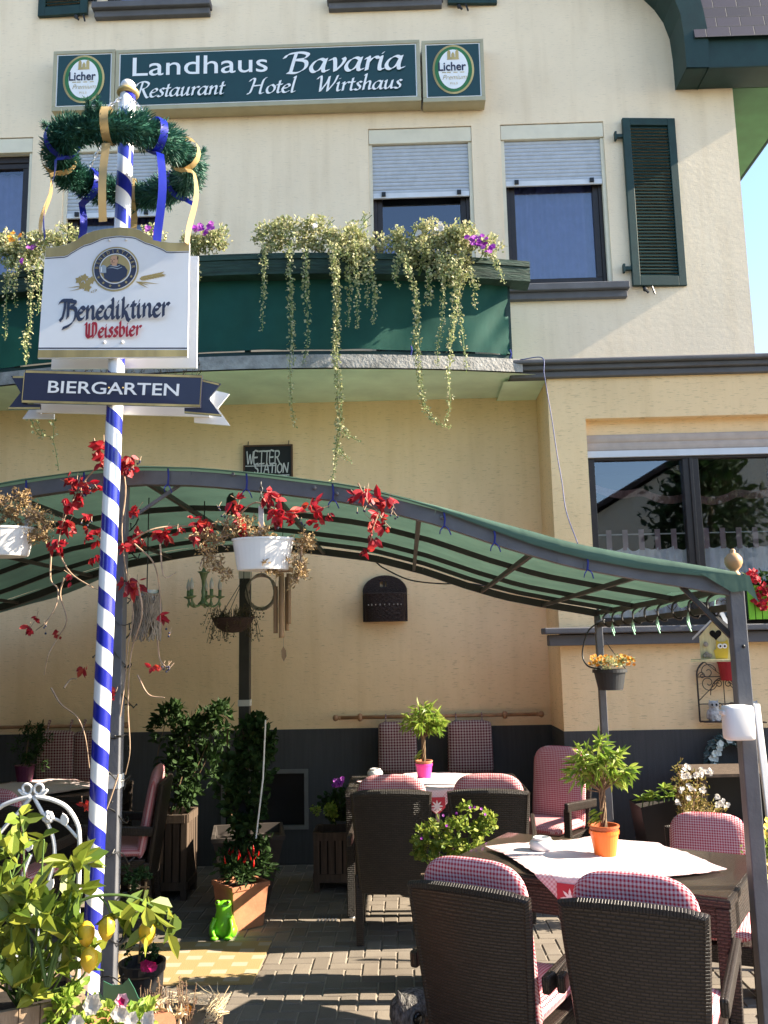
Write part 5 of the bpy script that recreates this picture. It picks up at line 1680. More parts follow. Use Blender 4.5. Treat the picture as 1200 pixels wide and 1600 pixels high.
def ficus(p, name, label, potm, r0, r1, h, cover=None, sc=1.0, n=420, lm=None):
    t = thing(name, label, 'potted plant', p)
    p = V(p)
    s = MB(); s.lathe([(.001, 0), (r0, 0), (r1, h*.86), (r1+.004, h*.86), (r1+.005, h), (r1-.004, h), (r1-.008, h*.8), (.001, h*.8)], p, 28); s.build('pot', potm, t, smooth=False)
    if cover:
        s = MB(); s.lathe([(r1-.006, h*.82), (r1+.002, h*1.12), (r1+.006, h*1.12), (r1+.006, h*1.2), (r1-.004, h*1.2), (r1-.01, h*.86)], p, 28); s.build('inner_pot', cover, t)
    MB().lathe([(.001, h*.84), (r1-.008, h*.84)], p, 20).build('soil', M['soil'], t)
    s = MB(); top = p+V((0, 0, h*.84))
    for k in range(6):
        a = k*1.05; pts = []
        for q in range(9):
            z = q*.024*sc; tw = a+q*.5
            pts.append(top+V((.012*math.cos(tw), .012*math.sin(tw), z)))
        s.tube(pts, .0045, 5)
    c = top+V((0, 0, .21*sc))
    tips = []
    for k in range(46):
        d = rdir(); d.z = abs(d.z)*.9-.15
        tips.append(c+V((d.x*.12*sc, d.y*.12*sc, d.z*.17*sc+.045*sc)))
    twigs(s, top+V((0, 0, .17*sc)), tips, .0028, 4)
    s.build('stem', M['stem'], t)
    s = MB()
    for tp in tips:
        for k in range(n//46):
            q = tp.lerp(c, rnd(-.1, .75))
            d = (q-c).normalized()*.7+rdir()*.6+V((0, 0, -.55))
            s.leaf(q, d, rdir()+V((0, 0, 1)), rnd(.045, .072)*sc, .015*sc, .2, .35)
    for k in range(14):
        q = top+V((rnd(-.04, .0), rnd(-.02, .02), rnd(.05, .10)*sc)); s.leaf(q, V((-1, rnd(-.5, .5), -.2)), ZA, .05, .013, .2, .4)
    s.build('foliage', lm or M['fresh'], t)
    return t
q = atz(946, 1336, TZ)
ficus((q.x, q.y, TZ+.0005), 'potted_tree', 'small braided ficus tree in a bright orange pot on the near table', M['orange'],   .050, .066, .115, mk('brown_inner_pot', (.40, .10, .03), .5), 1.12)
q = atz(663, 1216, TZ)
ficus((q.x, q.y, TZ+.0005), 'potted_tree', 'small ficus tree in a pink pot on the wall table', M['pink'], .05, .062, .11, M['terracotta'], 1.2)

# gingham cushions hung from wooden rods on the wall
def rod(px0, px1, py, label):
    a, b = at(px0, py, YW-.08), at(px1, py-(px1-px0)*.028, YW-.08); z = (a.z+b.z)/2
    t = thing('curtain_rod', label, 'rod', ((a.x+b.x)/2, YW, z), 0, 'wooden rods holding the wall cushions')
    MB().tube([(a.x, YW-.08, z), (b.x, YW-.08, z)], .016, 12).build('bar', M['rod'], t, smooth=True)
    for x, sg in ((a.x, -1), (b.x, 1)):
        s = MB(); s.lathe([(.016, 0), (.02, .01), (.014, .016), (.024, .03), (.03, .045), (.022, .062), (.001, .07)], (x, YW-.08, z), 14, RY(sg*PI/2)); s.build('end_knob', M['rod'], t, smooth=True)
    for f in (.10, .84):
        x = a.x+(b.x-a.x)*f; s = MB(); s.lathe([(.024, -.02), (.034, -.008), (.034, .008), (.024, .02)], (x, YW-.08, z), 14, RY(PI/2)); s.tube([(x, YW-.08, z), (x, YW, z)], .014, 8); s.build('bracket', M['rod'], t, smooth=True)
    return z
zr_ = rod(532, 838, 1123, 'turned wooden rod on the wall over the table, two gingham cushions hang from it')
rod(-60, 190, 1139, 'turned wooden rod on the shaded wall at the left')
def wall_cushion(px0, px1, py0, py1, label):
    a, b = at(px0, py0, YW-.13), at(px1, py1, YW-.13)
    w_, h_ = b.x-a.x, a.z-b.z
    t = thing('wall_cushion', label, 'cushion', ((a.x+b.x)/2, YW-.1, b.z), 0, 'gingham cushions hung on the wall')
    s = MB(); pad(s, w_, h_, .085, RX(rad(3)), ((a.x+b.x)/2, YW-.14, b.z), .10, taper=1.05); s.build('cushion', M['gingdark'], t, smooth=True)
    for k, f in enumerate((.2, .8)):
        x = a.x+(b.x-a.x)*f; s = MB()
        s.tube(crom([(x, YW-.12, a.z-.02), (x, YW-.11, a.z+.02), (x, YW-.055, zr_+.015), (x, YW-.10, zr_+.018), (x, YW-.118, a.z+.0)], 4), .006, 5)
        s.tube(crom([(x, YW-.12, a.z+.0), (x+.02, YW-.13, a.z-.04), (x+.012, YW-.135, a.z-.10)], 3), .004, 4); s.tube(crom([(x, YW-.12, a.z+.0), (x-.025, YW-.13, a.z-.02), (x-.03, YW-.135, a.z-.07)], 3), .004, 4)
        s.build('tie_band', M['gingdark'], t)
wall_cushion(591, 652, 1127, 1206, 'checked wall cushion behind the pink pot, left of the pair by the wall table')
wall_cushion(699, 770, 1125, 1206, 'checked wall cushion right of the pink pot, by the wall table')
wall_cushion(62, 118, 1141, 1218, 'dark checked wall cushion at the far left, beside the bushy house plant')
wall_cushion(119, 170, 1141, 1218, 'dark checked wall cushion partly behind the striped maypole')

# ------------------------------------------------------------------ flower box and trailing plants on the balcony
zb1_, zb0_ = Z_(805, 408, 7.2), Z_(805, 438, 7.2)
fb = thing('flower_box', 'long weathered dark green wooden flower box along the balcony rail', 'flower box', (-1.5, 7.0, zb0_))
s = MB(); A = arc(44, -.10, -4.6, 1.14)
for i in range(len(A)-1):
    (xa, ya), (xb, yq) = A[i], A[i+1]
    for (z0, z1, o0, o1, dep) in ((zb1_-.05, zb1_, .0, .0, .26), (zb0_, zb1_-.055, .02, .008, .22)):
        s.add([(xa, ya+o0, z0), (xb, yq+o0, z0), (xb, yq+o1, z1), (xa, ya+o1, z1), (xa, ya+dep, z0), (xb, yq+dep, z0), (xb, yq+dep, z1), (xa, ya+dep, z1)],
              [(0, 1, 2, 3), (3, 2, 6, 7), (0, 4, 5, 1), (4, 7, 6, 5)])
        if i == len(A)-2: s.add([(xb, yq+o0, z0), (xb, yq+dep, z0), (xb, yq+dep, z1), (xb, yq+o1, z1)], [(0, 1, 2, 3)])
s.build('boards', M['rail'], fb)
def trail(lm, sm, pts, Y, L=.027, dens=1.0):
    P = [at(x, y, Y+rnd(-.01, .01)) for x, y in pts]
    C = crom(P, 10)
    sm.tube(C, .0022, 4)
    tot = 0
    for i in range(len(C)-1):
        seg = (C[i+1]-C[i]).length
        t = 1-(i/len(C))*.35
        n = seg/.0062*dens
        k = int(n)+(random.random() < n-int(n))
        for _ in range(k):
            p = C[i].lerp(C[i+1], random.random())+rdir()*.027*t
            d = rdir(); d.z -= .3; d.y -= .3
            lm.leaf(p, d, rdir()+V((0, -1, .5)), L*rnd(.6, 1.25)*t, L*rnd(.6, .95)*t, .2, .2)
def balcony_plant(label, blobs, trails, flowers=(), n=1500, name='trailing_plant'):
    c = at(*blobs[0][:2], 7.02)
    t = thing(name, label, 'plant', c, 0, 'trailing plants in the balcony flower box')
    s, st = MB(), MB()
    tot = sum(b[2]*b[3] for b in blobs)
    for px, py, rx, ry in blobs:
        c = at(px, py, 7.0); k = 7.0/FPX
        bush(s, c, (rx*k*1.1, .15, ry*k*1.15), int(1.7*n*rx*ry/tot), .028, .022, 18, .5, .42)
        for _ in range(5):
            e = c+V((rnd(-rx, rx)*k, rnd(-.1, .1), rnd(0, 1.1)*ry*k)); st.tube(crom([c+V((rnd(-.05, .05), 0, -ry*k)), (c+e)/2, e], 3), .003, 4)
    for tr_ in [t_ for q in trails for t_ in ((q,) if len(q[0]) < 3 or n < 1500 else (q, ([(x+rnd(-7, 7), y) for x, y in q[0][:max(2, len(q[0])-random.choice((1, 2, 3)))]],)+tuple(q[1:])))]: trail(s, st, tr_[0], tr_[1] if len(tr_) > 1 else 6.88, dens=tr_[2] if len(tr_) > 2 else 1.0)
    s.build('foliage', M['varieg'], t); st.build('stem', M['greenstem'], t)
    for m_, nm, pts in flowers:
        f = MB()
        for px, py, r, q in pts:
            for _ in range(q):
                p = at(px+rnd(-r, r), py+rnd(-r*.7, r*.7), 6.87+rnd(-.05, .05)); flower(f, p, (rnd(-.5, .5), -1, rnd(-.1, .7)), rnd(.020, .030))
        f.build(nm, m_, t)
    return t
balcony_plant('cream leaved trailing plant with four long hanging strands in the middle of the balcony',
    [(452, 365, 48, 22), (500, 372, 42, 26), (545, 375, 42, 34), (425, 372, 24, 24), (556, 395, 30, 40), (570, 340, 6, 5)],
    [([(413, 380), (415, 412), (411, 467), (410, 518)],), ([(450, 380), (453, 467), (455, 525), (453, 569), (455, 624), (461, 668)],), ([(477, 385), (479, 467), (481, 525), (473, 569)],),
     ([(525, 380), (527, 467), (525, 511), (527, 555), (527, 606), (528, 657), (525, 705), (519, 752)], 6.85, 1.5), ([(520, 380), (522, 440), (524, 500), (521, 560)], 6.84, 1.4), ([(527, 657), (545, 680), (563, 690)], 6.85, .8), ([(525, 700), (537, 712), (549, 721)], 6.85, .8),
     ([(556, 375), (558, 448), (558, 514)], 6.87, 1.3), ([(542, 390), (546, 450), (543, 510)],), ([(578, 400), (585, 467), (583, 507)],), ([(570, 400), (574, 440), (573, 480)],)], [(M['whitefl'], 'white_blossom', [(490, 352, 6, 3)])], 3000)
balcony_plant('cream leaved trailing plant with purple petunias at the right end of the balcony box',
    [(640, 378, 34, 22), (680, 372, 40, 26), (720, 375, 36, 28), (660, 400, 38, 34), (705, 400, 40, 40), (610, 378, 28, 14), (755, 388, 28, 18)],
    [([(633, 395), (649, 467), (653, 540), (655, 591), (662, 635), (684, 661), (706, 668)], 6.85, 1.2), ([(690, 400), (692, 450), (690, 503), (684, 540), (684, 570)], 6.86, 1.2), ([(703, 400), (710, 467), (704, 540), (701, 591), (703, 632), (695, 661)], 6.85, 1.2),
     ([(719, 393), (717, 467), (723, 525), (730, 577)],), ([(732, 420), (741, 450), (742, 482)],), ([(768, 395), (780, 420), (788, 441)],), ([(626, 400), (618, 430), (624, 452)],), ([(668, 420), (672, 470), (660, 475)],)],
    [(M['petunia'], 'purple_blossom', [(750, 378, 14, 22), (765, 388, 8, 8), (735, 372, 8, 5)]), (M['whitefl'], 'white_blossom', [(683, 354, 8, 5), (655, 365, 6, 3)])], 3600)
balcony_plant('trailing plant with purple petunias on the balcony just right of the beer sign',
    [(320, 378, 34, 18), (300, 385, 20, 16), (345, 372, 20, 14), (240, 362, 18, 10)], [([(303, 400), (308, 420), (310, 440)],)],
    [(M['petunia'], 'purple_blossom', [(312, 358, 12, 12), (238, 362, 10, 8), (330, 352, 8, 4)])], 1100)
balcony_plant('greyish trailing plant hanging at the far left end of the balcony',
    [(30, 385, 36, 18), (70, 378, 40, 16), (105, 372, 30, 13), (15, 400, 24, 22), (50, 400, 30, 20), (10, 380, 18, 22)],
    [([(13, 400), (10, 440), (10, 480), (8, 530)],), ([(43, 400), (47, 440), (48, 490), (48, 515)],), ([(28, 400), (22, 450), (24, 480)],), ([(60, 410), (62, 450), (60, 490)],), ([(44, 510), (42, 545), (40, 570)], 6.86, 1.3),
     ([(42, 640), (60, 678), (82, 686), (92, 735)], 6.9, .45), ([(82, 640), (84, 686)], 6.9, .4)],
    [(M['petunia'], 'purple_blossom', [(55, 380, 12, 5), (38, 410, 6, 3)]), (M['orangefl'], 'faded_blossom', [(30, 372, 20, 6)])], 2000)
s = MB(); st = MB(); c = at(300, 572, 6.95)
t = thing('creeping_plant', 'straggling small leaved plant growing in the balcony gutter behind the beer sign', 'plant', c)
for px in range(120, 310, 9): trail(s, st, [(px, 556+rnd(-5, 5)), (px+rnd(-6, 6), 572), (px+rnd(-6, 6), 588+rnd(-4, 10))], 6.93, .018, .7)
s.build('foliage', M['drydark'], t); st.build('stem', M['stem'], t)

# ------------------------------------------------------------------ crimson creeper on the pergola
def creeper(label, clusters, stems, Y, berries=()):
    c = at(*clusters[0][:2], Y)
    t = thing('creeper', label, 'climbing plant', c, 0, 'crimson creeper on the pergola')
    s, st = MB(), MB(); k = Y/FPX
    for px, py, r in clusters:
        c = at(px, py, Y+rnd(-.08, .05)); R_ = r*k
        n = max(3, int((r/7.0)**2*1.7))
        for _ in range(n):
            o = rdir(); p = c+V((o.x, o.y*.7, o.z))*R_*rnd(.15, 1.05)
            n0 = V((rnd(-.9, .9), -1, rnd(-.5, .9)))
            L = rnd(.030, .060)*min(1, .6+r/30)
            d0 = V((rnd(-.9, .9), rnd(-.5, .2), rnd(-1.1, .15)))
            for a in random.sample((-1.0, -.5, 0, .5, 1.0), random.choice((1, 2, 3, 3))):
                d = Matrix.Rotation(a, 3, n0.normalized()) @ d0
                s.leaf(p+rdir()*.006, d, n0+rdir()*.5, L*rnd(.7, 1.05), L*rnd(.42, .62), rnd(-.2, .35), rnd(-.1, .6))
            if random.random() < .25: st.tube([p, p+V((rnd(-.03, .03), 0, rnd(.01, .05)))], .0014, 3)
    for pts in stems:
        P = [at(x, y, Y+.02+rnd(-.03, .03)) for x, y in pts]; C = crom(P, 5)
        st.tube(C, [.0042*(1-.6*i/len(C)) for i in range(len(C))], 5)
    for px, py, q in berries:
        bm = MB()
        for _ in range(q):
            p = at(px+rnd(-9, 9), py+rnd(-8, 8), Y-.03); bm.ball(p, .0052, 6); st.tube([p, p+V((rnd(-.02, .02), .01, .025))], .0012, 3)
        bm.build('berry_cluster', M['navy'], t)
    s.build('foliage', M['creeper'], t); st.build('stem', M['palestem'], t)
    return t
creeper('red creeper climbing the pergola post beside the striped maypole',
    [(157, 697, 13), (198, 728, 20), (160, 723, 14), (113, 747, 17), (124, 768, 17), (104, 788, 13), (100, 820, 18), (136, 808, 9), (150, 838, 18), (150, 870, 13), (88, 848, 14), (90, 862, 8), (110, 900, 10), (200, 913, 17), (217, 908, 12), (218, 842, 16), (196, 855, 9), (47, 982, 11), (90, 990, 6), (58, 965, 5), (130, 1045, 9), (252, 960, 8), (244, 1040, 7), (132, 1258, 8), (205, 800, 8), (178, 1085, 7), (155, 760, 11)],
    [[(180, 690), (160, 720), (130, 755), (105, 800), (95, 830), (90, 860)], [(80, 860), (79, 905), (90, 920), (88, 945), (72, 972), (56, 985)], [(100, 903), (94, 930), (104, 970), (88, 1000), (75, 1025), (69, 1055)], [(90, 860), (110, 895), (140, 915), (155, 922)], [(150, 700), (147, 685)], [(182, 700), (196, 760), (190, 830), (198, 900), (208, 960), (200, 1010), (196, 1060), (188, 1120)], [(215, 910), (222, 960), (205, 1020), (200, 1100), (203, 1170), (196, 1210)], [(80, 1075), (95, 1100), (120, 1120), (133, 1150), (140, 1200)], [(215, 1055), (232, 1085), (257, 1090)], [(185, 1210), (168, 1260), (150, 1300), (130, 1340)], [(210, 850), (240, 880), (250, 930), (250, 990)], [(250, 850), (256, 900), (275, 895)], [(246, 1000), (250, 1030), (262, 1045)], [(100, 1075), (110, 1062), (120, 1060)]],
    3.76, [(73, 985, 3), (262, 990, 3), (258, 1048, 7), (210, 728, 5), (135, 770, 4), (135, 820, 3)])
creeper('red creeper trained along the front arch over the white hanging tub',
    [(255, 830, 15), (280, 825, 8), (316, 818, 18), (306, 812, 9), (370, 790, 16), (376, 810, 9), (420, 777, 17), (433, 803, 16), (460, 803, 15), (487, 790, 13), (500, 800, 13), (498, 820, 11), (513, 803, 9), (375, 825, 10), (327, 840, 9), (303, 840, 6)],
    [[(205, 845), (235, 828), (270, 822), (310, 822), (345, 815), (372, 805)], [(372, 805), (400, 785), (440, 800), (480, 800), (515, 790)], [(360, 800), (350, 825), (340, 845)]], 3.77, [(437, 818, 7), (470, 815, 4), (350, 800, 4)])
creeper('red creeper hanging free from the arch near the wall basket',
    [(568, 765, 11), (577, 772, 10), (597, 790, 18), (596, 808, 12), (604, 822, 9), (583, 818, 11), (580, 842, 13), (572, 857, 8), (555, 778, 6)],
    [[(560, 755), (575, 785), (590, 800), (583, 825), (578, 850)], [(590, 800), (600, 815), (610, 825)]], 3.77, [(618, 803, 5), (567, 795, 3)])

# ------------------------------------------------------------------ things hung in the pergola
def tub(px0, px1, pyt, pyb, Y, label, hang=None, long=False):
    a, b, c = at(px0, pyt, Y), at(px1, pyt, Y), at((px0+px1)/2, pyb, Y)
    cx, r, h = (a.x+b.x)/2, (b.x-a.x)/2, a.z-c.z
    t = thing('hanging_tub', label, 'flower tub', (cx, Y, c.z), 0, 'white tubs of dried plants')
    s = MB(); s.lathe([(.001, .004), (r*.80, .0), (r*.82, .006), (r*.97, h*.93), (r*1.0, h*.93), (r*1.0, h), (r*.95, h), (r*.93, h*.75), (.001, h*.75)], (cx, Y, c.z), 36, squash=(1, .62)); s.build('tub', M['plastic'], t, smooth=False)
    s = MB(); s.lathe([(.001, h*.78), (r*.92, h*.78)], (cx, Y, c.z), 24, squash=(1, .62)); s.build('soil', M['soil'], t)
    return t, cx, c.z, r, h
t, cx, z0, r, h = tub(362, 460, 843, 891, 3.78, 'white oval hanging tub with dried plant below the front arch')
p, q = at(408, 750, 3.80), at(408, 845, 3.80)
MB().box(((p.x+q.x)/2, 3.80, (p.z+q.z)/2-.06), (.022, .006, abs(p.z-q.z)-.11)).build('hanger_strap', M['tape'], t)
s = MB()
for i in range(6): s.tube([V((q.x, 3.80, p.z-.02-i*.022))+V((.006*math.cos(2*PI*k/8)*(i % 2), .006*math.cos(2*PI*k/8)*(1-i % 2), .014*math.sin(2*PI*k/8))) for k in range(9)], .0022, 4, False)
s.build('chain', M['darksteel'], t)
def drysprigs(mb, st, cl, Y, n, L=.02):
    for px, py, rx, ry in cl:
        c = at(px, py, Y); k = Y/FPX
        for _ in range(max(2, n//len(cl)//9)):
            e = c+V((rnd(-rx, rx)*k, rnd(-.06, .06), rnd(-ry, ry)*k)); st.tube([c+V((0, 0, -ry*k*.2)), (c+e)/2+rdir()*.01, e], .0018, 4)
            for _ in range(9):
                p = c.lerp(e, rnd(.3, 1.1))+rdir()*.014; mb.leaf(p, rdir(), rdir(), L*rnd(.5, 1.2), L*.45, .3, .5)
s, st = MB(), MB()
drysprigs(s, st, [(365, 830, 28, 22), (335, 845, 26, 20), (325, 865, 22, 22), (345, 890, 18, 20), (470, 870, 18, 30), (465, 900, 14, 22), (425, 890, 16, 12), (380, 815, 18, 16), (410, 835, 30, 12), (318, 838, 18, 10), (480, 845, 10, 14)], 3.77, 1500)
s.build('dried_foliage', M['dry'], t); st.build('dried_stems', M['palestem'], t)
t, cx, z0, r, h = tub(-60, 56, 827, 870, 3.80, 'white oval hanging tub with dried flowers at the left edge')
s, st = MB(), MB()
drysprigs(s, st, [(15, 800, 30, 28), (45, 805, 30, 22), (70, 815, 16, 22), (35, 778, 12, 14), (5, 785, 20, 20), (60, 838, 14, 10)], 3.78, 1000)
s.build('dried_foliage', M['dry'], t); st.build('dried_stems', M['palestem'], t)
MB().bar((cx+.12, 3.80, z0+h*.7), (cx+.12, 3.83, zc(cx+.12)-.05), .02, .005).build('hanger_strap', M['tape'], t)

# green glass chandelier
Yc = 4.55; c = at(318, 925, Yc); t = thing('chandelier', 'small green glass chandelier with candle bulbs hanging beside the white tub', 'chandelier', c)
s = MB(); s.lathe([(.001, -.075), (.012, -.07), (.03, -.06), (.014, -.045), (.009, -.02), (.012, 0), (.008, .03), (.011, .06), (.022, .095), (.034, .105), (.012, .108), (.004, .125), (.001, .13)], c, 16); s.build('column', M['greenglass'], t, smooth=True)
for k in range(5):
    a = 2*PI*k/5+.4; d = V((math.cos(a), math.sin(a), 0)); e = c+d*.085+V((0, 0, -.03))
    s = MB(); s.tube(crom([c+V((0, 0, -.05)), c+d*.045+V((0, 0, -.075)), c+d*.075+V((0, 0, -.06)), e], 4), .006, 6); s.lathe([(.004, -.006), (.024, .004), (.026, .008), (.006, .004), (.009, .01), (.009, .04), (.001, .04)], e, 12); s.lathe([(.001, -.05), (.008, -.035), (.002, -.02), (.001, -.005)], e, 8)
    s.build('arm', M['greenglass'], t, smooth=True)
    s = MB(); s.lathe([(.007, .04), (.012, .055), (.010, .075), (.001, .10)], e, 10); s.build('bulb', M['pearglass'], t, smooth=True)
MB().tube([c+V((0, 0, .13)), (c.x, Yc, zc(c.x)-.02)], .003, 4).build('cord', M['black'], t)
# dead hanging basket
Yc = 4.95; c = at(364, 965, Yc); t = thing('hanging_basket', 'dark hanging basket of dead plants in front of the middle rear post', 'hanging basket', c)
s = MB(); s.lathe([(.001, -.085), (.05, -.08), (.09, -.055), (.115, -.01), (.12, .0), (.108, .0), (.08, -.03), (.001, -.04)], c, 24); s.build('bowl', M['darkwick'], t, smooth=True)
s, st = MB(), MB()
for _ in range(90):
    a = rnd(0, 6.28); b = c+V((math.cos(a)*rnd(.04, .12), math.sin(a)*.09, .0)); e = b+V((math.cos(a)*rnd(0, .07), rnd(-.05, .05), rnd(-.14, .05))); m_ = (b+e)/2+V((0, 0, .05)); st.tube(crom([b, m_, e], 4), .0014, 3)
    for _ in range(7): s.leaf(b.lerp(e, rnd(.4, 1.1))+rdir()*.015, rdir(), rdir(), .014, .008, .2, .4)
s.build('dead_foliage', M['drydark'], t); st.build('dead_stems', M['drydark'], t)
ap = c+V((.06, 0, .22))
for a in (0, 2.1, 4.2): MB().tube([c+V((math.cos(a)*.11, math.sin(a)*.11, 0)), ap], .0022, 4).build('hanging_wire', M['black'], t)
MB().tube([ap, (ap.x, Yc, zc(ap.x)-.03)], .0022, 4).build('hook_wire', M['black'], t)
# twig wreath on the rear post
c = at(408, 925, 6.5); t = thing('twig_wreath', 'ring of grey twine hung beside the middle rear post behind the wind chime', 'wreath', c)
s = MB()
for k in range(14):
    ph = rnd(0, 6.28); s.tube([c+V(((.105+.012*math.sin(a*3+ph)+rnd(-.004, .004))*math.cos(a), .012*math.cos(a*2+ph), (.125+.012*math.cos(a*4+ph))*math.sin(a))) for a in [2*PI*i/36 for i in range(37)]], .0032, 4, False)
s.build('twine', M['willow'], t)
MB().tube([c+V((0, 0, .12)), (c.x, 6.55, zc(c.x)-.04)], .002, 4).build('cord', M['black'], t)
# bamboo wind chime
Yc = 4.1; c = at(442, 893, Yc); t = thing('wind_chime', 'bamboo wind chime hanging behind the white tub', 'wind chime', c)
MB().lathe([(.001, 0), (.05, 0), (.05, .016), (.001, .016)], c, 18).build('top_disc', M['bamboo'], t)
kk = Yc/FPX
for dx, dy, a_, b_, r_ in ((-10, -.03, 24, 96, .0105), (0, -.045, 4, 103, .0125), (10, -.02, 4, 82, .0105), (5, .03, 8, 92, .010), (-5, .03, 14, 80, .010)):
    s = MB(); x = c.x+dx*kk; y = c.y+dy; zt, zb_ = c.z-a_*kk, c.z-b_*kk
    s.lathe([(r_*.7, 0), (r_, 0), (r_, .012), (r_, (zt-zb_)*.5), (r_*1.1, (zt-zb_)*.52), (r_, (zt-zb_)*.54), (r_, zt-zb_), (r_*.7, zt-zb_), (r_*.7, 0)], (x, y, zb_), 10); s.build('bamboo_tube', M['bamboo'], t, smooth=True)
    MB().tube([(x, y, zt-.01), (c.x+dx*kk*.9, y, c.z)], .0012, 4).build('string', M['palestem'], t)
MB().tube([c, c+V((.002, 0, -118*kk))], .0011, 4).build('string', M['palestem'], t)
s = MB(); s.prism([(0, 0), (.012, -.02), (.014, -.045), (.002, -.07), (-.008, -.05), (-.010, -.02)], c+V((.002, -.002, -116*kk)), XA, ZA, NF, .004); s.build('wind_catcher', M['bamboo'], t)
MB().tube([c+V((0, 0, .016)), (c.x, Yc, zc(c.x)-.02)], .0015, 4).build('cord', M['black'], t)
# driftwood lamp basket
Yc = 4.35; c = at(228, 1003, Yc); k = Yc/FPX; t = thing('driftwood_basket', 'tall basket of grey driftwood sticks with white lining behind the steel post', 'basket', c)
r_, h_ = 21*k, 82*k
MB().lathe([(r_*.86, h_*.70), (r_*.86, h_*.8), (r_*.78, h_*.98)], c, 20).build('lining', M['white'], t, smooth=True)
s = MB()
for _ in range(520):
    a = rnd(0, 6.28); z = rnd(0, h_*.74); l = rnd(.04, .075); b = a+rnd(-.35, .35)
    def Pq(a_, z_): rr = r_*(1.0+.04*math.sin(a_*5)-.12*(z_/h_)**3); return c+V((rr*math.cos(a_), rr*math.sin(a_), z_))
    s.tube([Pq(a, z), Pq((a+b)/2, z+l/2)+rdir()*.004, Pq(b, min(h_*.9, z+l))], .0035, 4)
s.tube([c+V((r_*.9*math.cos(a), r_*.9*math.sin(a), h_*.93+.012*math.sin(a*2))) for a in [2*PI*i/20 for i in range(21)]], .006, 5, False)
s.tube(crom([c+V((r_*.9, 0, h_*.9)), c+V((r_*1.1, 0, h_*.6)), c+V((r_*.95, -.02, h_*.35))], 4), .006, 5)
s.build('sticks', M['willow'], t)
MB().tube([c+V((0, 0, h_*.95)), (c.x, Yc, zc(c.x)-.03)], .003, 4).build('cord', M['black'], t)
# black lamp on a cord
Yc = 4.2; c = at(361, 788, Yc); t = thing('hanging_lamp', 'small black lamp housing hanging on a cord below the canvas', 'lamp', c)
s = MB(); s.lathe([(.001, -.05), (.026, -.05), (.028, -.02), (.022, .03), (.010, .05), (.001, .055)], c, 14); s.build('housing', M['black'], t, smooth=True); MB().tube([c+V((0, 0, .05)), (c.x+.01, Yc, zc(c.x)-.03)], .004, 5).build('cord', M['black'], t)
# fairy lights round the post
t = thing('fairy_lights', 'unlit black string of fairy lights wound round the front post', 'string lights', (pl, GY0, .3))
s = MB(); pts = []
for i in range(260):
    z = 2.45-i*.0085; a = i*.33; rr = .055+.03*noise.noise((i*.17, 0, 0)); pts.append(V((pl-.01+rr*1.15*math.cos(a), GY0+.03+rr*1.5*math.sin(a), z+.02*math.sin(i*.9))))
s.tube(pts, .003, 4)
for p in pts[::4]:
    d = rdir()*.028; s.tube([p, p+d], .0026, 4); s.ball(p+d, .0045, 6)
s.build('wire', M['black'], t)

# wicker wall basket
Yc = YW-.03; a, b = at(569, 972, Yc), at(634, 900, Yc); cx, w_, zb_, zt = (a.x+b.x)/2, b.x-a.x, a.z, b.z
t = thing('wall_basket', 'dark willow basket with arched back hanging on the wall under the canopy', 'basket', (cx, YW, zb_))
s = MB(); n = 26; hh = zt-zb_
def inside(x, z):
    if not (abs(x) < w_/2 and 0 < z < hh): return False
    zz = z-(hh-w_*.36)
    if zz > 0 and (x/(w_/2))**2+(zz/(w_*.36))**2 > 1: return False
    if (.62*hh+.11 < 0): return False
    if abs(abs(x+.01)-.016) < .012 and hh*.76 < z < hh*.90: return False
    return True
for i in range(n):
    for j in range(n):
        x0, x1 = -w_/2+w_*i/n, -w_/2+w_*(i+1)/n; z0, z1 = hh*j/n, hh*(j+1)/n
        if inside((x0+x1)/2, (z0+z1)/2):
            s.box((cx+(x0+x1)/2, Yc+.012*math.sin(i*1.57)*.0, zb_+(z0+z1)/2), (x1-x0+.001, .014+.006*((i+j) % 2), z1-z0+.0005))
s.build('back', M['darkwick'], t)
s = MB(); rows = 12
for j in range(rows):
    z0, z1 = zb_+hh*.60*j/rows, zb_+hh*.60*(j+1)/rows
    m = 22
    for i in range(m):
        def Pk(u, z): f = 1+.10*(z-zb_)/hh; th = PI*u; return V((cx-math.cos(th)*w_*.46*f, Yc-.015-math.sin(th)**.5*.13*f-(.012 if (int(u*m)+j) % 2 else 0), z))
        s.quad(Pk(i/m, z0), Pk((i+.999)/m, z0), Pk((i+.999)/m, z1), Pk(i/m, z1))
s.tube([V((cx-math.cos(PI*i/20)*w_*.49, Yc-.015-math.sin(PI*i/20)**.5*.14, zb_+hh*.60)) for i in range(21)], .011, 6)
s.tube([V((cx-math.cos(PI*i/20)*w_*.46, Yc-.015-math.sin(PI*i/20)**.5*.13, zb_+.005)) for i in range(21)], .008, 6)
s.build('pocket', M['darkwick'], t)
s = MB()
for i in range(9):
    u = .22+.07*i; th = PI*u
    s.box((cx-math.cos(th)*w_*.49, Yc-.022-math.sin(th)**.5*.14, zb_+hh*.36), (.010, .006, .012+.006*(i % 2)))
s.build('pale_weave', M['willow'], t)
s = MB(); s.tube([V((cx-math.cos(PI*i/20)*w_/2, Yc, zb_+hh-w_*.36+math.sin(PI*i/20)*w_*.36)) for i in range(21)], .012, 6); s.tube([(cx-w_/2, Yc, zb_), (cx-w_/2, Yc, zb_+hh-w_*.36)], .010, 6); s.tube([(cx+w_/2, Yc, zb_), (cx+w_/2, Yc, zb_+hh-w_*.36)], .010, 6); s.build('rim', M['darkwick'], t)

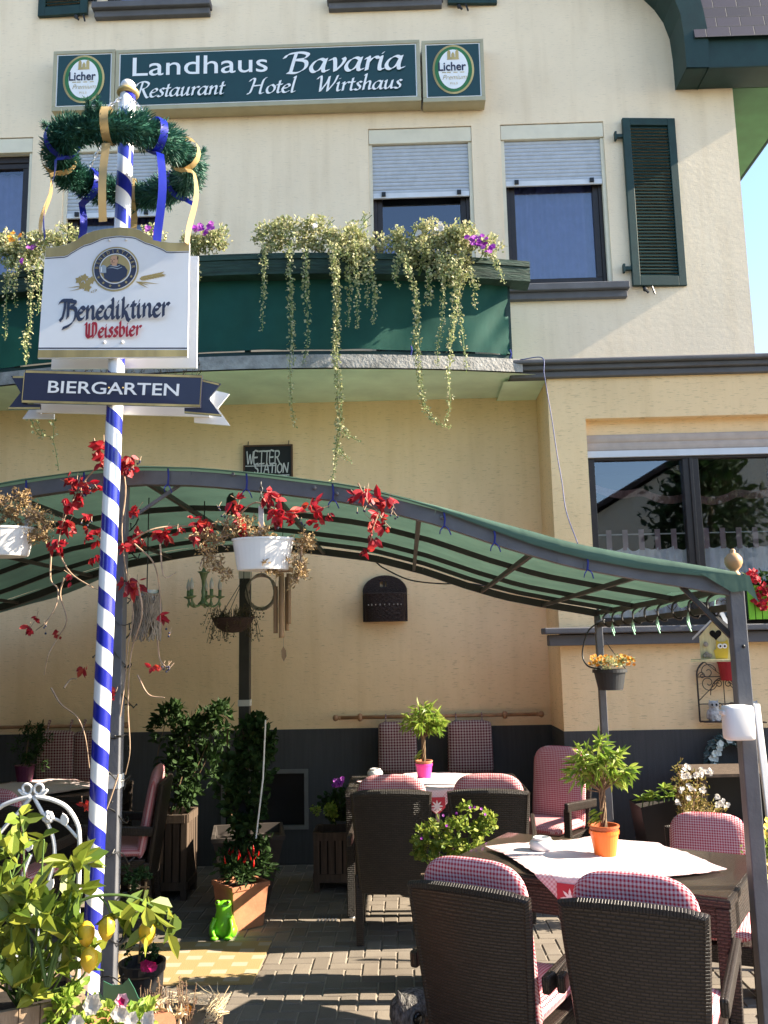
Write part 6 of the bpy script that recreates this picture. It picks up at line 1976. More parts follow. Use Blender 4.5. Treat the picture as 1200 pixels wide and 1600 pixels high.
# cables
def cable(label, pts, r, m):
    P = [at(x, y, Y) for x, y, Y in pts]
    o = MB().tube(crom(P, 8), r, 6).build('cable', m, None, smooth=True); tag(o, label, 'cable')
cable('thin blue cable hanging from the cornice down to the canvas roof', [(813, 562, 7.15), (847, 559, 7.13), (850, 583, 7.1), (855, 613, 7.1), (862, 653, 7.05), (870, 707, 7.0), (878, 753, 6.9), (885, 800, 6.8), (903, 850, 6.62)], .0042, M['cable'])
cable('black cable slung below the rear arch right of the wall basket', [(500, 862, 6.63), (575, 873, 6.64), (600, 888, 6.7), (640, 906, 6.75), (690, 912, 6.75), (735, 912, 6.66), (800, 925, 6.62)], .006, M['black'])
cable('black cable looping down beside the rear right post', [(945, 968, 6.55), (920, 985, 6.55), (910, 1020, 6.55), (918, 1040, 6.5), (940, 1046, 6.45)], .006, M['black'])

# hanging pot with orange flowers
Yc = 6.42; a, b, c_ = at(926, 1046, Yc), at(979, 1046, Yc), at(952, 1078, Yc); r_, h_ = (b.x-a.x)/2, a.z-c_.z; c = V(((a.x+b.x)/2, Yc, c_.z))
t = thing('hanging_pot', 'dark grey hanging pot of orange flowers at the rear right post', 'flower pot', c)
s = MB(); s.lathe([(.001, 0), (r_*.72, 0), (r_*.92, h_*.84), (r_*1.02, h_*.84), (r_*1.02, h_), (r_*.94, h_), (r_*.9, h_*.8), (.001, h_*.8)], c, 28, squash=(1, .8)); s.build('pot', mk('charcoal_pot', (.035, .037, .04), .5), t)
s = MB(); bush(s, c+V((0, 0, h_+.045)), (.14, .12, .05), 700, .024, .012, 14); s.build('foliage', M['varieg'], t)
s = MB()
for _ in range(70): flower(s, c+V((rnd(-.15, .15), rnd(-.13, .05), h_+rnd(.02, .10))), (rnd(-.7, .7), -1, rnd(0, 1)), .013)
s.build('blossom', M['orangefl'], t)
for a_ in (-1, 1): MB().tube([c+V((a_*r_*.9, -.02, h_)), c+V((.0, .08, .34))], .003, 4).build('hanger', M['black'], t)

# ------------------------------------------------------------------ right side: birdhouse, trellis, owls, box on the post
Yc = 4.75; k = Yc/FPX
c = at(1121, 1030, Yc); t = thing('birdhouse', 'pale yellow wooden birdhouse with a heart hole and painted owl, by the right post', 'birdhouse', c)
Wb, Hb, Dp = .165, .165, .15
Rb_ = RZ(rad(-18)); U_ = Rb_ @ XA; N_ = Rb_ @ NF
def BL(x, y, z): return c+U_*x-N_*y+ZA*z
s = MB()
s.prism([(-Wb/2, 0), (Wb/2, 0), (Wb/2, Hb*.72), (0, Hb*1.28), (-Wb/2, Hb*.72)], BL(0, Dp, 0), U_, ZA, N_, Dp); s.build('house_box', M['birdyellow'], t)
for sg in (-1, 1):
    s = MB(); s.prism([(sg*(-.008), Hb*1.33), (sg*(Wb/2+.035), Hb*.62), (sg*(Wb/2+.035), Hb*.69), (sg*(-.008), Hb*1.41)][::sg], BL(0, Dp+.03, 0), U_, ZA, N_, Dp+.06); s.build('roof_board', M['birdroof'], t)
s = MB(); s.prism([(-Wb/2-.05, -.012), (Wb/2+.03, -.012), (Wb/2+.03, 0), (-Wb/2-.05, 0)], BL(0, Dp, 0), U_, ZA, N_, Dp+.06); s.build('base_board', M['birdyellow'], t)
s = MB(); pts = []
for q in range(24):
    u = 2*PI*q/24; pts.append((.0019*16*math.sin(u)**3, Hb*.78+.0019*(13*math.cos(u)-5*math.cos(2*u)-2*math.cos(3*u)-math.cos(4*u))))
s.prism(pts[::-1], BL(0, 0, 0), U_, ZA, N_, .002); s.build('heart_hole', M['eye'], t)
s = MB(); s.prism([(-.012, .0), (.046, .0), (.056, .075), (.05, .098), (.038, .088), (.010, .088), (-.004, .098), (-.008, .05), (-.02, .045)], BL(.005, 0, .003), U_, ZA, N_, .006); s.build('painted_owl', M['owlyellow'], t)
for x in (.018, .04):
    s = MB()
    s.add([BL(x+.013*math.cos(2*PI*q/14), -.0075, .068+.013*math.sin(2*PI*q/14)) for q in range(14)], [tuple(range(14))]); s.build('owl_eye', M['white'], t)
    s = MB(); s.add([BL(x+.001+.005*math.cos(2*PI*q/10), -.0085, .067+.006*math.sin(2*PI*q/10)) for q in range(10)], [tuple(range(10))]); s.build('pupil', M['eye'], t)
s = MB()
for x, z, r_ in ((-.052, .078, .014), (-.06, .02, .012), (-.045, .022, .013), (-.035, .018, .012), (-.052, .03, .01)): s.ball(BL(x, -.004, z), (r_, .008, r_), 8)
s.build('grey_flower_motif', M['willow'], t)
MB().tube([BL(0, Dp*.4, Hb*1.36), BL(.02, Dp*.4, Hb*1.36+.16)], .003, 4).build('hanging_cord', M['greentie'], t)
s = MB(); s.prism([(0, 0), (.022, -.004), (.075, -.13), (.055, -.14)], BL(.01, .02, Hb*1.75), U_, ZA, N_, .004); tag(s.build('plant_label', M['white']), 'white plastic tag hanging from the rail above the birdhouse', 'tag')
# iron wall trellis
Yt = YB-.04; x0, x1, z0, zt = at(1094, 1128, Yt).x, at(1176, 1128, Yt).x, at(1130, 1127, Yt).z, at(1130, 1030, Yt).z
t = thing('iron_trellis', 'rusty iron scrollwork trellis with arched top on the wall behind the right post', 'trellis', ((x0+x1)/2, YB, z0))
s = MB(); cx = (x0+x1)/2; hw = (x1-x0)/2; H = zt-z0
s.tube([(x0, Yt, z0), (x0, Yt, zt-.12)]+[(cx-hw*math.cos(a), Yt, zt-.12+.14*math.sin(a)) for a in [PI*i/16 for i in range(1, 16)]]+[(x1, Yt, zt-.12), (x1, Yt, z0), (x0, Yt, z0)], .007, 6)
s.build('outer_frame', M['iron'], t)
s = MB()
for f in (.28, .72): s.tube([(x0, Yt, z0+H*f), (x1, Yt, z0+H*f)], .004, 5)
s.tube([(cx, Yt, z0), (cx, Yt, z0+H*.7)], .004, 5)
s.tube([(x0, Yt, z0+H*.33), (cx, Yt, z0+H*.72), (x0+.07, Yt, zt-.02)], .004, 5); s.tube([(x1, Yt, z0+H*.33), (cx, Yt, z0+H*.72), (x1-.07, Yt, zt-.02)], .004, 5)
s.tube([(cx+.11*math.cos(a), Yt, z0+H*.42+.14*math.sin(a)) for a in [PI*i/14 for i in range(15)]], .004, 5)
def scroll(px, pz, r, sx, sz, turns=1.4):
    s.tube([(px+sx*r*(1-i/26)*math.cos(i/22*turns*2*PI), Yt, pz+sz*r*(1-i/26)*math.sin(i/22*turns*2*PI)) for i in range(23)], .0036, 5)
for sx in (-1, 1):
    scroll(cx+sx*.12, z0+H*.80, .07, -sx, 1); scroll(cx+sx*.12, z0+H*.62, .07, -sx, -1); scroll(cx+sx*.04, z0+H*.60, .035, sx, 1); scroll(cx+sx*.05, z0+H*.22, .045, sx, 1); scroll(cx+sx*.17, z0+H*.74, .03, sx, 1)
s.build('scrollwork', M['iron'], t)
MB().box((cx, Yt-.06, z0+.004), (x1-x0, .12, .008)).build('shelf', M['iron'], t)
def owl(c, h, m, label, face=0.0, group=None):
    t = thing('owl_figure', label, 'figurine', c, face, group)
    s = MB(); s.lathe([(.001, 0), (.26*h, 0), (.31*h, .10*h), (.33*h, .28*h), (.30*h, .45*h), (.23*h, .58*h), (.22*h, .64*h), (.25*h, .74*h), (.24*h, .86*h), (.15*h, .94*h), (.001, .96*h)], (0, 0, 0), 24, squash=(1, .82))
    for sx in (-1, 1):
        s.lathe([(.07*h, 0), (.045*h, .06*h), (.001, .16*h)], (sx*.15*h, -.03*h, .86*h), 10, RY(sx*.35))
        s.ball((sx*.29*h, .02*h, .30*h), (.07*h, .17*h, .24*h), 12, RY(-sx*.12)); s.ball((sx*.12*h, -.22*h, .03*h), (.09*h, .09*h, .05*h), 10)
    s.build('body', m, t, local=True, smooth=True)
    for sx in (-1, 1):
        s = MB(); s.lathe([(.085*h, 0), (.10*h, .012*h), (.085*h, .028*h), (.06*h, .012*h)], (sx*.10*h, -.185*h, .77*h), 16, RX(PI/2-.1)); s.build('eye_ring', m, t, local=True, smooth=True)
        MB().ball((sx*.10*h, -.20*h, .775*h), (.055*h, .03*h, .06*h), 12).build('eye', M['eye'], t, local=True, smooth=True)
    s = MB(); s.lathe([(.035*h, 0), (.02*h, .05*h), (.001, .10*h)], (0, -.21*h, .73*h), 8, RX(PI-.25)); s.build('beak', m, t, local=True, smooth=True)
    return t
p = at(1117, 1128, YB-.10)
owl((p.x, YB-.10, z0+.010), .165, M['stoneowl'], 'whitewashed stone owl on the iron trellis shelf, left of the post', rad(-8))
p = at(1180, 1128, YB-.11); MB().box((p.x, YB-.09, z0-.004), (.14, .16, .008)).build('shelf', M['iron'], t)
owl((p.x, YB-.10, z0+.001), .165, M['stoneowl'], 'whitewashed stone owl mostly hidden right of the post', rad(20))
p = at(650, 1600, 4.05)
owl((at(645, 1560, 4.0).x, 4.02, 0), .43, M['greyowl'], 'dark carved owl statue standing on the paving beside the near left armchair', rad(38))
p = at(1140, 1063, YB-.10); t = thing('flower_pot', 'red enamel flower pot hung on the top of the iron trellis', 'flower pot', p)
s = MB(); s.lathe([(.001, 0), (.066, 0), (.083, .135), (.088, .135), (.088, .15), (.078, .15), (.075, .12), (.001, .12)], p, 22); s.build('pot', M['redmetal'], t)
s, st = MB(), MB()
for _ in range(26):
    a = rnd(0, 6.28); e = p+V((.10*math.cos(a)+.09, .06*math.sin(a), rnd(.2, .36))); st.tube(crom([p+V((0, 0, .12)), (p+e)/2+V((0, 0, .1)), e], 3), .002, 4)
st.build('dry_grass', M['palestem'], t)
# white box on the front right post
p = at(1155, 1155, GY0-.07); t = thing('ash_box', 'rounded white plastic box fixed to the right-hand post', 'box', (p.x, GY0-.05, p.z))
k = 3.78/FPX; w_, h_ = 44*k, 50*k
s = MB(); pl_ = []
for q in range(28):
    a = 2*PI*q/28; pl_.append((p.x-.004+w_/2*math.copysign(abs(math.cos(a))**.45, math.cos(a)), math.copysign(abs(math.sin(a))**.6, math.sin(a))*.045))
n = len(pl_); vs = []; lay = [(0.86, 0), (.97, .005), (1, .02), (1, h_*.93), (.93, h_*.99), (.5, h_+.003)]
for sc, z in lay: vs += [(p.x+(x-p.x)*sc, GY0-.085+y*sc, p.z+z+(.012*(1 if x < p.x else -1)*0)) for x, y in pl_]
fs = [(i*n+q, i*n+(q+1) % n, (i+1)*n+(q+1) % n, (i+1)*n+q) for i in range(len(lay)-1) for q in range(n)]+[tuple(range(n))[::-1], tuple((len(lay)-1)*n+q for q in range(n))]
s.add(vs, fs); s.build('housing', M['plastic'], t, smooth=True)
s = MB(); s.box((p.x-w_*.40, GY0-.085, p.z+h_*.80), (.05, .05, .02)); s.build('hinge_lug', M['plastic'], t, bevel=.005)

# flower wreath on the plinth
c = at(1142, 1187, YB-.06); t = thing('flower_wreath', 'blue grey wreath of artificial leaves with white blossoms on the plinth behind the right post', 'wreath', c)
s = MB(); fw = MB()
for _ in range(900):
    a = rnd(0, 6.28); b = rnd(0, 6.28); R0 = .155; p = c+V(((R0+.045*math.cos(b))*math.cos(a), -.035*math.sin(b)-.02, (R0+.045*math.cos(b))*math.sin(a)))
    s.leaf(p, V((math.cos(a+.8), rnd(-.8, .2), math.sin(a+.8)))+rdir()*.6, rdir()+V((0, -1, 0)), rnd(.03, .05), .02, .1, .3)
for a in (2.6, 2.9, 3.5, 3.9, 5.0, 5.4, 5.8, 2.2, 1.6):
    for _ in range(3): flower(fw, c+V((.155*math.cos(a)+rnd(-.03, .03), -.08, .155*math.sin(a)+rnd(-.03, .03))), (rnd(-.4, .4), -1, .2), .028)
s.build('foliage', M['greyleaf'], t); fw.build('blossom', mk('pale_blossom', (.58, .62, .56), .7), t)
# black trough and white flowers
p0, p1 = at(992, 1258, 6.5), at(1080, 1225, 6.5)
c = at(1035, 1300, 6.45); t = thing('plant_trough', 'black trough of green seedlings against the bay plinth', 'planter', (c.x, 6.6, 0))
s = MB(); xa, xb = at(996, 1270, 6.55).x, at(1075, 1270, 6.55).x; zt = at(1000, 1258, 6.55).z
for (x, y), (x2_, y2_) in (((xa, 6.45), (xb, 6.42)), ((xb, 6.42), (xb, 6.75)), ((xb, 6.75), (xa, 6.78)), ((xa, 6.78), (xa, 6.45))):
    s.add([(x+.04*(1 if x < c.x else -1), y, zt-.30), (x2_+.04*(1 if x2_ < c.x else -1), y2_, zt-.30), (x2_, y2_, zt+(.08 if x2_ > c.x else 0)), (x, y, zt+(.08 if x > c.x else 0))], [(0, 1, 2, 3)])
s.build('trough', M['black'], t)
MB().box((c.x, 6.6, (zt-.31)/2), (xb-xa-.15, .22, zt-.31)).build('stand', M['wood'], t)
MB().add([(xa+.02, 6.47, zt-.03), (xb-.02, 6.45, zt+.02), (xb-.02, 6.74, zt+.02), (xa+.02, 6.76, zt-.03)], [(0, 1, 2, 3)]).build('soil', M['soil'], t)
s, st = MB(), MB()
for px, py in ((1021, 1242), (1038, 1232), (1015, 1252), (1030, 1250), (1005, 1250), (1045, 1245), (1052, 1235)):
    p = at(px, py, 6.5); st.tube([V((p.x, 6.55, zt-.03)), p], .004, 5)
    for q in range(7):
        a = rnd(0, 6.28); s.leaf(p, V((math.cos(a), math.sin(a)*.6, rnd(.1, 1.2))), ZA, rnd(.05, .085), .032, .25, .3)
s.build('foliage', M['fresh'], t); st.build('stem', M['greenstem'], t)
c = at(1075, 1262, 6.25); t = thing('flowering_shrub', 'bushy plant with white blossom clusters behind the far gingham chair', 'plant', (c.x, 6.25, 0))
MB().lathe([(.10, 0), (.15, .28), (.16, .28), (.16, .3), (.001, .29)], (c.x, 6.25, 0), 20).build('pot', M['terracotta'], t)
s, st, fw = MB(), MB(), MB(); base = V((c.x, 6.25, .28))
for px, py in ((1065, 1195), (1060, 1205), (1072, 1210), (1090, 1212), (1100, 1225), (1070, 1230), (1085, 1235), (1078, 1250), (1095, 1250), (1110, 1258), (1120, 1262), (1130, 1264), (1062, 1240), (1068, 1258), (1055, 1225), (1100, 1262)):
    e = at(px, py, 6.25+rnd(-.12, .12)); m_ = base.lerp(e, .55)+rdir()*.05; C = crom([base, m_, e], 6); st.tube(C, .004, 4)
    for q in C[5:]:
        for _ in range(11): s.leaf(q+rdir()*.03, rdir()+V((0, 0, .4)), rdir(), .03, .011, .2, .3)
for px, py in ((1073, 1198), (1070, 1203), (1075, 1212), (1068, 1214), (1096, 1204), (1094, 1210), (1111, 1207), (1107, 1204), (1090, 1212), (1078, 1229), (1083, 1232), (1064, 1234), (1098, 1234), (1119, 1245), (1127, 1252), (1124, 1258), (1061, 1254), (1076, 1246), (1134, 1258)):
    for _ in range(7): flower(fw, at(px+rnd(-4.5, 4.5), py+rnd(-3.5, 3.5), 6.1+rnd(-.05, .1)), (rnd(-.8, .8), -1, rnd(-.3, 1)), .013)
s.build('foliage', leaf_mat('yellowing_leaf', [(.14, .15, .03), (.34, .27, .07), (.45, .30, .14)], .6, .3), t); st.build('stem', M['stem'], t); fw.build('blossom', M['whitefl'], t)
# log store
xa = at(1078, 1205, 6.9).x; zt = at(1120, 1203, 6.9).z; t = thing('log_store', 'low wooden shelter stacked with split logs behind the right post', 'log store', (xa+.7, 7.0, 0))
MB().box((xa+.75, 6.95, zt-.01), (1.5, .55, .022)).build('top_board', M['wood'], t)
for x in (xa+.03, xa+1.47): MB().box((x, 6.95, (zt-.03)/2), (.05, .5, zt-.03)).build('side_board', M['wood'], t)
MB().box((xa+.75, 7.21, (zt-.03)/2), (1.39, .02, zt-.03)).build('back_board', M['black'], t)
z_ = .05
for r in range(4):
    for i in range(11):
        x = xa+.12+i*.125+(.06 if r % 2 else 0); rr = rnd(.048, .06)
        if x > xa+1.42: continue
        MB().lathe([(.001, 0), (rr, .0), (rr*1.03, .2), (rr*.97, .44), (.001, .44)], (x, 6.73, z_+r*.103), 9, RX(-PI/2)).build('log', M['log'], t, smooth=False)
# yellow flowers right of the post
p = at(1192, 1300, 5.0); t = thing('flower_pot', 'pot of small yellow flowers at the right edge behind the post', 'flower pot', (p.x+.06, 5.0, 0))
MB().lathe([(.12, 0), (.16, .45), (.17, .45), (.17, .48), (.001, .46)], (p.x+.06, 5.0, 0), 20).build('pot', M['terracotta'], t)
s = MB(); bush(s, (p.x+.06, 5.0, .68), (.15, .15, .22), 700, .03, .018, 16); s.build('foliage', M['fresh'], t)
fw = MB()
for _ in range(50): flower(fw, V((p.x+.06, 5.0, .7))+V((rnd(-.16, .16), rnd(-.16, .05), rnd(-.15, .22))), (rnd(-.5, .5), -1, .5), .02)
fw.build('blossom', mk('yellow_petal', (.75, .5, .05), .6), t)
# white rail at the right edge
p, q = at(1181, 1100, 5.6), at(1197, 1300, 5.4); t = thing('garden_rake', 'pale wooden handle leaning at the right edge beyond the post', 'tool', (q.x, 5.5, 0))
MB().bar(p, (q.x+.06, 5.4, .05), .042, .03).build('handle', M['white'], t, bevel=.005)
s = MB(); s.tube(crom([p+V((0, 0, -.01)), p+V((-.05, -.01, -.01)), p+V((-.055, -.01, -.08)), p+V((-.03, -.01, -.10))], 4), .012, 6); s.build('hook', M['white'], t, smooth=True)
MB().bar((q.x-.12, 5.4, .03), (q.x+.24, 5.4, .03), .03, .02).build('rake_head', M['wood'], t)
# lime green window box
a, b = at(1166, 970, YB-.12), at(1166, 915, YB-.12); t = thing('window_box', 'lime green slatted window box with red geraniums on the bay window sill', 'flower box', (a.x+.4, YB-.1, a.z))
s = MB()
for i in range(14): s.box((a.x+.03+i*.055, YB-.17, (a.z+b.z)/2+.003), (.048, .012, b.z-a.z-.012))
MB().box((a.x+.39, YB-.10, (a.z+b.z)/2), (.76, .125, b.z-a.z-.03)).build('box_core', M['black'], t)
s.build('front_slats', M['limebox'], t)
s, fw = MB(), MB()
for i in range(7):
    bush(s, (a.x+.07+i*.11, YB-.11, b.z+.05), (.07, .07, .07), 60, .04, .035, 6)
for px, py in ((1180, 905), (1188, 925), (1176, 897), (1195, 918), (1192, 945), (1183, 940), (1200, 930), (1210, 910), (1225, 920)):
    p = at(px, py, YB-.2)
    for _ in range(16): flower(fw, p+rdir()*.035, rdir()+V((0, -1, .3)), .02)
s.build('foliage', M['darkleaf'], t); fw.build('blossom', M['redfl'], t)

# ------------------------------------------------------------------ plants and pots on the patio
def square_pot(mb, c, w0, w1, h, rot, rim=.03):
    R = RZ(rot); c = V(c)
    def ring(w_, z): return [c+R @ V((x*w_/2, y*w_/2, z)) for x, y in ((-1, -1), (1, -1), (1, 1), (-1, 1))]
    L = [ring(w0, 0), ring(w1*.985, h-rim), ring(w1+.012, h-rim), ring(w1+.016, h), ring(w1-.03, h), ring(w1-.045, h*.86)]
    vs = [p for r_ in L for p in r_]
    fs = [(i*4+q, i*4+(q+1) % 4, (i+1)*4+(q+1) % 4, (i+1)*4+q) for i in range(len(L)-1) for q in range(4)]+[(3, 2, 1, 0), tuple((len(L)-1)*4+q for q in range(4))]
    mb.add(vs, fs)
PT = atz(376, 1402, 0); PT = V((at(376, 1400, 6.36).x, 6.36, 0))
t = thing('potted_plant', 'square terracotta pot of red chilli peppers in front of the dark planter', 'potted plant', PT)
s = MB(); square_pot(s, PT, .225, .28, .29, rad(40)); s.build('pot', M['terracotta'], t, bevel=.006)
s = MB(); MB().quad(*[PT+RZ(rad(40)) @ V((x*.118, y*.118, .253)) for x, y in ((-1, -1), (1, -1), (1, 1), (-1, 1))]).build('soil', M['soil'], t)
bush(s, PT+V((0, 0, .39)), (.19, .19, .13), 760, .055, .02, 16); s.build('foliage', M['darkleaf'], t)
s = MB()
for _ in range(24):
    s = MB(); p = PT+V((rnd(-.10, .13), rnd(-.18, .05), rnd(.38, .50))); d = V((rnd(-.4, .4), rnd(-.2, .2), 1)).normalized()
    s.tube([p, p+d*.02, p+d*.04, p+d*.052], [.005, .007, .004, .0008], 6); s.build('chilli', M['chilli'], t, smooth=True)
PB = V((at(388, 1330, 6.98).x, 6.98, 0))
t = thing('potted_plant', 'tall climbing plant in a large dark tapered planter by the cellar window', 'potted plant', PB)
s = MB(); square_pot(s, PB, .30, .52, .50, rad(10)); s.build('planter', mk('dark_planter', (.06, .05, .045), .7), t)
s = MB()
for f, (px, py, rx, ry) in enumerate([(385, 1145, 36, 26), (400, 1180, 30, 30), (378, 1200, 40, 34), (395, 1240, 36, 36), (375, 1270, 36, 32), (390, 1300, 40, 26), (365, 1230, 24, 40), (415, 1160, 16, 36)]):
    c = at(px, py, 6.42); k = 6.42/FPX; bush(s, c, (rx*k, .12, ry*k), 250, .055, .038, 12, .5, .4)
s.build('foliage', M['darkleaf'], t)
st = MB()
for dx in (-.06, .0, .05): st.tube([PB+V((dx, 0, .44)), PB+V((dx*1.5, -.42, .8)), PB+V((dx, -.52, 1.30))], .006, 5)
st.build('stem', M['stem'], t)
p, q = at(415, 1125, 6.28), at(400, 1310, 6.30)
s = MB(); s.tube([p, p.lerp(q, .5)+V((.015, 0, 0)), q], .006, 6); s.build('white_stake', M['white'], t)
PW = V((at(266, 1300, 7.15).x, 7.15, 0))
def slat_planter(t, P, w_, h_, m=None, legs=.07):
    m = m or M['wood']
    for sx in (-1, 1):
        for sy in (-1, 1): MB().box(P+V((sx*(w_/2-.02), sy*(w_/2-.02), h_/2)), (.045, .045, h_)).build('leg', m, t)
    for ax in (0, 1):
        for sg in (-1, 1):
            s = MB(); n = 4
            for i in range(n):
                o = -w_/2+.05+(w_-.10)*(i+.5)/n; d = sg*(w_/2-.008)
                sz = ((w_-.10)/n-.012, .014, h_-legs-.12); c = V((o, d, legs+.06+(h_-legs-.12)/2))
                if ax: c = V((c.y, c.x, c.z)); sz = (sz[1], sz[0], sz[2])
                s.box(P+c, sz)
            for z in (legs+.03, h_-.03):
                c = V((0, sg*(w_/2+.002), z)); sz = (w_-.03, .016, .06)
                if ax: c = V((c.y, c.x, c.z)); sz = (sz[1], sz[0], sz[2])
                s.box(P+c, sz)
            s.build('slatted_side', m, t)
    MB().box(P+V((0, 0, (h_+legs)/2-.02)), (w_-.05, w_-.05, h_-legs-.06)).build('soil_insert', M['soil'], t)
t = thing('potted_plant', 'bushy dark house plant in a slatted wooden planter in deep shade', 'potted plant', PW); slat_planter(t, PW, .34, .62)
s = MB(); k = 7.1/FPX
for px, py, rx, ry in ((300, 1125, 44, 26), (270, 1140, 34, 24), (325, 1150, 28, 30), (295, 1170, 46, 34), (285, 1210, 36, 34), (318, 1205, 26, 34), (265, 1115, 16, 14), (340, 1112, 18, 12), (290, 1240, 30, 20)):
    bush(s, at(px, py, 7.05), (rx*k, .17, ry*k), 190, .065, .032, 10, .6, .45)
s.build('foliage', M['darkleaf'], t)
st = MB(); twigs(st, PW+V((0, 0, .58)), [at(px, py, 7.05) for px, py in ((300, 1110), (265, 1108), (335, 1110), (285, 1150), (325, 1160), (310, 1095))], .007); st.build('stem', M['stem'], t)
PW2 = V((at(524, 1340, 7.3).x+.01, 7.32, 0))
t = thing('potted_plant', 'slatted wooden planter with a sunlit trailing plant left of the wall table', 'potted plant', PW2); slat_planter(t, PW2, .33, .44)
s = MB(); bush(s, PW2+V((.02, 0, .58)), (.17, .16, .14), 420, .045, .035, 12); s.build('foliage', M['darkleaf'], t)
s = MB(); bush(s, at(515, 1268, 7.08), (.055, .05, .065), 260, .026, .018, 8); bush(s, at(494, 1266, 7.1), (.04, .05, .04), 70, .026, .018, 8); s.build('pale_foliage', M['fresh'], t)
fw = MB()
for _ in range(16): flower(fw, at(528+rnd(-7, 7), 1222+rnd(-6, 6), 7.15), (rnd(-.5, .5), -1, .4), .022)
fw.build('blossom', M['petunia'], t)
# house plant on the shaded table
p = atz(38, 1222, TZ); t = thing('potted_plant', 'feathery dark plant in a purple pot on the shaded table', 'potted plant', (p.x, p.y, TZ+.0005))
MB().lathe([(.055, 0), (.075, .12), (.078, .12), (.078, .13), (.001, .12)], (p.x, p.y, TZ+.0005), 18).build('pot', mk('purple_pot', (.10, .012, .05), .5), t)
s = MB()
for px, py, rx, ry in ((50, 1140, 22, 16), (42, 1165, 24, 22), (52, 1185, 18, 18), (62, 1150, 14, 18)): bush(s, at(px, py, p.y), (rx*p.y/FPX, .1, ry*p.y/FPX), 240, .035, .012, 10)
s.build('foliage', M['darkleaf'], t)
MB().tube([(p.x, p.y, TZ+.11), (p.x+.01, p.y, 1.1), (p.x+.02, p.y, 1.2)], .006, 5).build('stem', M['stem'], t)
# frog
p = at(350, 1405, 6.13); c = V((p.x, 6.13, 0)); t = thing('frog_figure', 'lime green sitting frog figure leaning at the terracotta pot', 'figurine', c)
s = MB(); s.lathe([(.001, 0), (.065, .0), (.078, .03), (.074, .08), (.058, .13), (.05, .16), (.052, .19), (.04, .215), (.001, .225)], c, 20, squash=(1, .9))
for sx in (-1, 1): s.ball(c+V((sx*.062, -.02, .04)), (.03, .055, .042), 12); s.ball(c+V((sx*.035, -.03, .215)), .018, 10); s.tube(crom([c+V((sx*.05, -.04, .12)), c+V((sx*.065, -.075, .07)), c+V((sx*.04, -.08, .01))], 4), [.018, .017, .016, .015, .014, .013, .012, .012, .014], 8); s.ball(c+V((sx*.045, -.085, .012)), (.03, .03, .012), 8)
s.build('body', M['frog'], t, smooth=True)
for sx in (-1, 1): MB().ball(c+V((sx*.035, -.044, .222)), .009, 8).build('eye', M['eye'], t, smooth=True)
# bush beside the near table
c = V((at(700, 1305, 5.25).x, 5.25, 0)); t = thing('potted_plant', 'bushy bright green plant with tiny violet flowers in a tall planter by the near table', 'potted plant', c)
s = MB(); square_pot(s, c, .22, .30, .55, 0); s.build('planter', M['wood'], t)
s = MB(); k = 5.25/FPX
for px, py, rx, ry in ((735, 1285, 34, 20), (710, 1300, 40, 26), (755, 1300, 20, 24), (675, 1310, 30, 20), (655, 1328, 22, 16), (690, 1335, 34, 20), (730, 1325, 34, 26), (765, 1280, 8, 10)):
    bush(s, at(px, py, 5.25), (rx*k, .13, ry*k), 190, .034, .024, 12, .5, .4)
s.build('foliage', leaf_mat('bright_bush_leaf', [(.11, .19, .025), (.26, .34, .05), (.42, .45, .09)], .5, .4), t)
fw = MB()
for px, py in ((690, 1276), (735, 1261), (752, 1265), (715, 1270), (698, 1290), (760, 1270), (660, 1310), (745, 1263)):
    flower(fw, at(px+rnd(-3, 3), py+rnd(-3, 3), 5.12), (rnd(-.5, .5), -1, .5), .009)
fw.build('blossom', M['petunia'], t)
st = MB(); twigs(st, c+V((0, 0, .5)), [at(px, py, 5.25) for px, py in ((735, 1285), (680, 1310), (755, 1300), (660, 1325), (720, 1320))], .006); st.build('stem', M['greenstem'], t)
# woven mat
x1_ = atz(394, 1539, 0).x; s = MB(); y0, y1 = atz(394, 1539, 0).y, 6.0; x0_ = x1_-1.35
s.box(((x0_+x1_)/2, (y0+y1)/2, .004), (x1_-x0_, y1-y0, .008)); tag(s.build('doormat', M['matyellow']), 'yellow woven outdoor mat with cream blocks on the paving', 'mat')
# drain cover in the paving
p = atz(512, 1435, 0); s = MB()
for i in range(6):
    for j in range(5): s.box((p.x-.06+i*.024, p.y-.06+j*.026, .002), (.012, .014, .008))
MB_ = s.build('drain_cover', M['greysteel']); tag(MB_, 'small metal drain cover with raised studs set in the shaded paving', 'drain cover')

# ------------------------------------------------------------------ foreground left: lemon tree, iron trellis, flowers
YL = 3.1
PLm = atz(30, 1590, .5); PLm = V((at(28, 1585, 3.25).x, 3.3, 0))
t = thing('wooden_planter', 'tall grey wooden planter box at the lower left under the lemon tree', 'planter', PLm)
wp, hp = .34, at(30, 1578, 3.12).z
R_ = RZ(rad(28))
for k4 in range(4):
    s = MB(); Rk = RZ(rad(28+90*k4)); n = 5
    for i in range(n): s.box(PLm+Rk @ V((-wp/2+wp*(i+.5)/n, -wp/2, hp/2)), (wp/n-.003, .02, hp), Rk)
    s.build('board_side', M['palewood'], t)
MB().box(PLm+V((0, 0, hp/2-.02)), (wp-.03, wp-.03, hp-.05), R_).build('soil', M['soil'], t)
lt = thing('lemon_tree', 'lemon tree with yellowing leaves and ripe lemons in the lower left foreground', 'lemon tree', PLm+V((0, 0, hp-.05)))
s, st = MB(), MB()
ob = V((PLm.x, PLm.y, hp-.05))
def LZ(zx, zy, Y=None): return at(zx*.2917, 1250+zy*.2917, (Y or YL)+rnd(-.14, .1))
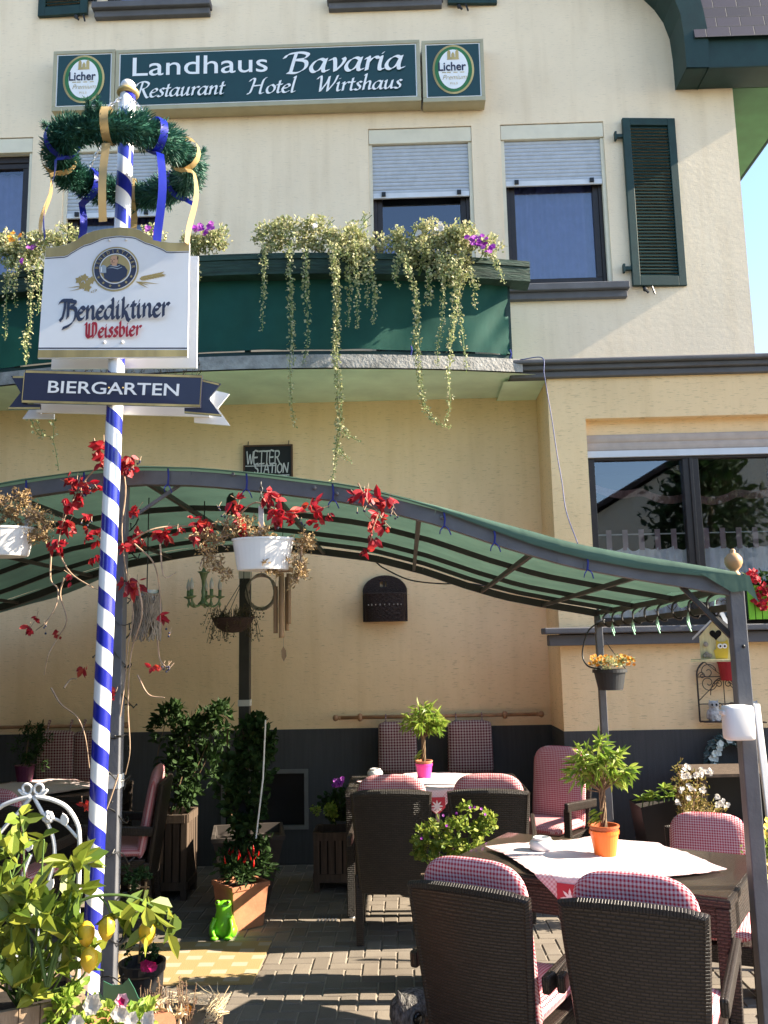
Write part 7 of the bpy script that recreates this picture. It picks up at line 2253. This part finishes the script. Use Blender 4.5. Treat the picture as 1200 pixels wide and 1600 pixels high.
wh = [(120, 90), (130, 185), (235, 210), (45, 245), (40, 320), (30, 470), (60, 590), (30, 640), (150, 540), (195, 570), (245, 600), (230, 690), (285, 630), (340, 640), (395, 690), (350, 760), (400, 800), (430, 860), (130, 840), (150, 910), (80, 990), (170, 1050), (410, 380), (385, 330), (440, 500), (370, 560), (20, 700), (300, 720), (90, 740), (25, 850), (330, 870), (120, 640), (-60, 560), (-50, 760), (60, 930), (350, 540), (430, 330), (20, 240), (0, 400), (510, 780), (60, 480), (200, 480)]
for zx, zy in wh:
    c = LZ(zx, zy); n = random.choice((4, 5, 5, 6))
    for k_ in range(n):
        d = rdir()+V((0, -.2, .35)); s.leaf(c+rdir()*.012, d, rdir()+V((0, -.4, .9)), rnd(.06, .10), rnd(.040, .060), .28, rnd(.0, .4))
    if random.random() < .75:
        m_ = ob.lerp(c, .55)+rdir()*.06; st.tube(crom([ob+rdir()*.02, m_, c], 5), [.006*(1-.6*i/11) for i in range(11)], 5)
for zx, zy, n in ((640, 620, 4), (700, 590, 3), (760, 570, 4), (850, 590, 5), (915, 600, 5), (830, 690, 4), (920, 700, 3), (590, 600, 2)):
    c = LZ(zx, zy, 3.05)
    for k_ in range(n): s.leaf(c+rdir()*.015, rdir()+V((0, -.2, -.2)), rdir()+V((0, -.6, .6)), rnd(.065, .095), rnd(.042, .058), .25, rnd(.1, .5))
def br(pts, r): C = crom([at(x*.2917, 1250+y*.2917, 3.06) for x, y in pts], 6); st.tube(C, [r*(1-.6*i/len(C)) for i in range(len(C))], 6)
br([(250, 1000), (300, 800), (400, 580), (460, 530), (530, 512), (650, 510), (740, 530), (850, 585), (920, 600)], .007); br([(530, 515), (570, 560), (590, 610)], .004); br([(640, 640), (720, 630), (800, 640)], .004); br([(160, 290), (80, 400), (0, 470)], .005); br([(250, 1000), (200, 780), (120, 640), (100, 500)], .007)
br([(260, 1000), (340, 700), (380, 500), (400, 400)], .006); br([(420, 600), (440, 650), (455, 670)], .004); br([(480, 720), (478, 780), (476, 800)], .004)
s.build('foliage', M['lemonleaf'], lt); st.build('stem', M['greenstem'], lt)
for zx, zy, yy in ((572, 680, 3.02), (462, 712, 3.04), (478, 850, 3.02), (788, 705, 3.05)):
    c = at(zx*.2917, 1250+zy*.2917, yy); s = MB(); R0 = RY(rnd(-.2, .2)); s.lathe([(.001, -.046), (.006, -.041), (.016, -.033), (.026, -.015), (.0275, .0), (.025, .016), (.015, .03), (.006, .036), (.001, .037)], c, 18, R0); s.build('lemon', M['lemon'], lt, smooth=True)
for zx, zy in ((700, 528), (450, 570), (40, 318), (850, 560)):
    pass
# white iron trellis
YT = 3.42
t = thing('iron_trellis', 'white iron garden trellis with curled top and leaf ornaments behind the lemon tree', 'trellis', (at(60, 1500, YT).x, YT, 0))
def wl(nm, pts, r=.008, sm=True):
    P = [at(x, y, YT) for x, y in pts]; MB().tube(crom(P, 7), r, 8).build(nm, M['whiteiron'], t, smooth=True)
def spiral(cx, cy, sg, end):
    pts = []
    for i in range(24):
        a = i/23*1.45*2*PI; r = 3+8.5*i/23; pts.append((cx+sg*r*math.cos(a+PI), cy-r*math.sin(a+PI)*.9))
    return pts+[end]
sp = []
for sg, cx in ((1, 62), (-1, 41)):
    pts = [(cx+sg*(4.5+6.5*i/20)*math.cos(-i/20*1.12*2*PI+1.0), 1232+(4.5+6.5*i/20)*math.sin(-i/20*1.12*2*PI+1.0)) for i in range(21)]
    wl('curl', pts+[(51.5, 1246)], .0052)
wl('outer_bow', [(54, 1244), (82, 1250), (105, 1262), (120, 1285), (124, 1307), (124, 1350), (122, 1420), (122, 1500), (123, 1600), (123, 1780)], .0085)
wl('outer_bow', [(49, 1244), (22, 1251), (-2, 1263), (-18, 1286), (-23, 1308), (-24, 1350), (-24, 1500), (-25, 1780)], .0085)
wl('inner_bow', [(52, 1244), (67, 1272), (80, 1300), (85, 1325), (83, 1352), (70, 1390), (44, 1425), (30, 1460)], .0075)
wl('inner_bow', [(50, 1244), (30, 1268), (0, 1302), (-10, 1330)], .0075)
wl('scroll_stem', [(75, 1275), (100, 1287), (122, 1310)], .006)
wl('scroll_stem', [(48, 1335), (35, 1375), (38, 1413), (50, 1428), (62, 1470), (75, 1530), (68, 1560), (75, 1600), (70, 1680)], .0075)
wl('scroll_stem', [(98, 1478), (95, 1510), (118, 1540), (95, 1570), (80, 1580)], .0075)
wl('scroll_stem', [(20, 1480), (40, 1530), (46, 1590), (46, 1700)], .0075)
for px, py in ((78, 1383), (36, 1378), (64, 1405), (62, 1494), (46, 1321), (101, 1281)):
    c = at(px, py, YT-.015); s = MB(); a = rnd(-.6, .6); u, v = V((math.cos(a), 0, math.sin(a))), V((-math.sin(a), 0, math.cos(a)))
    s.prism([(0, -.022), (.012, -.012), (.015, .0), (.010, .014), (0, .026), (-.010, .014), (-.015, 0), (-.012, -.012)], c, u, v, NF, .006); s.build('leaf_ornament', M['whiteiron'], t)
c = at(75, 1277, YT-.015); s = MB()
for q in range(7): b = 2*PI*q/7; s.ball(c+V((math.cos(b)*.013, 0, math.sin(b)*.013)), (.012, .007, .012), 8)
s.ball(c+V((0, -.006, 0)), (.009, .007, .009), 8); s.build('rose_ornament', M['whiteiron'], t, smooth=True)
# black pot with fuchsia and cane
PF = V((at(222, 1520, 4.25).x, 4.25, 0)); zt = at(222, 1502, 4.25).z; t = thing('potted_plant', 'black pot with a pink fuchsia and bamboo cane at the foot of the post', 'potted plant', PF)
s = MB(); r_ = 33*4.25/FPX; s.lathe([(.001, 0), (r_*.72, 0), (r_*.95, zt*.9), (r_*1.02, zt*.92), (r_*1.04, zt), (r_*.92, zt), (r_*.88, zt*.85), (.001, zt*.85)], PF, 26); s.build('pot', mk('black_glazed_pot', (.02, .02, .021), .35, .5, 14, .5, 30), t, smooth=False)
s = MB()
for px, py, rx, ry in ((205, 1370, 14, 14), (200, 1470, 10, 30), (198, 1420, 12, 20), (225, 1365, 8, 8), (232, 1490, 12, 10)): bush(s, at(px, py, 4.2), (rx*4.2/FPX, .05, ry*4.2/FPX), 130, .022, .014, 10)
s.build('foliage', M['darkleaf'], t)
p, q = at(228, 1378, 4.22), at(217, 1505, 4.22)
MB().tube([p, q], .006, 6).build('bamboo_cane', M['bamboo'], t); MB().tube([at(200, 1386, 4.21), at(233, 1386, 4.21)], .004, 5).build('cross_cane', M['bamboo'], t)
fw = MB()
for _ in range(14): flower(fw, at(232+rnd(-8, 8), 1509+rnd(-5, 5), 4.1), (rnd(-.5, .5), -1, -.3), .02)
fw.build('blossom', mk('fuchsia_petal', (.55, .02, .16), .5), t)
# foreground petunias
PF = V((at(170, 1580, 3.25).x, 3.28, 0)); t = thing('flower_bowl', 'bowl of white petunias with pale green leaves at the bottom edge', 'flower bowl', PF)
zt = at(170, 1600, 3.25).z-.03
MB().lathe([(.10, 0), (.20, zt*.8), (.22, zt), (.001, zt-.02)], PF, 26).build('bowl', M['terracotta'], t)
s = MB()
for px, py, rx, ry in ((100, 1572, 22, 14), (125, 1585, 30, 18), (160, 1590, 34, 16), (195, 1592, 34, 14), (225, 1588, 26, 14), (90, 1592, 20, 14), (110, 1555, 10, 8)): bush(s, at(px, py, 3.22), (rx*3.22/FPX, .1, ry*3.22/FPX), 130, .034, .024, 12)
s.build('foliage', M['fresh'], t)
fw = MB()
for px, py, r_ in ((145, 1571, .036), (188, 1584, .032), (205, 1594, .028), (232, 1594, .03), (120, 1598, .028)): flower(fw, at(px, py, 3.08), (rnd(-.2, .2), -1, .35), r_, 6)
fw.build('blossom', M['whitefl'], t)
fw = MB(); c = at(191.5, 1563, 3.08); flower(fw, c, (0, -1, .2), .024, 6); fw.build('pink_eyed_blossom', mk('pink_white_petal', (.75, .45, .52), .6), t)
s = MB(); flower(s, c+V((0, -.01, 0)), (0, -1, .2), .013, 5); s.build('blossom_throat', mk('magenta_throat', (.4, .0, .08), .6), t)
# green metal cat
P = [(525, 1020), (553, 1055), (556, 968), (600, 990), (655, 988), (690, 955), (722, 1010), (742, 1058), (780, 1078), (742, 1110), (735, 1160), (570, 1160), (545, 1100)]
YK = 3.5; s = MB(); pp = [at(x*.2917, 1250+y*.2917, YK) for x, y in P]
t = thing('garden_stake', 'dark green metal cat head garden stake behind the petunias', 'garden ornament', (at(190, 1590, YK).x, YK, 0))
s.prism([(p.x, p.z) for p in pp][::-1], (0, YK, 0), XA, ZA, NF, .004); s.build('cat_plate', M['catgreen'], t)
MB().tube([(pp[10].x-.08, YK+.003, pp[10].z+.02), (pp[10].x-.08, YK+.003, .3)], .005, 6).build('stake', M['catgreen'], t)
# heather and straw flowers
PF = V((at(262, 1585, 3.6).x, 3.62, 0)); t = thing('potted_plant', 'faded brown heather with cream dried flowers at the bottom edge', 'potted plant', PF)
zt = at(262, 1592, 3.6).z
MB().lathe([(.09, 0), (.13, zt*.9), (.14, zt), (.001, zt-.02)], PF, 22).build('pot', M['black'], t)
s, st = MB(), MB()
for _ in range(42):
    b = PF+V((rnd(-.10, .09), rnd(-.08, .08), zt-.02)); e = b+V((rnd(-.03, .03), rnd(-.02, .02), rnd(.06, .16))); st.tube([b, (b+e)/2+rdir()*.004, e], .0018, 4)
    for _ in range(16): s.leaf(b.lerp(e, rnd(.25, 1)), rdir()+V((0, 0, .5)), rdir(), .011, .004, .1, .1)
s.build('heather_sprigs', mk('faded_heather', (.10, .05, .035), .9), t); st.build('stem', M['stem'], t)
s = MB()
for px, py, r_ in ((240, 1578, 14), (250, 1590, 12), (270, 1588, 12), (232, 1590, 10)):
    for _ in range(26): s.leaf(at(px+rnd(-r_, r_), py+rnd(-r_*.6, r_*.6), 3.45), rdir()+V((0, -.4, .4)), rdir(), .04, .014, .3, .4)
s.build('dried_petals', leaf_mat('cream_straw', [(.55, .42, .24), (.70, .60, .42), (.60, .50, .36)], .8, .3), t)
PF = V((at(303, 1598, 3.75).x, 3.78, 0)); t = thing('straw_nest', 'straw nest with orange dried flowers at the bottom edge beside the mat', 'straw nest', PF)
zt = at(303, 1592, 3.75).z
MB().lathe([(.08, 0), (.11, zt), (.001, zt-.02)], PF, 22).build('pot', M['wood'], t)
s = MB()
for _ in range(190):
    a = rnd(0, 6.28); p = PF+V((.10*math.cos(a), .10*math.sin(a), zt+rnd(-.01, .05))); d = V((-math.sin(a), math.cos(a), rnd(-.4, .6)))+rdir()*.5; s.tube([p, p+d*.03+rdir()*.008, p+d*.06], .0013, 3)
s.build('straw', mk('straw', (.60, .47, .28), .9), t)
fw = MB()
for _ in range(16): flower(fw, at(289+rnd(-7, 7), 1580+rnd(-5, 5), 3.66), (rnd(-.6, .6), -1, .6), .018)
fw.build('blossom', M['orangefl'], t)
